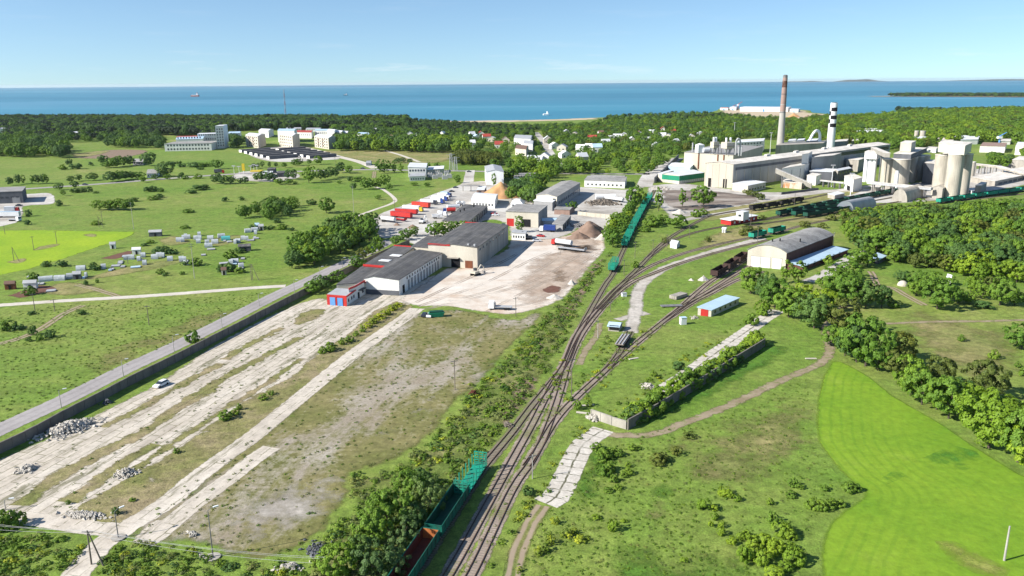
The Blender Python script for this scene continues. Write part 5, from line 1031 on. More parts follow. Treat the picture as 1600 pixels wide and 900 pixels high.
o = works((1321,267), (1340,268.5), (1350,264.5), 250.5, 'brownish beige block below the mill roof end', 'concrete_wall'); on_wall(o, 0, .4, 3.5, 3, 3, 'dark', 'opening')
works((1326,258), (1362,252), (1372,247), 236, 'dark blue-grey block under the far mill roof', 'dark_wall')
works((1211,245), (1284,241), (1291,236), 224, 'long beige dust filter house behind the mill roof', 'concrete_wall', roofmat='concrete_wall')
for A, B, C, vt, lb in (((1230,238),(1241,237),(1243,234),219.5,'left white cabin behind the filter house'),((1243,238),(1254,237),(1257,234),219,'second white cabin behind the filter house'),((1258,239),(1274,238),(1278,234),220,'dark cabin under the arched duct')): works(A, B, C, vt, lb, 'white_wall' if 'white' in lb else 'dark_wall', roofmat='white_roof')
o = works((1302,232), (1322,230.5), (1325,227), 220.5, 'grey roofed shed right of the striped chimney', 'grey_wall'); o = works((1330,229), (1345,228), (1347,225), 219.5, 'small grey roofed shed far right of the striped chimney', 'grey_wall')
works((1440,287), (1460,289), (1470,283), 256, 'dark blue-grey block behind the tall silos', 'dark_wall')
works((1456,309), (1471,311.5), (1485,305), 294.5, 'beige pump house at the foot of the tall silos', 'concrete_wall', 'gable', 'silo', 1.2)
works((1361,298), (1372,299.5), (1376,297), 293.5, 'small beige hut below the white silo', 'concrete_wall'); works((1380,297), (1390,298), (1393,295), 291, 'second beige hut below the concrete silos', 'concrete_wall')
works((1511,303.5), (1520,305.5), (1528,302), 299, 'small white hut right of the tall silos', 'white_wall', roofmat='white_roof'); works((1522,305), (1531,306), (1540,300), 291, 'grey switch house right of the tall silos', 'concrete_wall')
o = works((1516,284), (1554,291), (1660,268), 283.5, 'long pale roofed store at the right edge of the works', 'concrete_wall', roofmat='dusty_roof'); windows(o, 1, 14, .6, 1.6, .8, 'dark_wall', name='bay')
works((1580,262), (1620,264), (1630,258), 251.5, 'grey square building at the right picture edge', 'concrete_wall')
w_ = works((1293,309), (1304,311.5), (1319,308), 305.5, 'small grey flat hut beside the dark green wagons', 'concrete_wall', roofmat='white_roof')
for A, B, C, vt, lb, rm in (((1480,222),(1511,222.5),(1514,218),216,'left pale store in front of the far right wood','white_roof'),((1500,226),(1527,225.5),(1530,220),218,'long pale store in front of the far right wood','white_roof'),((1530,238),(1569,239),(1572,233),229,'rusty beige store at the far right','brick_light'),((1585,242),(1610,243),(1612,236),229,'white roofed store cut by the right picture edge','white_roof'),((1468,229),(1486,230),(1489,226),222.5,'grey store left of the pale stores','dusty_roof'),((1560,226),(1578,226),(1580,222),221,'low store beside the blue crane','dusty_roof'),((1447,238),(1462,239),(1465,236),233,'low beige store below the twin silo tower','dusty_roof')): works(A, B, C, vt, lb, 'white_wall', roofmat=rm)
for (u, v), lb in (((1350,211),'white house in front of the far right wood'),((1362,208),'large white roofed house in front of the far right wood'),((1372,211),'right white roofed house in front of the far right wood')):
    p = P(u, v+4); s = 9; bld('house', (p.x-s, p.y, 0), (p.x+s, p.y+1, 0), (p.x+s+2, p.y+14, 0), h=6, wall='white_wall', roof='gable', axis=0, rise=4, roofmat='white_roof', label=lb, cat='house', world=True)
# silos
def silo(u, v, wpx, vt, mat, label, head=None, name='silo', group=None):
    p = P(u, v); r = wpx*mpp(u, v)/2; h = HT(u, v, vt); FOOT.append([(p.x+r*x, p.y+r*y) for x, y in ((-1,-1),(1,-1),(1,1),(-1,1))])
    e = empty(name, p, 0, label, 'silo', group); MB().cyl((0,0,-.2), (0,0,h), r, r, 28).build('shell', M[mat], e, smooth=False)
    if head: MB().cyl((0,0,h+.01), (0,0,h+head), r*.96, r*.6, 28).build('cap', M[mat], e)
    else: MB().cyl((0,0,h+.01), (0,0,h+.5), r*1.04, r*1.04, 28).build('cap', M['dusty_roof'], e)
    return e, r, h
for u, v, lb in ((1467,304,'left tall concrete silo under the shared head house'),(1486,309.5,'front right tall concrete silo under the shared head house'),(1502,304,'rear right tall concrete silo under the shared head house'),(1479,298,'rear left tall concrete silo under the shared head house')): silo(u, v, 23 if u != 1502 else 19, {1467:242.5,1486:241.5,1502:241,1479:241}[u], 'silo', lb, group='tall silo block')
ha = HT(1486, 309.5, 241.5)+.6; a_, b_ = P(1457, 304), P(1497, 312); c_ = P(1508, 304)
hb = HT(1486, 309.5, 226.5)-ha
o = bld('silo_head_house', (a_.x, a_.y, ha), (b_.x, b_.y, ha), (c_.x, c_.y, ha), h=max(5, hb), wall='cream_wall', roof='flat', roofmat='dusty_roof', label='beige head house on top of the tall silos', cat='head house', world=True, z0=0, foot=False)
o.root.location.z = ha
for x in o.root.children: pass
for u, v, w_, vt, lb in ((1385,287,20,248.5,'left short concrete silo beside the white silo'),(1405,290,25,249,'front short concrete silo in the middle of the row'),(1418,284,22,246,'shaded concrete silo third from the left'),(1430,281,20,244,'shaded concrete silo fourth from the left'),(1440,277,18,243,'rearmost shaded concrete silo of the row')): silo(u, v, w_, vt, 'silo', lb, group='short silo row')
for i, (u, v) in enumerate(((1350.5,284),(1357,284.8),(1363.5,285.3))): silo(u, v, 6.4, 248.5, 'white_metal', ('left', 'middle', 'right')[i]+' tube of the white triple silo', group='white triple silo')
z1 = HT(1357, 284.8, 249)+.6; a_, b_, c_ = P(1346.5, 285), P(1367, 286.4), P(1372, 283)
for A_, B_ in (((385,229),(416,238)),((437,228),(470,238)),((492,229),(526,238)),((400,214),(430,217)),((460,215),(492,219)),((505,214),(548,219)),((556,217),(584,222)),((800,227),(850,232)),((800,241),(832,248)),((820,256),(852,262))): clear([A_, (B_[0], A_[1]), B_, (A_[0], B_[1])])
def float_box(name, a_, b_, c_, z, h, wall, label, cat, roofmat='dusty_roof'):
    o = bld(name, (a_.x, a_.y, 0), (b_.x, b_.y, 0), (c_.x, c_.y, 0), h=h, wall=wall, roof='flat', roofmat=roofmat, label=label, cat=cat, world=True, foot=False, over=.15); o.root.location.z = z + .32; return o
float_box('silo_head_house', a_, b_, c_, z1, 5, 'white_wall', 'white head box on the white triple silo', 'head house')
zb = HT(1405, 290, 249)+.6; float_box('silo_head_house', P(1391,289), P(1418,291), P(1443,277), zb, 3.2, 'dark_wall', 'low dark gallery on the short silo row', 'head house')
float_box('silo_head_house', P(1400,286), P(1417,287), P(1424,282), zb+4, 6.5, 'cream_wall', 'white cabin on top of the short silo row', 'head house')
e, r, h = silo(1392+7, 296, 6, 271, 'white_metal', 'slim white tank below the short silo row', 2)
silo(1430.5,224,6.5,205,'silo','left silo of the distant twin silo tower', group='distant twin silos'); silo(1440,225,8,205,'silo','right silo of the distant twin silo tower', group='distant twin silos')
works((1423,228), (1441,229), (1446,226), 216.5, 'white base building of the distant twin silos', 'white_wall', roofmat='white_roof')
silo(1517,277,9,253.5,'silo','dark lone silo right of the tall silos')
for u, v, lb in ((1465,225,'left rounded concrete tank beyond the silos'),(1475,224,'right rounded concrete tank beyond the silos')): silo(u, v, 6, 217, 'silo', lb, 1.5)
# arched hangars
o = bld('arched_hangar', (1305,331), (1333,330), (1369,323), h=.4, wall='white_metal', roof='barrel', rise=HT(1319,330.5,315), roofmat='galv', label='white arched hangar with a small red door among the wagons', cat='hangar', over=.05); on_wall(o, 0, .52, 2.6, .05, 2.8, 'red_paint', 'door', .3, 'small red door')
o = bld('arched_hangar', (1393,314), (1417,316), (1445,307.5), h=.4, wall='concrete_wall', roof='barrel', rise=HT(1405,315,297), roofmat='silo', label='beige arched hangar in front of the silos', cat='hangar', over=.05)
# chimneys
def chimney(u, v, vt, r0, r1, mat, label, bands=()):
    p = P(u, v); h = HT(u, v, vt); e = empty('chimney', p, 0, label, 'chimney'); FOOT.append([(p.x-r0, p.y-r0), (p.x+r0, p.y-r0), (p.x+r0, p.y+r0), (p.x-r0, p.y+r0)])
    MB().cyl((0,0,-.3), (0,0,h), r0, r1, 28).build('shaft', M[mat], e, smooth=False); MB().cyl((0,0,h+.01), (0,0,h+.4), r1*.7, r1*.65, 20).build('mouth', M['dark'], e)
    for z0, z1, m_, nm in bands:
        ra = r0+(r1-r0)*z0+.12; rb = r0+(r1-r0)*z1+.12; MB().cyl((0,0,h*z0), (0,0,h*z1), ra, rb, 28).build(nm, M[m_], e)
    return e, h
chimney(1218, 241, 117.5, 4.1, 2.3, 'chimney_conc', 'tall tapering concrete and brick chimney behind the mill', ((.55, .63, 'chimney_brick', 'band'), (.64, .97, 'chimney_brick', 'brick_section'), (.53, .545, 'steel', 'platform'), (.76, .77, 'steel', 'platform'), (.85, .93, 'rust', 'band'), (.972, 1.0, 'steel', 'rim')))
e, h = chimney(1297, 233, 160.5, 4.6, 3.9, 'white_metal', 'white chimney with black checker bands behind the mill', ((0, .10, 'white_metal', 'base_collar'),))
for k_, (z0, z1) in enumerate(((.48, .56), (.56, .65), (.65, .73), (.73, .82), (.82, .90))):
    mb = MB(); n = 24; ra = 4.6-.7*z0+.1
    for q in range(n//2):
        i = q if k_ % 2 else q + n//2
        a0, a1 = 2*math.pi*(i+2)/n, 2*math.pi*(i+3)/n
        mb.add([(ra*math.cos(a0), ra*math.sin(a0), h*z0), (ra*math.cos(a1), ra*math.sin(a1), h*z0), ((ra-.07)*math.cos(a1), (ra-.07)*math.sin(a1), h*z1), ((ra-.07)*math.cos(a0), (ra-.07)*math.sin(a0), h*z1)], [(0,1,2,3)])
    mb.build('black_band', M['dark'], e)
# filters and tanks on the process roof (stand on the roof)
zr = PB.h + .33
def roof_thing(name, u, v, label, cat): return empty(name, PZ(u, v, zr), .35, label, cat)
e = roof_thing('roof_cabin', 1093, 238.5, 'white cabin on the process roof', 'cabin'); MB().box(-3.2,3.2,-2.6,2.6,0,7).build('wall', M['white_metal'], e); MB().add([(-3.3,-2.7,7),(3.3,-2.7,7),(3.3,2.7,7),(-3.3,2.7,7),(0,0,8.6)], [(3,2,1,0),(0,1,4),(1,2,4),(2,3,4),(3,0,4)]).build('roof', M['white_roof'], e)
for u, hh_, lb in ((1082,8,'slim pipe stack at the left of the process roof'),): 
    e = roof_thing('pipe_stack', u, 237, lb, 'stack'); MB().cyl((0,0,0),(0,0,hh_),.7,.7,10).build('pipe', M['galv'], e); MB().cyl((0,0,hh_+.01),(0,0,hh_+.3),.85,.85,10).build('rim', M['steel'], e)
def filter_tower(u, v, hh_, lb, big=False):
    e = roof_thing('filter_tower', u, v, lb, 'filter tower'); w = 4.0 if big else 2.4
    for x in (-w, w):
        for y in (-w, w): MB().box(x-.25,x+.25,y-.25,y+.25,0,hh_*.35).build('leg', M['steel'], e)
    MB().box(-w-.4,w+.4,-w-.4,w+.4,hh_*.36,hh_*.72).build('housing', M['mill_wall'], e)
    for x in ((-w*.5, w*.5) if not big else (-w*.55, w*.55)):
        MB().cyl((x,0,hh_*.355),(x,0,hh_*.1),w*.5,.3,10).build('hopper', M['galv'], e)
        MB().cyl((x,0,hh_*.725),(x,0,hh_),.9,.9,12).build('stack', M['white_metal'], e)
    MB().box(-w-.9,w+.9,-w-1.3,-w-.42,hh_*.5,hh_*.53).build('walkway', M['steel'], e); return e
filter_tower(1116, 240, 14.5, 'slim twin-stack filter tower on the process roof'); filter_tower(1137, 241, 14.5, 'broad filter tower with hoppers on the process roof', True)
e = roof_thing('duct', 1149, 242, 'tall bent steel duct right of the broad filter tower', 'duct'); MB().tube([(0,0,0),(0,0,12),(1.5,0,14),(3.5,0,13.5),(4.4,0,11),(4.4,0,0)], .75, 10).build('pipe', M['galv'], e); MB().cyl((0,0,-.01),(0,0,.3),1.2,1.2,12).build('flange', M['steel'], e)
e = roof_thing('tank', 1104, 238.5, 'white horizontal tank on the process roof', 'tank'); MB().cyl((-4,0,2.4),(4,0,2.4),2.1,2.1,16).build('shell', M['white_metal'], e); [MB().box(x-.4,x+.4,-1.5,1.5,0,.9).build('saddle', M['steel'], e) for x in (-2.5, 2.5)]
for u, lb in ((1154,'short pipe stack at the right roof end'),(1158,'rightmost short pipe stack of the process roof')): e = roof_thing('pipe_stack', u, 243.5, lb, 'stack'); MB().cyl((0,0,0),(0,0,8),.5,.5,10).build('pipe', M['galv'], e); MB().cyl((0,0,8.01),(0,0,8.3),.7,.7,10).build('rim', M['steel'], e)
# arched duct behind the mill
p = P(1261, 238); q = P(1280, 238); e = empty('arched_duct', p, 0, 'white arched exhaust duct with a cone end behind the mill', 'duct'); d = (q-p); hz = HT(1272, 238, 204)
MB().tube([tuple(d*s + Vector((0,0,z))) for s, z in ((.0,0),(.05,hz*.45),(.18,hz*.62),(.36,hz*.85),(.52,hz*.97),(.68,hz),(.84,hz*.95),(.93,hz*.82),(.96,hz*.6))], 1.5, 12).build('pipe', M['white_metal'], e)
MB().cyl(d*.96+Vector((0,0,hz*.62)), d*.96+Vector((0,0,hz*.35)), 1.5, 3.0, 14).build('cone', M['white_metal'], e); MB().cyl(d*.96+Vector((0,0,hz*.35)), d*.96, 2.6, 2.6, 12).build('stand', M['white_metal'], e)
# conveyors
def gallery(name, pa, pb, w, hgt, mat, label, legs=3, legmat='steel'):
    c0 = Vector((pa.x, pa.y, 0)); e = empty(name, c0, 0, label, 'conveyor'); d = (pb-pa); n = Vector((-d.y, d.x, 0)).normalized()*w/2; up = Vector((0,0,hgt)); o_ = pa-c0; q_ = pb-c0
    vs = [o_-n, o_+n, q_+n, q_-n, o_-n+up, o_+n+up, q_+n+up, q_-n+up]; MB().add(vs, [(0,3,2,1),(4,5,6,7),(0,1,5,4),(1,2,6,5),(2,3,7,6),(3,0,4,7)]).build('gallery', M[mat], e)
    up2 = up+Vector((0,0,.02)); MB().add([o_-n*1.15+up2, o_+n*1.15+up2, q_+n*1.15+up2, q_-n*1.15+up2, *(v_+Vector((0,0,.25)) for v_ in (o_-n*1.15+up2, o_+n*1.15+up2, q_+n*1.15+up2, q_-n*1.15+up2))], [(0,3,2,1),(4,5,6,7),(0,1,5,4),(1,2,6,5),(2,3,7,6),(3,0,4,7)]).build('roof', M['dusty_roof'], e)
    for i in range(legs):
        t = (i+.6)/(legs+.2); c = o_+d*t
        if c.z > 1.2: mb = MB(); [mb.box(c.x+s*n.x-.3, c.x+s*n.x+.3, c.y+s*n.y-.3, c.y+s*n.y+.3, 0, c.z-.02) for s in (-.8,.8)]; mb.build('trestle', M[legmat], e)
    return e
gallery('conveyor_gallery', PZ(1212,270,11), PZ(1268,294,.6), 4.2, 3.2, 'concrete_wall', 'inclined beige conveyor gallery in front of the white block', 3)
gallery('conveyor_gallery', PZ(1150+206,287,6), PZ(1456,297,6), 3.0, 1.6, 'galv', 'level pipe bridge below the short silos', 6)
gallery('conveyor_gallery', PZ(1364,236,22), PZ(1386,246,26), 3.6, 3, 'concrete_wall', 'short gallery from the mill roof to the silos', 1)
gallery('conveyor_gallery', PZ(1523,258,7), PZ(1560,262,7), 5, 1.2, 'concrete_wall', 'left span of the pale elevated ramp behind the long store', 4, 'concrete_wall'); gallery('conveyor_gallery', PZ(1560,262,7), PZ(1640,284,2), 5, 1.2, 'concrete_wall', 'right descending span of the pale elevated ramp', 4, 'concrete_wall')
gallery('conveyor_gallery', PZ(1282,283,4), PZ(1318,287,4), 1.6, .8, 'galv', 'thin pipe bridge beside the small white box building', 4)
bl = works((1221,293), (1252,296), (1258,291), 287, 'rust stained plinth under the inclined conveyor', 'rust_stained')
e = empty('low_wall', P(1221,304), 0, 'low grey retaining wall along the works road', 'wall'); d1 = P(1221,304)-e.location; d2 = P(1279,297)-e.location; n = Vector((0,.6,0)); MB().add([d1, d2, d2+n, d1+n, *(v_+Vector((0,0,1.6)) for v_ in (d1, d2, d2+n, d1+n))], [(0,3,2,1),(4,5,6,7),(0,1,5,4),(1,2,6,5),(2,3,7,6),(3,0,4,7)]).build('wall', M['dark_wall'], e)
e = empty('boundary_wall', P(1022,286), 0, 'dark wall along the road left of the green hall', 'wall'); d2 = P(1059,248)-e.location; n = Vector((1.0,0,0)); MB().add([(0,0,0), d2, d2+n, n, *(Vector(v_)+Vector((0,0,4.5)) for v_ in ((0,0,0), d2, d2+n, n))], [(0,3,2,1),(4,5,6,7),(0,1,5,4),(1,2,6,5),(2,3,7,6),(3,0,4,7)]).build('wall', M['dark_wall'], e)
# ---- town
o = bld('school', (258,236.5), (331,235), (343,231), 224, wall='white_wall', roof='flat', roofmat='slate_roof', label='long white two-storey school left of the stair tower'); windows(o, 0, 14, 1.5, 2, .5); windows(o, 0, 14, 6, 2, .5)
o = bld('school', (276,230), (318,229), (322,226), 217, wall='white_wall', roof='gable', axis=0, rise=2, roofmat='light_blue', label='pale roofed upper wing behind the long white school'); windows(o, 0, 9, 11, 2, .5)
o = bld('apartment_block', (310,227), (340,226), (343,224), 209, wall='white_wall', roof='flat', roofmat='white_roof', label='white three-storey block beside the stair tower'); [windows(o, 0, 8, z_, 2.2, .4) for z_ in (7, 12.5, 18)]
o = bld('tower_block', (339.5,232.5), (352,231.5), (358,229), 196.5, wall='white_wall', roof='flat', roofmat='white_roof', label='tall white tower with pale blue side in the town', cat='tower'); on_wall(o, 1, .5, (o.pts[2]-o.pts[1]).length, .05, o.h-.2, 'light_blue', 'shade_or_tint_side', .2); [windows(o, 0, 3, 3+3.4*i, 1.8, .4) for i in range(7)]
for A, B, C, vt, lb, rf in (((385,229),(404,231.5),(416,227.5),213,'cream apartment block with reddish balconies right of the tower','white_roof'),((437,228.5),(458,231.5),(469,227.5),212.5,'large cream apartment block behind the garages','white_roof'),((492,230),(514,233.5),(525,230),216,'cream apartment block with balconies at the end of the garages','white_roof')):
    o = bld('apartment_block', A, B, C, vt, wall='cream_wall', roof='gable', axis=0, rise=1.5, roofmat=rf, label=lb, group='cream apartment blocks'); fl = max(3, int(o.h/3.2))
    for i in range(fl): windows(o, 0, 6, 1.2+i*o.h/fl, 1.5, .4)
    if 'balcon' in lb:
        for i in range(1, fl): [on_wall(o, 0, t, 3.4, i*o.h/fl, 1.1, 'brick_light', 'balcony', 1.2) for t in (.3, .62)]
for A, B, C, vt, rm, lb in (((435,222),(461,222.5),(465,219),204.5,'light_blue','pale green roofed block behind the large cream apartment block'),((405,214),(420,215),(428,212),204.5,'white_roof','white block at the left of the far town'),((462,216),(487,216.5),(490,213),207,'red_roof','long red roofed block in the far town'),((492,213),(517,213),(520,211),204,'light_blue','pale grey roofed block right of the red roof'),((512,216),(523,217),(527,214),205,'white_roof','white block with a shaded end in the far town'),((524,215),(534,216),(538,213),207,'white_roof','small white block right of the shaded end block'),((537,214),(543,214.5),(546,212),207.5,'white_roof','smallest white block in the middle of the far town'),((558,219.5),(576,220),(582,217),210,'light_blue','white block with pale roof above the tree row'),((566,206),(574,206.5),(576,205),202,'white_roof','pale roof in front of the pine wood'),((582,210),(588,210.5),(590,208),203,'white_roof','small grey house in front of the pine wood'),((478,206),(500,206),(503,204),202,'galv','long pale roof below the pine wood'),((447,205),(470,204.5),(472,203),201,'galv','second long pale roof below the pine wood'),
    ((98,206),(150,204),(153,202),199.5,'galv','long pale flat block at the edge of the left pine wood'),((153,206),(172,205.5),(174,204),201,'white_roof','short white block at the edge of the left pine wood'),((0,211),(22,210),(24,208),201,'galv','pale block at the far left picture edge'),((25,208),(95,205.5),(97,203),201,'galv','very long pale roof at the far left'),((180,206),(200,205),(202,204),200.5,'white_roof','white block right of the left pine wood roofs'),((276,220),(310,219),(312,217),214.5,'red_roof','dark red roofed hall behind the school'),((358,222),(376,221.5),(378,219),208,'light_blue','blue-grey block right of the stair tower'),((60,215),(75,214),(77,212),207,'white_roof','small pale block among the left trees'),((113,214),(128,213),(130,211.5),207,'white_roof','pale block between the left trees')):
    o = bld('apartment_block', A, B, C, vt, wall='white_wall', roof='gable', axis=0, rise=1.4, roofmat=rm, label=lb, cat='building'); windows(o, 0, 7, o.h*.5, 1.6, .4)
# garage rows
ga = [(378,237.5),(386,239.5),(394.5,241.5),(402.5,243.5),(411,245.5),(421,248),(444,238.5),(454,240.8),(464,242.8),(474,245),(484,247),(436,235.5)]
for i, (u, v) in enumerate(ga):
    p = P(u, v+1); q = P(u+(45 if u < 430 else 42), v-2.2); d = (q-p); n = Vector((-d.y, d.x, 0)).normalized()*7
    o = bld('garage_row', tuple(p), tuple(q), tuple(q+n), h=3.2, wall='dark_wall', roof='flat', roofmat='bitumen', label=('front' if i in (5, 10) else 'middle')+' row of low dark roofed garages with a white end wall' if i != 11 else 'rearmost row of low garages', cat='garages', group='garage rows below the apartment blocks', world=True, over=.2)
    on_wall(o, 3, .5, 6.8, .05, 3.0, 'white_wall', 'end_wall', .15)
# town houses
HN = [(868,233,'white_roof'),(877,236,'galv'),(885,247,'white_roof'),(906,238,'white_roof'),(919,235,'white_roof'),(934,238,'light_blue'),(948,228,'white_roof'),(955,221,'white_roof'),(964,219,'white_roof'),(976,217,'galv'),(988,224,'white_roof'),(1010,224,'white_roof'),(1026,233,'white_roof'),(1034,218,'white_roof'),(1043,219,'galv'),(1058,226,'white_roof'),(1080,219,'white_roof'),(1096,214,'galv'),(897,214,'slate_roof'),(886,212,'galv'),(912,254,'white_roof'),(850,252,'galv'),(739,216,'white_roof'),(746,219,'light_blue'),(761,220,'red_roof'),(768,222,'white_roof'),(738,230,'white_roof'),(752,214,'red_roof'),(690,214,'white_roof'),(640,214,'galv'),(650,217,'white_roof'),(700,224,'white_roof'),(612,222,'brown_roof'),(780,232,'red_roof'),(790,225,'brown_roof'),(856,224,'white_roof'),(925,221,'red_roof'),(940,214,'brown_roof'),(1000,213,'brown_roof'),(1018,212,'white_roof'),(1050,210,'red_roof'),(1036,207,'orange_red')]
wn = {'white_roof': 'white', 'galv': 'grey metal', 'light_blue': 'pale blue', 'slate_roof': 'slate grey', 'red_roof': 'dark red', 'brown_roof': 'brown', 'orange_red': 'bright orange-red'}
cnt = {}
for u, v, rm in HN: clear([(u-7, v-1), (u+7, v-1), (u+6, v+2.5), (u-6, v+2.5)])
for k_, (u, v, rm) in enumerate(HN):
    rr = random.Random(k_); p = P(u, v); an = rr.uniform(-.5, .5); L, Dp = rr.uniform(8, 12), rr.uniform(7, 9)
    d = Vector((math.cos(an), math.sin(an), 0)); n = Vector((-d.y, d.x, 0)); a_ = p-d*L/2; b_ = p+d*L/2; zone = 'left of the town street' if u < 840 else ('in the suburb beside the town street' if u < 945 else 'in the suburb left of the works')
    o = bld('house', tuple(a_), tuple(b_), tuple(b_+n*Dp), h=rr.uniform(4.5, 6), wall=rr.choice(['white_wall', 'cream_wall', 'white_wall']), roof='gable', axis=rr.choice([0, 1]), rise=rr.uniform(2.5, 4), roofmat=rm, label=f'house with a {wn[rm]} roof {zone}', cat='house', group=f'{wn[rm]} roofed houses {zone}', world=True)
    on_wall(o, 0, .3, 1.6, 1.2, 1.6, 'glass', 'window'); on_wall(o, 0, .7, 1.6, 1.2, 1.6, 'glass', 'window')
for A, B, C, vt, wl, rm, lb in (((803,227),(829,228.5),(832,222),217.5,'white_wall','galv','white flat block left of the town street'),((805,242),(822,244),(826,238),233.5,'cream_wall','brown_roof','yellowish house left of the town street'),((822,256.5),(846,258),(850,252),250,'white_wall','white_roof','long white low house beside the town street'),((818,236),(832,237),(834,232),225,'white_wall','galv','white upright house behind the yellowish house'),((208,258),(224,258),(228,254),253.5,'grey_wall','slate_roof','old grey roofed farmhouse among the left trees'),((230,278),(246,277.5),(250,272),271,'white_wall','slate_roof','white farmhouse with grey roof beside the road'),((572,259),(579,258.5),(581,256.5),255.5,'white_wall','galv','small white hut by the road junction')):
    o = bld('house', A, B, C, vt, wall=wl, roof='gable', axis=0, rise=2.2, roofmat=rm, label=lb, cat='house'); windows(o, 0, 4, 1.2, 1.4, .4)
o = bld('industrial_hall', (-70,321), (37,317), (42.5,309), 299, wall='dark_wall', roof='flat', roofmat='grey_roof', label='dark blue-grey hall at the left picture edge'); on_wall(o, 0, .9, 5, .1, 4, 'grey_wall', 'door'); windows(o, 0, 12, 3.6, 1.2, .6)
# petrol station
e = empty('petrol_canopy', P(402,276), 0, 'yellow petrol station canopy by the road', 'canopy'); MB().box(-5,5,-3.5,3.5,4.6,5.6).build('roof', M['yellow'], e); [MB().box(x-.3,x+.3,-.3,.3,0,4.59).build('post', M['white_metal'], e) for x in (-3.4, 3.4)]
o = bld('shop', (407,277), (424,277), (427,273), 271.5, wall='white_wall', roof='flat', roofmat='white_roof', label='low white petrol station shop', cat='shop'); windows(o, 0, 4, .6, 1.8, .7)
o = bld('shop', (418,271), (430,270.5), (432,268), 264.5, wall='dark_wall', roof='flat', roofmat='bitumen', label='dark box building behind the petrol station', cat='shop'); on_wall(o, 0, .5, 3, 0, 2.4, 'glass', 'window')
o = bld('shop', (433,277), (444,276.5), (446,273), 270.5, wall='dark_wall', roof='flat', roofmat='bitumen', label='dark kiosk right of the petrol station', cat='shop'); on_wall(o, 0, .5, 3, 0, 2.4, 'glass', 'window')
e = empty('price_sign', P(381,271), 0, 'tall yellow sign pole of the petrol station', 'sign'); MB().box(-1.2,1.2,-.3,.3,2.5,9).build('panel', M['yellow'], e); MB().cyl((0,0,0),(0,0,2.49),.3,.3,8).build('post', M['white_metal'], e)
# harbour
for A, B, C, vt, wl, rm, lb in (((1156,174),(1231,174.8),(1236,173.5),168.2,'white_wall','white_roof','long white harbour hall on the shore'),((1125,172),(1137,172.2),(1139,171.5),168.5,'white_wall','red_roof','left harbour shed with red roof'),((1140,172),(1150,172.2),(1152,171.5),167.5,'white_wall','white_roof','small white harbour shed left of the long hall'),((1234,175),(1247,175.5),(1250,174.5),171,'white_wall','white_roof','white harbour shed right of the long hall')):
    o = bld('harbour_shed', A, B, C, vt, wall=wl, roof='flat', roofmat=rm, label=lb, cat='shed', over=.2); on_wall(o, 0, .5, 5, 0, o.h*.6, 'blue_paint', 'gate')
def crane(u, v, h, mat, label):
    e = empty('harbour_crane', P(u, v), 0, label, 'crane'); MB().cyl((0,0,0),(0,0,h*.6),1.4,1.0,8).build('tower', M[mat], e); MB().cyl((-3,0,h*.6),(h*.5,0,h),.9,.4,6).build('jib', M[mat], e); MB().box(-3,2,-2,2,h*.5,h*.68).build('cab', M['white_metal'], e)
crane(1153, 171.5, 22, 'orange_red', 'red harbour crane left of the long hall'); crane(1146, 171.3, 14, 'orange_red', 'small red harbour crane on the quay'); crane(1561, 226, 15, 'blue_paint', 'blue crane among the stores at the far right')
# ================================================================== HEAPS, WALLS, WAGONS, VEHICLES, POLES
def heap(name, u, v, wpx, hpx, mat, label, cat='heap', seed=0, dpx=None):
    r = random.Random(seed); p = P(u, v); m = mpp(u, v); R_ = wpx*m/2; H_ = HT(u, v, v-hpx); e = bmesh.new(); bmesh.ops.create_icosphere(e, subdivisions=4, radius=1)
    ph = [r.uniform(0, 6.28) for _ in range(6)]
    for q in e.verts:
        a = math.atan2(q.co.y, q.co.x); z = max(q.co.z, -.02); rr = math.hypot(q.co.x, q.co.y)
        f = 1+.16*math.sin(2*a+ph[0])+.10*math.sin(3*a+ph[1])+.06*math.sin(7*a+ph[2]); rad = min(1, rr)
        prof = (1-rad)**1.15*1.0+.12*(1-rad*rad)
        q.co.x = math.cos(a)*rad*f*R_ if rr > 1e-5 else 0; q.co.y = math.sin(a)*rad*f*R_*(.8) if rr > 1e-5 else 0
        q.co.z = prof*H_*(1+.12*math.sin(4*q.co.x/R_*3+ph[3])*math.sin(4*q.co.y/R_*3+ph[4])) + r.uniform(-.02, .02)*H_ if q.co.z > -.02 else -.1
    me = bpy.data.meshes.new(name); e.to_mesh(me); e.free(); me.materials.append(M[mat]); me.polygons.foreach_set('use_smooth', [True]*len(me.polygons)); return tag(link_mesh(name, me, None, p), label, cat)
M['sawdust'] = wear('sawdust', (.50,.30,.14), (.36,.20,.10), .15, streak=False); M['spoil'] = wear('spoil', (.26,.18,.135), (.17,.115,.085), .2, streak=False); M['gravel_heap'] = wear('gravel_heap', (.50,.47,.42), (.40,.37,.33), .4, streak=False)
heap('sawdust_heap', 783, 308, 62, 22, 'sawdust', 'large orange sawdust heap beside the clump of trees', seed=1); heap('soil_heap', 922, 366, 60, 20, 'spoil', 'large brown soil heap at the end of the sandy yard', seed=2); heap('soil_heap', 905, 372, 34, 9, 'spoil', 'low brown foothill of the large soil heap', seed=21)
heap('gravel_heap', 944, 374, 26, 12, 'gravel_heap', 'pale sand heap right of the large soil heap', seed=3); heap('gravel_heap', 1099, 438, 16, 7, 'gravel_heap', 'pale gravel heap left of the brown wagons', seed=4); heap('gravel_heap', 1080, 438, 9, 3, 'gravel_heap', 'small pale gravel heap left of the bigger one', seed=5)
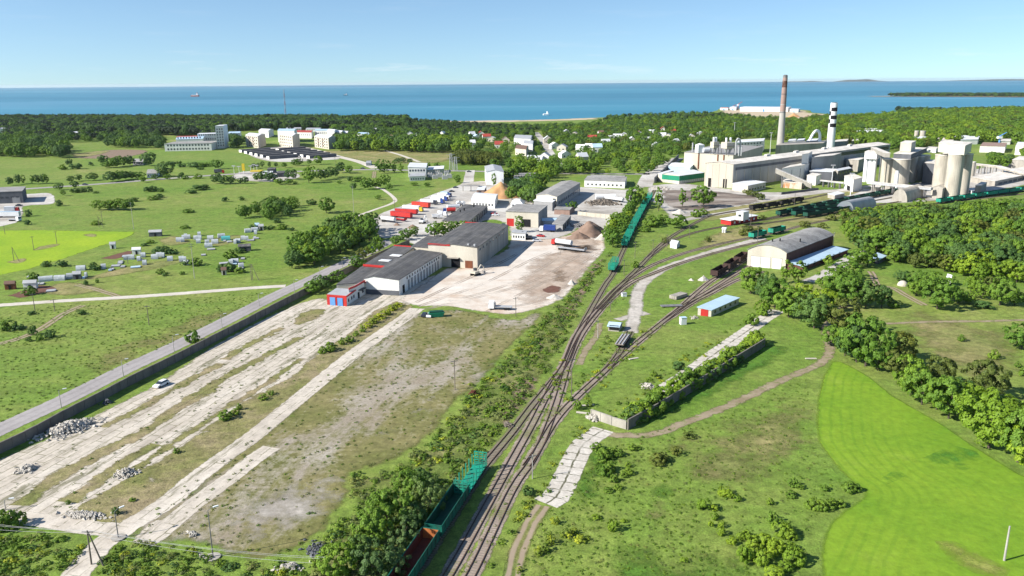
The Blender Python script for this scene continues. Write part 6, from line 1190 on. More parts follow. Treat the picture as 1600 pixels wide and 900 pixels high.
heap('gravel_heap', 893, 444, 14, 7, 'gravel_heap', 'white rubble heap at the right side of the sandy yard', seed=6); heap('gravel_heap', 866, 466, 24, 6, 'gravel_heap', 'flat pale heap near the foot of the sandy yard', seed=7); heap('soil_heap', 1062, 334-1, 22, 6, 'gravel_heap', 'pale heap beside the far track', seed=8); heap('soil_heap', 645, 356, 18, 5, 'spoil', 'brown soil heap at the front of the truck lot', seed=9); heap('soil_heap', 620, 352, 12, 4, 'spoil', 'small brown soil heap left in the truck lot', seed=10)
heap('sand_heap', 1240, 183, 18, 6, 'sawdust', 'orange brown sand heap at the harbour', seed=11); heap('sand_heap', 1262, 184, 14, 4, 'spoil', 'brown sand heap right at the harbour', seed=12)
def rubble(u, v, wpx, dm, hm, n, label, seed, size=(.3, 1.1), mat='stone', name='rubble_pile', cat='rubble pile', ang=None):
    r = random.Random(seed); p = P(u, v); L = wpx*mpp(u, v); mb = MB()
    for i in range(n):
        x = r.gauss(0, .27)*L; y = r.gauss(0, .3)*dm; q = max(0, 1-(2*x/L)**2-(2*y/dm)**2*.8); s = r.uniform(*size)
        z = r.uniform(0, 1)**.6*hm*q; ax = Matrix.Rotation(r.uniform(0, 6.28), 3, Vector((r.uniform(-1, 1), r.uniform(-1, 1), r.uniform(-1, 1))).normalized())
        a, b, c = s*r.uniform(.5, 1), s*r.uniform(.4, .9), s*r.uniform(.2, .6)
        vs = [ax @ Vector((sx*a*r.uniform(.7, 1), sy*b*r.uniform(.7, 1), sz*c*r.uniform(.7, 1)))*.6+Vector((x, y, z+.1)) for sz in (-1, 1) for sx, sy in ((-1,-1),(1,-1),(1,1),(-1,1))]
        mb.add(vs, [(0,3,2,1),(4,5,6,7),(0,1,5,4),(1,2,6,5),(2,3,7,6),(3,0,4,7)])
    return tag(mb.build(name, M[mat], None, p, STRIP_ANG*.7 if ang is None else ang), label, cat, kind='stuff' if n >= 150 else None)
rubble(108, 671, 70, 6, 1.7, 620, 'large pile of broken concrete beside the wall', 1); rubble(42, 734, 26, 3, .9, 160, 'small rubble pile on the concrete pad at left', 2, (.25, .8)); rubble(196, 741, 28, 3.2, 1.0, 190, 'round rubble pile on the strip of the concrete pad', 3, (.25, .8))
rubble(133, 806, 62, 2.0, .5, 260, 'row of broken pale stones beside the side road', 4, (.25, .8), ang=-.15); rubble(497, 860, 32, 4, .8, 160, 'grey heap of scrap at the edge of the gravel', 5, (.2, .8), 'dark_wall'); rubble(453, 888, 34, 2, .6, 90, 'pale stones at the bottom edge of the picture', 6, (.3, .9), ang=0)
rubble(1013, 605, 16, 3, .9, 130, 'grey rubble beside the lower end of the upper slab path', 7, (.2, .8)); rubble(300, 836, 10, 2, .5, 60, 'small stone scatter beside the concrete lane end', 8, (.2, .6)); rubble(1085, 497, 12, 2, .5, 60, 'grey scrap heap left of the blue-roofed shed', 9, (.2, .7)); rubble(928, 655, 13, 2.5, 1.2, 70, 'round grey boulders by the broken wall', 10, (.5, 1.2))
rubble(940, 318, 42, 16, 2.0, 260, 'untidy timber and scrap stack on the concrete yard', 12, (.8, 2.6), 'wood_pole', 'scrap_stack', 'scrap stack'); rubble(906, 354, 20, 8, 1.5, 90, 'scrap strewn behind the large soil heap', 13, (.5, 1.6), 'steel', 'scrap_stack', 'scrap stack')
rubble(795, 665, 12, 3, .6, 50, 'grey brown scrap in the bank weeds', 14, (.3, .8), 'wood_pole', 'scrap_stack', 'scrap stack'); rubble(739, 617, 9, 2.2, 1.2, 50, 'dark red scrap lump beside the field edge', 15, (.4, .9), 'rust_in', 'scrap_stack', 'scrap stack')
rubble(168, 630, 12, 1.6, .9, 40, 'dark lump of debris at the foot of the road wall', 16, (.3, .8), 'dark_wall', 'scrap_stack', 'scrap stack'); rubble(1033, 295, 26, 14, 1.4, 90, 'grey stone heaps by the works road', 17, (.6, 1.6)); rubble(315, 866+4, 8, 2, .3, 30, 'few stones by the lamp base', 18, (.2, .4))
# concrete panel walls
def panel_wall(px, h, label, panel=3.0, mat='wall_panel_shade', th=.22, cap=True):
    line = catmull([P(*p) for p in px], panel); o0 = Vector((line[0].x, line[0].y, 0)); e = empty('panel_wall', o0, 0, label, 'wall'); mb = MB(); pb = MB(); cb = MB(); r = random.Random(2)
    for a, b in zip(line, line[1:]):
        a = a-o0.xy; b = b-o0.xy; d = (b-a).normalized(); n = Vector((-d.y, d.x))*th/2; a1, b1 = a+d*.12, b-d*.12; hh = h+r.uniform(-.06, .06)
        mb.prism([a1-n, b1-n, b1+n, a1+n], -.1, hh)
        if cap: cb.prism([a1-n*1.6, b1-n*1.6, b1+n*1.6, a1+n*1.6], hh+.003, hh+.12)
        m_ = n*1.8; pb.prism([a-d*.117-m_, a+d*.117-m_, a+d*.117+m_, a-d*.117+m_], -.1, h+.14)
    mb.build('panels', M[mat], e); pb.build('posts', M[mat], e)
    if cap: cb.build('coping', M[mat], e)
    return e
panel_wall([(-60,737),(0,709),(60,680),(100,657),(150,631),(200,604),(240,584),(310,548),(375,514),(430,485),(480,459),(520,438),(560,418.5),(600,399),(640,382)], 2.5, 'long grey concrete panel wall between asphalt road and concrete pad')
panel_wall([(981,671.5),(1010,655),(1040,637.5),(1070,619),(1100,600.5),(1150,569),(1195,541)], 2.5, 'grey concrete panel wall above the dirt track on the right'); panel_wall([(924,653),(938,658),(955,664),(979,671)], 2.1, 'pale wall end facing the broken slab path', 3.5, 'concrete_wall')
for i, (u, v) in enumerate(((10,703),(26,694),(42,686),(71,671),(85,663),(99,655),(113,647))):
    mb = MB().box(-1.3,1.3,-.12,.12,0,2.0); s = mb.build('concrete_slab', M['concrete_wall'], None, P(u, v+1), STRIP_ANG); s.rotation_euler = (-.28, 0, STRIP_ANG); tag(s, 'concrete slab leaning against the left end of the long wall', 'slab', 'leaning slabs at the wall')
for u, v, a, lb in ((918,634,.3,'fallen pale slab beside the broken wall near the rails'),(911,646,-.2,'second fallen slab at the broken wall end'),(990,563-2,.5,'pale plank lying between the tracks'),(1267,561,.1,'white plank lying on the grass beside the dirt track')):
    mb = MB().box(-1.7,1.7,-.35,.35,.08,.26); s = mb.build('concrete_slab', M['mill_wall'], None, P(u, v), a); s.rotation_euler = (.05, .04, a); tag(s, lb, 'slab')
# ---- wagons
def wheelset(parent, mat='steel'):
    w = MB()
    for x in (-.9, .9):
        for y in (-.78, .78): w.cyl((x, y-.07, .48), (x, y+.07, .48), .47, .47, 12)
    f = MB(); [f.box(-1.3,1.3,y-.08,y+.08,.45,.8) for y in (-1.0, 1.0)]; f.box(-.3,.3,-.92,.92,.5,.9)
    b = f.build('bogie', M['dark'], parent); w.build('wheels', M[mat], b); return b
def make_gondola(outer, inner, label, group, end=None):
    e = empty('gondola_wagon', (0,0,0), 0, label, 'wagon', group); L, W, H0, H1 = 6.3, 1.5, 1.15, 3.2; t = .07
    b = MB(); b.box(-L,L,-W,-W+t,H0,H1); b.box(-L,L,W-t,W,H0,H1); b.box(-L,-L+t,-W+t+.003,W-t-.003,H0,H1); b.box(L-t,L,-W+t+.003,W-t-.003,H0,H1)
    for i in range(9):
        x = -L+.06+(2*L-.12)*i/8
        for s in (-1, 1): b.box(x-.06,x+.06,s*(W+.045)-.04,s*(W+.045)+.04,H0-.1,H1-.02)
    for s in (-1, 1): b.box(-L-.03,L+.03,s*W-.09 if s < 0 else s*W-.02,s*W+.02 if s < 0 else s*W+.09,H1,H1+.10)
    for s in (-1, 1): b.box(s*L-.06,s*L+.06,-W+.03,W-.03,H1+.002,H1+.10)
    b.build('body', M[outer], e)
    f = MB(); f.box(-L+t+.003,L-t-.003,-W+t+.003,W-t-.003,H0,H0+.08); f.box(-L+t+.004,L-t-.004,-W+t+.003,-W+t+.02,H0+.085,H1-.02); f.box(-L+t+.004,L-t-.004,W-t-.02,W-t-.003,H0+.085,H1-.02); f.build('floor', M[inner], e)
    if end:
        MB().box(L-t-.03,L-t-.004,-W+t+.03,W-t-.03,H0+.1,H1-.03).build('end_wall', M[end], e); 
    MB().box(-L,L,-.35,.35,.75,H0-.01).build('underframe', M['dark'], e)
    for x in (-4.3, 4.3): wheelset(e).location.x = x
    c = MB(); c.box(L,L+.45,-.15,.15,.9,1.15); c.box(-L-.45,-L,-.15,.15,.9,1.15); c.build('couplers', M['dark'], e); return e
def make_logcar(label, group):
    e = empty('timber_wagon', (0,0,0), 0, label, 'wagon', group); L, W = 6.6, 1.42; m = M['wagon_green']
    d = MB(); d.box(-L,L,-W,W,1.1,1.3); [d.box(-L+.2+i*1.65-.12,-L+.2+i*1.65+.12,-W,W,1.305,1.45) for i in range(9)]; d.build('deck', m, e)
    for s in (-1, 1):
        f = MB(); x = s*(L-.08); [f.box(x-.07,x+.07,y-.10,y+.10,1.3,4.1) for y in (-W+.07,-W/3,W/3,W-.07)]; [f.box(x-.06,x+.06,-W,W,z-.13,z+.13) for z in (1.6, 2.2, 2.8, 3.4, 4.0)]; f.build('end_frame', m, e)
        for k_ in range(6): MB().box(-L+1.3+k_*2.1-.10,-L+1.3+k_*2.1+.10,s*(W+.03)-.09,s*(W+.03)+.09,1.0,3.9).build('stanchion', m, e)
    MB().box(-L,L,-.35,.35,.75,1.09).build('underframe', M['dark'], e)
    for x in (-4.5, 4.5): wheelset(e).location.x = x
    return e
FIRST = {}
def place(proto, x, y, rz, label=None, group=None, z=.26):
    o = proto if not FIRST.get(proto.name) else copy_tree(proto); FIRST[proto.name] = True; o.location = (x, y, z); o.rotation_euler = (0, 0, rz); o.scale = (1, 1, 1)
    if label: o['label'] = label
    if group: o['group'] = group
    return o
def along(px, n, proto, label, group, pitch=None, start=0.0):
    """n wagons coupled along a track between two photo points"""
    line = catmull([P(*p) for p in px], 1.0); s = [0]
    for a, b in zip(line, line[1:]): s.append(s[-1]+(b-a).length)
    n = n or max(1, round(s[-1]/13.9)); pitch = pitch or s[-1]/n; res = []
    def at(d):
        d = max(0, min(d, s[-1]-.01)); i = max(j for j in range(len(s)) if s[j] <= d); i = min(i, len(line)-2); return line[i]+(line[i+1]-line[i]).normalized()*(d-s[i])
    for i in range(n):
        a, b = at(start+i*pitch+.8), at(start+(i+1)*pitch-.8); c = (a+b)/2; d = b-a
        if d.length < 1: continue
        res.append(place(proto, c.x, c.y, math.atan2(d.y, d.x), label if isinstance(label, str) else label[i], group))
    return res
gg = 'gondola wagons in the foreground siding'
pg = make_gondola('wagon_teal_shade', 'wagon_dark_green', 'dark green empty gondola wagon between the rusty wagon and the timber wagon', gg)
q0, q1 = _w0, _w1; qd = (q1-q0).normalized(); qa = math.atan2(qd.y, qd.x)
cpos = (q0+q1)/2; place(pg, cpos.x, cpos.y, qa).scale = (1.22, 1.05, 1.0)
pr = make_gondola('wagon_teal_shade', 'rust_in', 'gondola wagon with rusty red inside and orange end wall at the bottom edge', gg, 'rust_orange'); c2 = cpos - qd*16.6; place(pr, c2.x, c2.y, qa).scale = (1.22, 1.05, 1.0)
pl = make_logcar('turquoise timber wagon with stanchions at the end of the foreground siding', 'turquoise timber wagons'); c3 = cpos + qd*14.1; place(pl, c3.x, c3.y, qa)
along([(953,427),(958,423),(968,402)], 1, pl, 'lone turquoise timber wagon standing apart on the middle siding', 'turquoise timber wagons', 14, .5)
along([(975,388),(990,357),(1004,330),(1016,310)], 12, pl, 'turquoise timber wagon in the long row on the middle siding', 'long row of turquoise timber wagons')
pb_ = make_gondola('wagon_brown', 'wagon_brown', '', 'brown gondola wagons by the locomotive shed')
along([(1113,436.5),(1127,429),(1165,404)], 3, pb_, ['nearest of three brown gondola wagons left of the locomotive shed', 'middle one of three brown gondola wagons', 'farthest of three brown gondola wagons beside the locomotive shed'], 'brown gondola wagons by the locomotive shed')
pv_ = make_gondola('wagon_green', 'wagon_dark_green', '', 'green pair behind the locomotive shed')
along([(1168,375.5),(1200,368),(1228,361.5)], 2, pv_, ['bright green gondola wagon behind the locomotive shed, front one', 'bright green gondola wagon behind the locomotive shed, rear one'], 'green pair behind the locomotive shed')
pk = make_gondola('wagon_black', 'wagon_black', '', 'black gondola wagons'); along([(1171,330),(1210,324),(1254,315.5)], 0, pk, 'black gondola wagon in the row right of the signal house', 'row of black gondola wagons')
pd = make_gondola('wagon_dark_green', 'wagon_black', '', 'dark green gondola wagons')
along([(1214,339),(1260,329),(1330,315),(1400,301.5)], 0, pd, 'dark green gondola wagon in the rear row behind the white hangar', 'rear dark green wagon row')
along([(1239,339),(1270,332.5),(1310,325)], 0, pd, 'dark green gondola wagon in the middle row beside the white hangar', 'middle dark green wagon row')
along([(1258,341),(1290,335.5),(1331,328.5)], 0, pd, 'dark green gondola wagon in the front row before the white hangar', 'front dark green wagon row')
along([(1464,319),(1500,313.5),(1540,307.5),(1600,299),(1640,293.5)], 0, pv_, 'green gondola wagon in the row below the tall silos', 'green wagon row below the silos')
# flat cars
def flat(px0, px1, label, mat='galv'):
    a, b = P(*px0), P(*px1); c = (a+b)/2; d = b-a; L = d.length/2; e = empty('flat_wagon', (c.x, c.y, .25), math.atan2(d.y, d.x), label, 'wagon')
    MB().box(-L,L,-1.45,1.45,1.0,1.2).build('deck', M['sleeper'], e); [MB().box(-L+.05,L-.05,y-.16,y+.16,1.205,1.42).build('rail_load', M[mat], e) for y in (-1.0, 0, 1.0)]; MB().box(-L,L,-.4,.4,.7,.99).build('underframe', M['dark'], e)
    for x in (-L*.6, L*.6): wheelset(e).location.x = x
flat((967,545), (978,529), 'short flat wagon with pale load beside the small railway hut'); 
e = empty('pallet_stack', P(1060,465), .75, 'pale stack of concrete beams on the grass between the tracks', 'beam stack'); MB().box(-3.5,3.5,-1.6,1.6,0,.3).build('bearers', M['sleeper'], e); [MB().box(-3.6,3.6,y-.35,y+.35,.31,1.4).build('beam', M['concrete_wall'], e) for y in (-1.25,-.42,.42,1.25)]
e = empty('pallet_stack', P(1049,479), .1, 'low dark rack of rails left of the track fan', 'rail rack'); MB().box(-4,4,-1.2,1.2,.3,.5).build('rails', M['steel'], e); [MB().box(x-.2,x+.2,-1.3,1.3,0,.299).build('bearer', M['dark'], e) for x in (-3, 0, 3)]
e = empty('cabinet', P(1067,506.5), .2, 'small white relay cabinet on the grass between tracks and slab path', 'cabinet'); MB().box(-1,1,-.8,.8,0,2.4).build('box', M['white_metal'], e); MB().box(-1.1,1.1,-.9,.9,2.41,2.5).build('lid', M['light_blue'], e)
e = empty('cabinet', P(975,463), .2, 'low white relay box between the main tracks', 'cabinet'); MB().box(-.9,.9,-.7,.7,0,1.3).build('box', M['white_metal'], e); MB().box(-1,1,-.8,.8,1.31,1.42).build('lid', M['galv'], e)
# tents
e = bmesh.new(); bmesh.ops.create_uvsphere(e, u_segments=16, v_segments=10, radius=1)
for q in e.verts: q.co = Vector((q.co.x*2.0, q.co.y*1.9, max(0, q.co.z)*2.0))
me = bpy.data.meshes.new('dome_tent'); e.to_mesh(me); e.free(); me.materials.append(M['cream_wall']); tag(link_mesh('dome_tent', me, None, P(1410,446)), 'white dome tent in the upper right meadow', 'tent')
o = bld('garden_shed', (1478,446), (1484,448), (1486,445), h=3.4, wall='white_wall', roof='gable', axis=0, rise=.8, roofmat='white_roof', label='small white shed hidden among the upper meadow trees', cat='shed', foot=False); on_wall(o, 0, .5, .9, 0, 1.8, 'dark', 'door')
# ---- road vehicles
def wheels(e, xs, y, r=.5, wd=.3):
    for x in xs:
        for s in (-1, 1): MB().cyl((x, s*y-wd/2, r), (x, s*y+wd/2, r), r, r, 12).build('wheel', M['tyre'], e)
def car(u, v, ang, paint, label, L=4.4, wagon=False):
    e = empty('parked_car', P(u, v), ang, label, 'car'); h = L/2; w = .88
    prof = [(-h,.35),(-h,.85),(-h*.93,.98),(-h*.55 if not wagon else -h*.9,1.0),(h*.45,.95),(h*.92,.80),(h,.62),(h,.35)]
    def ext(pf, w0, w1=None):
        w1 = w1 or w0; n = len(pf); zs = [z for _, z in pf]; zm, zM = min(zs), max(zs); f = lambda z: w0+(w1-w0)*((z-zm)/(zM-zm)); mb = MB(); mb.add([(x, -f(z), z) for x, z in pf]+[(x, f(z), z) for x, z in pf], [tuple(range(n)), tuple(range(2*n-1, n-1, -1))]+[(i, (i+1) % n, n+(i+1) % n, n+i) for i in range(n)]); return mb
    ext(prof, w, w*.97).build('body', M[paint], e)
    x0 = -h*.62 if not wagon else -h*.92; ext([(x0,1.0),(x0+.35,1.40),(h*.12,1.42),(h*.5,.97)], w*.94, w*.78).build('cabin_glass', M['glass'], e)
    MB().box(x0+.42, h*.10, -w*.76, w*.76, 1.425, 1.47).build('roof', M[paint], e); wheels(e, (-h*.6, h*.6), w-.06, .32, .2)
    [MB().box(h-.04,h+.02,y-.17,y+.17,.58,.72).build('headlight', M['white_metal'], e) for y in (-.6, .6)]; return e
ca = P(244,606)-P(261,598); car(252, 603, math.atan2(ca.y, ca.x), 'car_white', 'white car parked alone on the concrete pad', 4.5, True)
car(664, 494, STRIP_ANG+.1, 'car_dark', 'dark car left in the row of three behind the sandy yard'); car(672, 494.5, STRIP_ANG+.1, 'car_white', 'light car in the middle between the dark car and green skip'); 
e = empty('skip_container', P(682,495), .2, 'green skip container beside two cars', 'skip'); MB().add([(-2.2,-1,.2),(2.2,-1,.2),(2.2,1,.2),(-2.2,1,.2),(-2.8,-1.2,1.7),(2.8,-1.2,1.7),(2.8,1.2,1.7),(-2.8,1.2,1.7)], [(3,2,1,0),(4,5,6,7),(0,1,5,4),(1,2,6,5),(2,3,7,6),(3,0,4,7)]).build('bin', M['green_paint'], e); MB().box(-2.4,2.4,-.9,.9,1.71,2.2).build('load', M['wagon_dark_green'], e); MB().box(-1.8,1.8,-.8,.8,0,.19).build('runners', M['dark'], e)
for u, v, pt, lb in ((787,353,'car_dark','dark car left of the beige garage'),(776,356,'car_white','white car in front of the warehouse roof left of the garage'),(845,370,'red_paint','red car behind the sandy yard'),(839,377.5,'car_white','white van-like car at the top of the sandy yard'),(133,289,'car_dark','dark car driving on the far left road'),(567,264,'car_dark','black car near the road junction'),(733,269,'car_dark','dark car on the gate road'),(706,300,'car_dark','dark car at the end of the truck lot'),(700,303,'car_white','white car beside the dark one at the end of the truck lot'),(772,335,'red_paint','red car between the white office and beige garage'),(774,337,'car_white','white car beside the red one by the white office'),(795,352.5,'car_white','white car just left of the red garage door'),(712,294,'car_dark','dark car on the road beyond the truck lot'),(30,322,'car_dark','dark car beside the hall at the left edge')): car(u, v, random.Random(u).uniform(-.4, .4), pt, lb)
def truck(u0, v0, u1, v1, body, cab, label, kind='box', cat='truck', name='truck', roof=None):
    a, b = P(u0, v0), P(u1, v1); d = b-a; L = max(6.5, min(15.5, d.length)); c = (a+b)/2; e = empty(name, c, math.atan2(d.y, d.x), label, cat); h = L/2; cb = 2.2 if cab else 0; back = h-cb-.3 if cab else h
    MB().box(-h,h-.2,-.5,.5,.75,1.05).build('chassis', M['dark'], e)
    if kind == 'box': MB().box(-h,back,-1.25,1.25,1.06,3.7).build('box_body', M[body], e); MB().box(-h-.03,back+.03,-1.28,1.28,3.705,3.8).build('box_roof', M[roof or body], e)
    elif kind == 'tank': MB().cyl((-h,0,2.3),(back,0,2.3),1.2,1.2,16).build('tank', M[body], e); MB().box(-h+.4,back-.4,-.25,.25,3.45,3.6).build('walkway', M['steel'], e)
    elif kind == 'flat': MB().box(-h,back,-1.25,1.25,1.06,1.25).build('deck', M[body], e); MB().box(back-.12,back,-1.25,1.25,1.26,2.5).build('headboard', M[body], e)
    elif kind == 'open': 
        mb = MB(); mb.box(-h,back,-1.25,1.25,1.06,1.2); [mb.box(-h,back,s*1.22-.04,s*1.22+.04,1.2,2.5) for s in (-1, 1)]; mb.box(-h,-h+.08,-1.17,1.17,1.2,2.5); mb.box(back-.08,back,-1.17,1.17,1.2,2.5); mb.build('tipper_body', M[body], e)
    elif kind == 'mixer': MB().cyl((-h+.3,0,2.6),(-h+1.6,0,2.5),.7,1.25,14).build('drum_mouth', M[body], e); MB().cyl((-h+1.61,0,2.5),(back-.5,0,2.2),1.25,.8,14).build('drum', M[body], e); MB().box(-h,back,-.9,.9,1.06,1.3).build('deck', M['steel'], e)
    if cab:
        x0 = h-2.2; MB().add([(x0,-1.2,.6),(h,-1.2,.6),(h,1.2,.6),(x0,1.2,.6),(x0,-1.15,3.0),(h-.35,-1.15,3.0),(h-.35,1.15,3.0),(x0,1.15,3.0)], [(3,2,1,0),(4,5,6,7),(0,1,5,4),(1,2,6,5),(2,3,7,6),(3,0,4,7)]).build('cab', M[cab], e)
        MB().add([(h-.10,-1.0,1.75),(h-.10,1.0,1.75),(h-.30,.95,2.75),(h-.30,-.95,2.75),(h-.05,-1.0,1.75),(h-.05,1.0,1.75),(h-.25,.95,2.75),(h-.25,-.95,2.75)], [(0,1,2,3),(4,7,6,5),(0,4,5,1),(1,5,6,2),(2,6,7,3),(3,7,4,0)]).build('windscreen', M['glass'], e)
    wheels(e, ([h-1.1] if cab else [])+[-h+1.2, -h+2.4]+([-h+3.6] if L > 11 else []), 1.0); return e
T = truck
T(612,339,643,342,'red_paint',None,'red curtain trailer at the front left of the truck lot','box','trailer','trailer','red_paint'); T(617,344,634,346.5,'red_paint',None,'low red flatbed trailer in front of the red curtain trailer','flat','trailer','trailer')
T(619,334,652,336,'red_paint',None,'red trailer with a pale roof second in the truck lot','box','trailer','trailer','galv'); T(630,329.5,661,331,'white_metal','yellow','white trailer with yellow cab in the truck lot','box'); T(645,323.5,671,326,'orange_red',None,'bright red trailer in the middle of the truck lot','box','trailer','trailer')
T(658,318.5,683,320,'white_metal','car_dark','white tanker with dark cab in the truck lot','tank'); T(675,316.5,694,318.5,'white_metal','car_blue','white box truck with blue cab in the truck lot','box'); T(676,313,700,314.5,'white_metal','car_blue','white box truck behind with a blue cab','box'); T(685,310.5,703,312,'white_metal','white_metal','all white truck at the rear of the truck row','box'); T(690,307.5,705,308.5,'light_blue','car_blue','pale blue truck farthest back in the row','box')
T(597,346,617,348.5,'white_metal',None,'white tank trailer alone at the left of the truck lot','tank','trailer','trailer'); T(676,341.5,691,341,'white_metal','white_metal','white tipper truck in front of the dark workshop','open'); T(684,337.5,698,338,'white_metal','white_metal','second white tipper truck by the dark workshop','mixer')
T(712,332.5,692,333,'red_paint','car_blue','truck with red tank and blue cab left of the dark workshop','tank'); T(699,328.5,718,327,'white_metal',None,'white silo trailer behind the red tank truck','tank','trailer','trailer'); T(713,322.5,726,321,'white_metal','white_metal','white concrete mixer truck behind the workshop roof','mixer')
T(868,362.5,843,361.5,'car_blue','white_metal','truck with white cab and blue box beside the narrow garage','box'); T(893,386.5,863,382,'white_metal','red_paint','white tanker with red cab on the sandy yard','tank'); T(870,389,917,395,'galv',None,'empty grey flatbed trailer on the sandy yard','flat','trailer','trailer')
T(800,484,763,483,'galv','white_metal','flatbed truck with white cab at the front of the sandy yard','flat'); T(-8,340,32,339.5,'white_metal',None,'white trailer beside the hall at the left edge','box','trailer','trailer','light_blue'); T(8,332,31,331,'white_metal','red_paint','truck with red cab behind the white trailer at the left edge','box'); T(15,345,32,346,'galv','white_metal','small white truck at the left edge','flat')
T(335,271,351,270.5,'dark_wall','red_paint','truck with red cab on the road by the petrol station','box'); T(945,313,975,317,'white_metal',None,'white cylindrical trailer on the concrete yard','tank','trailer','trailer')
e = empty('storage_tank', P(946,311), .1, 'long white storage tank on the concrete yard', 'tank'); MB().cyl((-7,0,1.9),(7,0,1.9),1.6,1.6,18).build('shell', M['white_metal'], e); [MB().box(x-.3,x+.3,-1.2,1.2,0,.6).build('saddle', M['concrete_wall'], e) for x in (-4.5,0,4.5)]
e = empty('cover', P(858,351), .1, 'pale turquoise canvas canopy beside the narrow garage', 'canopy'); MB().add([(-4.5,-2,2.6),(4.5,-2,2.6),(4.5,2,2.6),(-4.5,2,2.6),(-4.5,0,3.9),(4.5,0,3.9)], [(0,1,5,4),(2,3,4,5),(0,4,3),(1,2,5),(3,2,1,0)]).build('canvas', M['light_blue'], e); [MB().cyl((x,y,0),(x,y,2.59),.1,.1,6).build('post', M['steel'], e) for x in (-4,4) for y in (-1.7,1.7)]
# excavator at the warehouse corner and loader
def excavator(u, v, rz, paint, label):
    e = empty('excavator', P(u, v), rz, label, 'excavator'); [MB().box(-1.9,1.9,y-.3,y+.3,.05,.85).build('track', M['tyre'], e) for y in (-1.1, 1.1)]; MB().box(-1.7,1.2,-1.3,1.3,.95,1.9).build('body', M[paint], e); MB().box(.1,1.3,.2,1.28,1.91,3.0).build('cab', M['glass'], e); MB().tube([(1.0,-.3,1.7),(3.2,-.3,4.0),(5.0,-.3,3.0)], .28, 6).build('boom', M[paint], e); MB().tube([(5.0,-.3,3.0),(5.2,-.3,1.0)], .22, 6).build('arm', M[paint], e); MB().box(4.8,5.6,-.8,.2,.2,1.0).build('bucket', M['steel'], e)
excavator(743, 430, .9, 'mill_wall', 'pale dusty excavator at the corner of the largest warehouse'); excavator(826, 374, 3.0, 'dark_wall', 'dark loader behind the sandy yard'); excavator(660, 349, 1.2, 'white_metal', 'pale excavator at the front of the truck lot')
# ---- garden plots on the left
PL = [(72,439,24,2),(94,437.5,19,2),(114,434,21,2),(127,422,16,2),(181,416,15,1),(212,418,17,3),(200,405,15,2),(242,404,12,2),(249,401,10,2),(266,407,10,2),(286,408,12,2),(281,377,13,2),(291,373,15,2),(309,374,14,2),(329,374,11,2),(346,371,13,2),(353,375,16,4),(326,386,14,2),(336,380,12,2),(330,390,14,1),(350,412,16,1),(367,411,14,2),(377,418,9,2),(387,363,11,2),(398,361,12,2),(392,376,12,1),(400,373,10,1),(80,455,16,1),(188,412,8,1),(318,399,8,1),(220,407,8,1),(372,379,9,2)]
rp_ = random.Random(31)
for cu, cv, su, sv, n_ in ((90,440,45,9,8), (240,406,55,8,10), (325,376,45,8,9), (365,412,20,8,5), (392,370,16,8,4), (190,418,30,6,4)):
    for _ in range(n_): PL.append((cu+rp_.uniform(-su, su), cv+rp_.uniform(-sv, sv), rp_.uniform(4, 9), rp_.choice([1,1,2,2,3])))
for i, (u, v, w_, kd) in enumerate(PL):
    p = P(u, v); L = w_*mpp(u, v)/2*.82; rz = .35+random.Random(i).uniform(-.12, .12); mat = {1: 'galv', 2: 'plastic', 3: 'light_blue', 4: 'teal'}[kd]
    zone = 'in the front garden plots by the gravel path' if v > 420 else ('in the middle garden plots' if v > 395 else 'in the rear garden plots')
    e = empty('greenhouse' if kd != 1 else 'garden_bed', p, rz, {1: 'flat grey plot cover ', 2: 'pale plastic greenhouse ', 3: 'pale blue sheeting ', 4: 'turquoise covered hut '}[kd]+zone, 'greenhouse' if kd != 1 else 'plot cover', {1: 'plot covers ', 2: 'greenhouses ', 3: 'sheeting ', 4: 'hut '}[kd]+zone)
    if kd in (2, 4):
        mb = MB(); n = 8; pts = [(1.5*math.cos(math.pi*j/n), 2.2*math.sin(math.pi*j/n)) for j in range(n+1)]; mb.add([(-L, y, z) for y, z in pts]+[(L, y, z) for y, z in pts], [(j, j+1, n+2+j, n+1+j) for j in range(n)]+[tuple(range(n, -1, -1)), tuple(range(n+1, 2*n+2))]); mb.build('cover', M[mat], e); MB().box(-L-.06,-L-.005,-.5,.5,0,1.7).build('door', M['grey_wall'], e)
    else: MB().box(-L,L,-1.6,1.6,.15,.5).build('sheet', M[mat], e); MB().box(-L-.1,L+.1,-1.7,1.7,0,.14).build('frame', M['sleeper'], e)
for u, v, w_, wl, rm, lb in ((46,452,18,'white_wall','galv','white garden house with grey roof in the front plots'),(15,453,14,'rust','brown_roof','dark red garden shed in the front plots'),(213,398,12,'white_wall','white_roof','white garden house beside the tilled bed'),(242,370,18,'dark_wall','galv','dark open shed on the rear plots'),(382,393,18,'dark_wall','bitumen','black shed right of the garden plots'),(350,430,7,'cream_wall','brown_roof','tiny brown hut below the right garden plots'),(176,389,8,'white_wall','galv','tiny white hut beside the oilseed field'),(120,437,11,'dark_wall','galv','dark hut at the end of the front greenhouses'),(408,360,7,'cream_wall','galv','small hut left of the thicket'),(402,358,6,'blue_paint','light_blue','small blue hut left of the thicket')):
    p = P(u, v); s = w_*mpp(u, v)/2; o = bld('garden_house', (p.x-s, p.y, 0), (p.x+s, p.y+s*.4, 0), (p.x+s*.7, p.y+s*1.5, 0), h=2.4, wall=wl, roof='gable', axis=0, rise=.9, roofmat=rm, label=lb, cat='shed', world=True, over=.2, foot=False); on_wall(o, 0, .5, .9, 0, 1.8, 'dark', 'door')
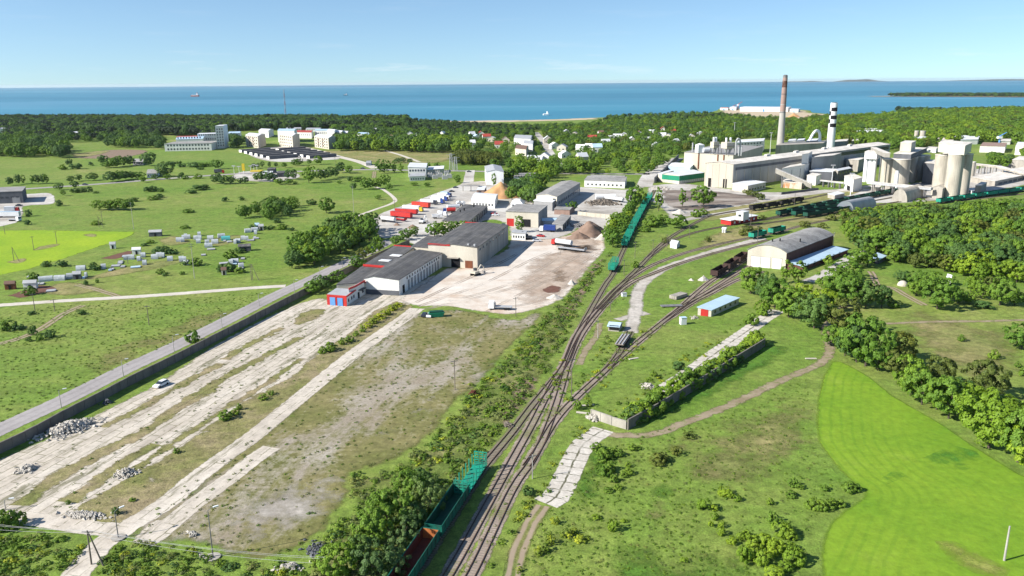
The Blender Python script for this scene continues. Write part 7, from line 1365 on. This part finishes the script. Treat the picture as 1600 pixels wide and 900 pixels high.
# ---- poles, lamps, masts, wires
def pole(u, v, vt, label, group=None, mat='wood_pole', arms=1, r=.14):
    h = HT(u, v, vt); e = empty('utility_pole', P(u, v), .4, label, 'pole', group); MB().cyl((0,0,-.2),(0,0,h),r,r*.7,8).build('shaft', M[mat], e)
    for i in range(arms): MB().box(-1.0,1.0,-.07,.07,h-.5-i*1.0,h-.36-i*1.0).build('crossarm', M['steel'], e)
    return h
def lamp(u, v, vt, label, group=None, rz=0.0, base=False):
    h = HT(u, v, vt); e = empty('street_lamp', P(u, v), rz, label, 'lamp', group); MB().cyl((0,0,-.1),(0,0,h-.3),.12,.07,8).build('post', M['conc_pole' if not base else 'steel'], e); MB().tube([(0,0,h-.32),(.5,0,h-.06),(1.1,0,h)], .05, 6).build('bracket', M['steel'], e)
    MB().box(.9,1.8,-.16,.16,h-.06,h+.12).build('lamp_head', M['white_metal'], e)
    if base: MB().cyl((0,0,-.01),(0,0,.22),1.3,1.3,14).build('footing', M['concrete_wall'], e)
for u, v, t in ((96,638,609),(193,589,562),(272,549,524),(347,512,491),(405,478,459),(460,457,438),(500,432,417),(535,418,403),(619,378,362),(4,482+182,0)):
    if t: lamp(u, v, t, 'street lamp on the verge of the asphalt road beside the wall', 'street lamps along the asphalt road', .5)
lamp(333, 871, 795, 'tall lamp on a round concrete footing at the bottom', None, .6, True); lamp(185, 841, 797, 'lamp at the crossing of the concrete lane', None, .9, True); lamp(9, 797, 780, 'short lamp post at the left edge by the side road', None, .2)
gp = 'poles on the left meadows'
for u, v, t, lb in ((209,358,316,'tall pole at the corner of the oilseed field'),(233,508,477,'pole in the meadow below the gravel path'),(304,435,380,'tallest pole beside the garden plots'),(55,487,458,'left pole of a pair below the gravel path'),(86,487,467,'right pole of a pair below the gravel path'),(53,391,369,'pole in the middle of the oilseed field'),(89,381,361,'rear pole in the oilseed field'),(553,334,290,'tall pole with crossarms on the meadow left of the truck lot'),(8,366,352,'pole at the left edge behind the oilseed field'),(200,412,400,'short pole in the garden plots'),(393,438,412,'pole below the right garden plots'),(160,347,330,'pole in front of the four trees'),(524,260,245,'pole by the road junction'),(585,268,256,'white pole at the road junction'),(617,333,312,'pole beside the field path')): pole(u, v, t, lb, gp, 'conc_pole' if 'tall' in lb or 'white' in lb else 'wood_pole', 2 if 'tall' in lb else 1)
gp = 'poles along the railway'
for u, v, t, lb in ((711,609,562,'lone dark pole at the edge of the barren field'),(893,617,560,'pole between the main tracks and the right branch'),(934,528,500,'pale pole beside the small railway hut'),(832,748,710,'pale pole between the diverging tracks'),(806,494,464,'pole at the foot of the sandy yard'),(954,487,470,'pole left of the main tracks'),(975,429,405,'pole beside the lone timber wagon'),(992,404,378,'pole between the two green sidings'),(1020,396,374,'pole right of the green sidings'),(1042,388,366,'pole by the small white hut'),(1077,372,350,'pole among the curving tracks'),(1173,352,329,'pole in front of the signal house'),(1183,385,352,'pole behind the locomotive shed'),(1301,392,363,'pale pole at the right end of the locomotive shed'),(1241,322,300,'pole between black and green wagons')): pole(u, v, t, lb, gp, 'conc_pole' if 'pale' in lb else 'wood_pole', 1, .13)
pole(1569, 876, 822, 'bare pale concrete pole in the corner of the crop field', None, 'conc_pole', 0, .2)
def mast(u, v, t, label, r=.35): 
    h = HT(u, v, t); e = empty('light_mast', P(u, v), 0, label, 'mast'); MB().cyl((0,0,-.2),(0,0,h),r,r*.5,8).build('shaft', M['white_metal'], e); MB().box(-1.6,1.6,-.3,.3,h,h+.8).build('floodlights', M['galv'], e)
mast(1328, 311, 272, 'white floodlight mast in front of the white box building'); mast(1299, 292, 259, 'grey light mast beside the low dark building'); mast(1203, 240, 208, 'left light mast behind the process building'); mast(1189, 240, 228, 'short mast right of the office block'); mast(1147, 212, 192, 'thin mast in the wood behind the filters')
for i, (u, v, t) in enumerate(((366,272,260),(374,272,261),(392,270,260),(397,269,258),(402,270,259))): mast(u, v, t, ('leftmost', 'second from left', 'middle', 'fourth from left', 'rightmost')[i]+' thin mast of the petrol station', .2)
# A-frame pole with wires, bottom left
pa, pb2 = P(143, 882), P(161.5, 884); hA = HT(143, 882, 829); e = empty('utility_pole', pa, 0, 'wooden A-frame power pole at the bottom left', 'pole'); MB().cyl((0,0,-.2),(.15,0,hA),.16,.11,8).build('shaft', M['wood_pole'], e); MB().cyl(pb2-pa, (.2,.1,hA-.3),.15,.11,8).build('strut', M['wood_pole'], e); MB().box(-.8,1.1,-.07,.07,hA-.35,hA-.2).build('crossarm', M['steel'], e)
for A, B in (((22,408),386),((155,355),338),((395,438),413)):
    h = HT(*A, B); e = empty('utility_pole', P(*A), 0, {22: 'A-frame pole standing in the front of the oilseed field', 155: 'A-frame pole in front of the bushes on the left meadow', 395: 'A-frame pole right of the garden plots'}[A[0]], 'pole'); MB().cyl((0,0,-.2),(0,0,h),.14,.1,8).build('shaft', M['wood_pole'], e); MB().cyl((3.0,-.8,-.2),(.1,0,h-.3),.13,.1,8).build('strut', M['wood_pole'], e)
def wire(a, b, sag, r=.022):
    return [a.lerp(b, i/14)-Vector((0,0,sag*4*(i/14)*(1-i/14))) for i in range(15)]
top = pa+Vector((.15,0,hA)); lft = P(-60, 870); lft.z = 7.0; rgt = P(500, 925); rgt.z = 6.0
for k_, (dx, dz) in enumerate(((-.7, -.2), (.9, -.2), (.15, .05))):
    t_ = top+Vector((dx, .3*dx, dz)); mb = MB(); mb.tube(wire(lft+Vector((dx, 1.0*dx, dz)), t_, .5), .022, 4); mb.tube(wire(t_, rgt+Vector((dx, 1.0*dx, dz)), .8), .022, 4); tag(mb.build('power_line', M['galv']), ('front', 'rear', 'upper')[k_]+' wire of the power line over the bottom left corner', 'wire')
# lattice masts
def lattice(u, v, t, w, mats, label, cat='mast', name='radio_mast', n=16, bar=.14):
    h = HT(u, v, t); e = empty(name, P(u, v), .3, label, cat); segs = {}
    for i in range(n):
        m_ = mats[i % len(mats)]; mb = MB(); z0, z1 = h*i/n, h*(i+1)/n; a, b = w*(1-.5*i/n), w*(1-.5*(i+1)/n)
        c = [(-1,-1),(1,-1),(1,1),(-1,1)]
        for j in range(4): 
            x0, y0 = c[j]; x1, y1 = c[(j+1) % 4]; mb.cyl((x0*a,y0*a,z0),(x0*b,y0*b,z1),bar,bar,4); mb.cyl((x0*a,y0*a,z0),(x1*b,y1*b,z1),bar*.7,bar*.7,4); mb.cyl((x0*b,y0*b,z1-.01),(x1*b,y1*b,z1-.01),bar*.7,bar*.7,4)
        mb.build('mast_section', M[mats[i % len(mats)]], e)
    return e, h
lattice(447, 188, 140, 1.6, ['mast_red', 'mast_red', 'galv', 'galv'], 'red and white radio mast rising over the pine wood', n=16, bar=.24)
e, h = lattice(705, 266, 240, 1.6, ['galv'], 'left lattice tower of the substation', 'tower', 'lattice_tower', 8, .12); [MB().box(-4,4,-.15,.15,h*z-.15,h*z+.15).build('crossarm', M['galv'], e) for z in (.7, .95)]
e, h = lattice(712, 267, 245, 1.6, ['galv'], 'right lattice tower of the substation', 'tower', 'lattice_tower', 8, .12); [MB().box(-4,4,-.15,.15,h*z-.15,h*z+.15).build('crossarm', M['galv'], e) for z in (.7, .95)]
for i, (u, v) in enumerate(((672,277),(680,279),(688,277),(695,280),(702,278),(684,274),(698,273))):
    e = empty('transformer', P(u, v), .2, 'grey transformer in the substation yard', 'transformer', 'transformers in the substation yard'); MB().box(-2.2,2.2,-1.4,1.4,.2,3).build('tank', M['galv'], e); [MB().cyl((x,0,3.01),(x,0,4.6),.25,.15,6).build('bushing', M['dusty_roof'], e) for x in (-1.4,0,1.4)]; MB().box(-2.4,2.4,-1.6,1.6,0,.19).build('plinth', M['concrete_wall'], e)
# ships
def ship(u, v, Lm, hull, label, hm=9):
    p = P(u, v, -1); e = empty('cargo_ship', p, .05, label, 'ship'); h = Lm/2; MB().add([(-h,-8,0),(h*.85,-8,0),(h,0,0),(h*.85,8,0),(-h,8,0),(-h,-9,hm),(h*.9,-9,hm),(h*1.06,0,hm*1.25),(h*.9,9,hm),(-h,9,hm)], [(4,3,2,1,0),(5,6,7,8,9),(0,1,6,5),(1,2,7,6),(2,3,8,7),(3,4,9,8),(4,0,5,9)]).build('hull', M[hull], e); MB().box(h*.35,h*.75,-7,7,hm+.02,hm*2.3).build('bridge', M['white_metal'], e); MB().cyl((h*.5,0,hm*2.31),(h*.5,0,hm*3.1),2.5,2,10).build('funnel', M[hull], e); MB().box(-h*.8,h*.2,-6,6,hm+.02,hm*1.3).build('hatches', M['white_metal'], e)
ship(305, 151, 56, 'mast_red', 'red and white cargo ship far out on the left'); ship(540, 149, 26, 'dark_wall', 'small dark boat on the sea behind the radio mast', 5); ship(853, 180, 14, 'white_metal', 'small white boat near the beach', 3)
# substation fence line and yard wall
panel_wall([(903,336),(930,339),(962,342)], 2.2, 'low pale wall behind the soil heap', 3.0, 'mill_wall')
# road user
# ================================================================== PLANT THE TREES
def keep_clear(L):
    if not L: return L
    pts = np.array([[t[1], t[2]] for t in L]); ok = np.ones(len(L), bool)
    for r in CLEAR: ok &= ~inside(pts, r)
    for r in FOOT:
        rr = np.array(r); c = rr.mean(0); near = np.hypot(*(pts-c).T) < np.hypot(*(rr-c).T).max()+3
        idx = np.where(near & ok)[0]
        if len(idx): 
            bad = inside(pts[idx], r) | (dist_poly(pts[idx], r) < 2.0); ok[idx[bad]] = False
    return [t for t, o in zip(L, ok) if o]
def in_view(t, m=60): 
    u, v = proj((t[1], t[2], 0)); return -m < u < 1600+m and v < 900+m
LISTED = [t for t in TREES if t[6] and 'KIND' not in t[6]]
TREES = [t for t in keep_clear(TREES) if in_view(t)]
FAR_STUFF = keep_clear(FAR_STUFF)
def app(t): return t[4]/depth(Vector((t[1], t[2], 0)))
TREES.sort(key=app, reverse=True); SHRUBS.sort(key=app, reverse=True)
FORCE = [t for t in TREES if t[0] in ('pine',)]; REST = [t for t in TREES if t[0] not in ('pine',)]
ONE = FORCE + REST[:300-len(FORCE)]; FAR_STUFF += [t[:5] for t in REST[300-len(FORCE):]]
rr_ = random.Random(5); protos = {}
for t in ONE:
    kd, x, y, wd, h, name, label, cat, group = t; i = rr_.randrange(len(CROWN[kd]))
    base_w = .95 if kd not in ('conifer', 'tall', 'pine') else (.56 if kd != 'pine' else .66)
    e = empty(name, (x, y, 0), rr_.uniform(0, 6.28), label, cat, group); e.scale = (wd/base_w, wd/base_w, h)
    # the crown mesh fills about base_w of its unit width and 1 of its height
    c = link_mesh('crown', CROWN[kd][i], e); link_mesh('trunk', TRUNK[kd][i], e); protos.setdefault(kd, c)
for t in SHRUBS[:300]:
    kd, x, y, wd, h, name, label, cat, group = t; i = rr_.randrange(len(CROWN[kd]))
    s = link_mesh(name, CROWN[kd][i], None, (x, y, 0), rr_.uniform(0, 6.28), (wd/1.25, wd/1.25, h/.98)); tag(s, label, cat, group)
def scatter(name, items, keys, label=None):
    """one object: points carrying size, turn and kind, each becoming a plant"""
    me = bpy.data.meshes.new(name); me.from_pydata([(x, y, z) for _, x, y, z, *_ in items], [], [])
    kidx = {}; meshes = []
    for kd in keys:
        kidx[kd] = (len(meshes), len(CROWN[kd])); meshes += CROWN[kd]
    r = random.Random(3); idx = []; sc = []; rz = []
    for kd, x, y, z, wd, h in items:
        a, n = kidx[kd]; idx.append(a+r.randrange(n)); sc += [wd, wd, h]; rz.append(r.uniform(0, 6.28))
    me.attributes.new('which', 'INT', 'POINT').data.foreach_set('value', idx)
    me.attributes.new('size', 'FLOAT_VECTOR', 'POINT').data.foreach_set('vector', sc)
    me.attributes.new('turn', 'FLOAT', 'POINT').data.foreach_set('value', rz)
    o = link_mesh(name, me); g = bpy.data.node_groups.new(name, 'GeometryNodeTree')
    g.interface.new_socket('Geometry', in_out='INPUT', socket_type='NodeSocketGeometry'); g.interface.new_socket('Geometry', in_out='OUTPUT', socket_type='NodeSocketGeometry')
    N = g.nodes; gi = N.new('NodeGroupInput'); go = N.new('NodeGroupOutput'); jn = N.new('GeometryNodeJoinGeometry')
    def na(nm, typ):
        a = N.new('GeometryNodeInputNamedAttribute'); a.data_type = typ; a.inputs['Name'].default_value = nm; return a.outputs[0]
    wh, sz, tn = na('which', 'INT'), na('size', 'FLOAT_VECTOR'), na('turn', 'FLOAT')
    cx = N.new('ShaderNodeCombineXYZ'); g.links.new(tn, cx.inputs['Z'])
    for i, m_ in enumerate(meshes):
        oi = N.new('GeometryNodeObjectInfo'); oi.inputs['Object'].default_value = MESH_OBJ[m_.name]; oi.inputs['As Instance'].default_value = False; oi.transform_space = 'ORIGINAL'
        cp = N.new('FunctionNodeCompare'); cp.data_type = 'INT'; cp.operation = 'EQUAL'; ins = [q for q in cp.inputs if q.type == 'INT']
        g.links.new(wh, ins[0]); ins[1].default_value = i
        iop = N.new('GeometryNodeInstanceOnPoints'); g.links.new(gi.outputs[0], iop.inputs['Points']); g.links.new(oi.outputs['Geometry'], iop.inputs['Instance'])
        g.links.new(cp.outputs[0], iop.inputs['Selection']); g.links.new(sz, iop.inputs['Scale']); g.links.new(cx.outputs[0], iop.inputs['Rotation'])
        g.links.new(iop.outputs[0], jn.inputs[0])
    g.links.new(jn.outputs[0], go.inputs[0])
    md = o.modifiers.new('plants', 'NODES'); md.node_group = g
    return tag(o, label, kind='stuff')
# every crown mesh is already worn by some single plant in view; the scatter takes its shape from there
MESH_OBJ = {}
for o in bpy.data.objects:
    if o.type == 'MESH': MESH_OBJ.setdefault(o.data.name, o)
for kd in CROWN: CROWN[kd] = [m for m in CROWN[kd] if m.name in MESH_OBJ]
avail = [kd for kd in CROWN if CROWN[kd]]; print('kinds with a standing plant', avail, len(ONE), len(SHRUBS), len(FAR_STUFF))
ALT = {'pine': 'conifer', 'conifer': 'darkleaf', 'coppice': 'olive', 'willow': 'leafy', 'tall': 'leafy', 'bright': 'leafy', 'olive': 'leafy', 'darkleaf': 'leafy'}
def av(kd):
    while kd not in avail: kd = ALT[kd]
    return kd
fw = []
for kd, x, y, wd, h in FAR_STUFF:
    kd = av(kd); bw = .95 if kd not in ('conifer', 'tall', 'pine') else (.56 if kd != 'pine' else .66); fw.append((kd, x, y, 0, wd/bw, h))
scatter('distant_woods', fw, sorted({f[0] for f in fw}), 'distant woods and town trees between the works and the sea')
# -- weeds: ground cover along the bank, the rails, the walls and the meadow
def cover(name, px_list, spacing, kinds, size, seed, label, dens=1.0, line=None):
    r = random.Random(seed); it = []
    for px in px_list:
        for x, y in fill(px, spacing, seed):
            if r.random() > dens: continue
            kd = r.choice(kinds); s = r.uniform(*size); it.append((kd, float(x), float(y), 0, s*1.1, s*r.uniform(.6, 1.1)))
    return scatter(name, it, sorted(set(kinds)), label)

WB = [BANK]
cover('bank_weeds', [BANK], 1.5, ['clump']*6+['clump_dark']*1+['clump_dry']*3, (.6, 1.6), 61, 'lush weeds and brambles covering the bank between yard and rails', .5)
cover('bank_flowers', [[(655,706),(702,662),(738,612),(745,640),(720,690),(690,720),(650,730)], [(790,560),(830,520),(850,530),(820,570)], [(735,600),(770,575),(790,570),(770,610),(745,630)]], 1.7, ['clump_yellow'], (.6, 1.4), 62, 'yellow flowering weeds on the bank', .3)
cover('corner_weeds', [[(-40,835),(60,835),(130,848),(105,905),(80,960),(-60,960)], [(165,862),(215,843),(300,862),(380,885),(450,880),(480,900),(440,960),(120,960)]], 1.1, ['clump']*3+['clump_dark']+['clump_yellow']+['clump_dry'], (.5, 1.3), 63, 'weeds in the bottom left corner around the power poles', .55)
cover('track_weeds', [[(832,640),(850,600),(880,560),(890,560),(905,640),(990,560),(1040,505),(985,520),(950,520),(905,590),(880,640),(860,660)], [(940,640),(1000,600),(1060,560),(1130,520),(1160,505),(1120,545),(1070,580),(1010,620),(960,660)], [(850,740),(905,660),(930,665),(890,700),(860,770),(820,810),(790,850),(760,905),(750,905),(800,800)]], 1.6, ['clump']*3+['clump_yellow']*2+['clump_dry'], (.4, 1.1), 64, 'weeds and yellow flowers between the tracks and the right wall', .42)
cover('meadow_tufts', [[(830,830),(950,700),(1000,690),(1080,750),(1100,850),(1200,905),(1150,960),(780,960)]], 1.15, ['clump']*4+['clump_dry'], (.2, .5), 65, 'grass tufts in the bottom right meadow', .55)
cover('meadow_tufts', [[(990,680),(1120,655),(1260,590),(1270,640),(1268,690),(1300,740),(1330,765),(1280,800),(1270,900),(1180,880),(1080,760)]], 1.5, ['clump']*4+['clump_dry'], (.2, .5), 66, 'grass tufts in the meadow left of the crop field', .5)
cover('meadow_tufts', [[(0,490),(120,475),(300,465),(430,455),(330,505),(200,570),(100,615),(0,660)]], 1.7, ['clump']*4+['clump_dry'], (.22, .55), 67, 'grass tufts in the meadow left of the asphalt road', .5)
cover('barren_tufts', [BARREN], 2.0, ['clump_dry']*2+['clump'], (.25, .6), 68, 'sparse weeds on the barren gravel field', .4)

cover('pad_weeds', [[(0,760),(120,690),(330,560),(480,480),(520,500),(640,480),(500,575),(320,690),(150,825)]], 1.6, ['clump_dry']*3+['clump'], (.15, .5), 69, 'small weeds in the cracks of the concrete pad', .22)
cover('rail_weeds', [[(700,905),(805,720),(880,570),(905,520),(960,455),(1000,425),(1010,435),(950,490),(895,575),(860,660),(800,790),(745,905)]], 1.5, ['clump']*2+['clump_dry']*2, (.2, .55), 70, 'weeds growing between the rails', .35)
# ================================================================== AIR
k = NT('air'); pv = k.n('ShaderNodeVolumePrincipled'); pv.inputs['Color'].default_value = (.80, .88, 1.0, 1); pv.inputs['Density'].default_value = HAZE; pv.inputs['Anisotropy'].default_value = 0.2
k.l(pv.outputs[0], k.out.inputs['Volume'])
tag(MB().box(-40000, 40000, -3000, 40000, -6, 96).build('haze', k.mat), kind='stuff')

# ================================================================== LABELS: single out the members of each shared label
LM = [('the white school', 300, 232), ('the petrol station', 400, 272), ('the old farmhouses', 215, 270), ('the oilseed field', 110, 390), ('the front garden plots', 95, 437), ('the rear garden plots', 315, 375), ('the gravel path junction', 440, 448), ('the four trees beyond the oilseed field', 180, 322), ('the left picture edge', 5, 520), ('the white lattice towers', 705, 260), ('the truck lot', 660, 325), ('the sports ground', 160, 240), ('the round trees on the field path', 590, 300), ('the clump on the left meadow', 420, 330), ('the garage rows', 450, 243),
      ('the broken slab path', 880, 740), ('the crop field notch', 1340, 770), ('the bottom picture edge', 1180, 890), ('the dirt track bend', 1050, 690), ('the lower right wall corner', 985, 665), ('the middle of the right wall', 1095, 600), ('the upper end of the right wall', 1185, 540), ('the locomotive shed', 1240, 400), ('the signal house', 1150, 345), ('the tall silos', 1490, 305), ('the arched hangars', 1380, 322), ('the green timber wagons', 1000, 345), ('the red annex', 520, 490), ('the parked white car', 252, 603), ('the gravel patch', 450, 800), ('the A-frame power pole', 150, 880), ('the works gate', 1030, 270), ('the town street', 865, 240), ('the cement mill', 1120, 270), ('the big grey hall', 870, 300)]
ORD = ['first', 'second', 'third', 'fourth', 'fifth', 'sixth', 'seventh', 'eighth', 'ninth', 'tenth', 'eleventh', 'twelfth', 'thirteenth', 'fourteenth']
CUT = [' in the ', ' on the ', ' of the ', ' over the ', ' left of ', ' right of ', ' between ', ' beside ', ' around ', ' by ', ' along ', ' growing ', ' scattered ', ' standing ', ' with yellow ', ' below ', ' among ', ' against ', ' leaning ', ' from ']
sets = {}
for o in bpy.data.objects:
    if o.get('category') and o.get('label'): sets.setdefault(o['label'], []).append(o)
for lab, L in sets.items():
    if len(L) < 2: continue
    L = [(proj(o.location), o) for o in L]
    if len(L) <= 14:
        L.sort(key=lambda t: t[0][0]); nw = len(lab.split())
        for i, (p, o) in enumerate(L):
            tail = ', leftmost' if i == 0 else (', rightmost' if i == len(L)-1 else f', {ORD[i]} from left')
            o['label'] = lab + tail if nw + len(tail.split()) <= 16 else lab
        continue
    if 'wood' in lab.split() or 'dense' in lab: continue
    short = lab
    for c in CUT:
        if c in short: short = short[:short.index(c)]
    cl = {}
    for p, o in L:
        nm = min(LM, key=lambda m: (m[1]-p[0])**2 + ((m[2]-p[1])*1.8)**2)[0]; cl.setdefault(nm, []).append((p, o))
    for nm, Q in cl.items():
        if len(Q) > 14: continue
        Q.sort(key=lambda t: t[0][0])
        for i, (p, o) in enumerate(Q):
            where = 'only one' if len(Q) == 1 else ('leftmost' if i == 0 else ('rightmost' if i == len(Q)-1 else f'{ORD[i]} from left'))
            o['label'] = f'{short}, {where} near {nm}'
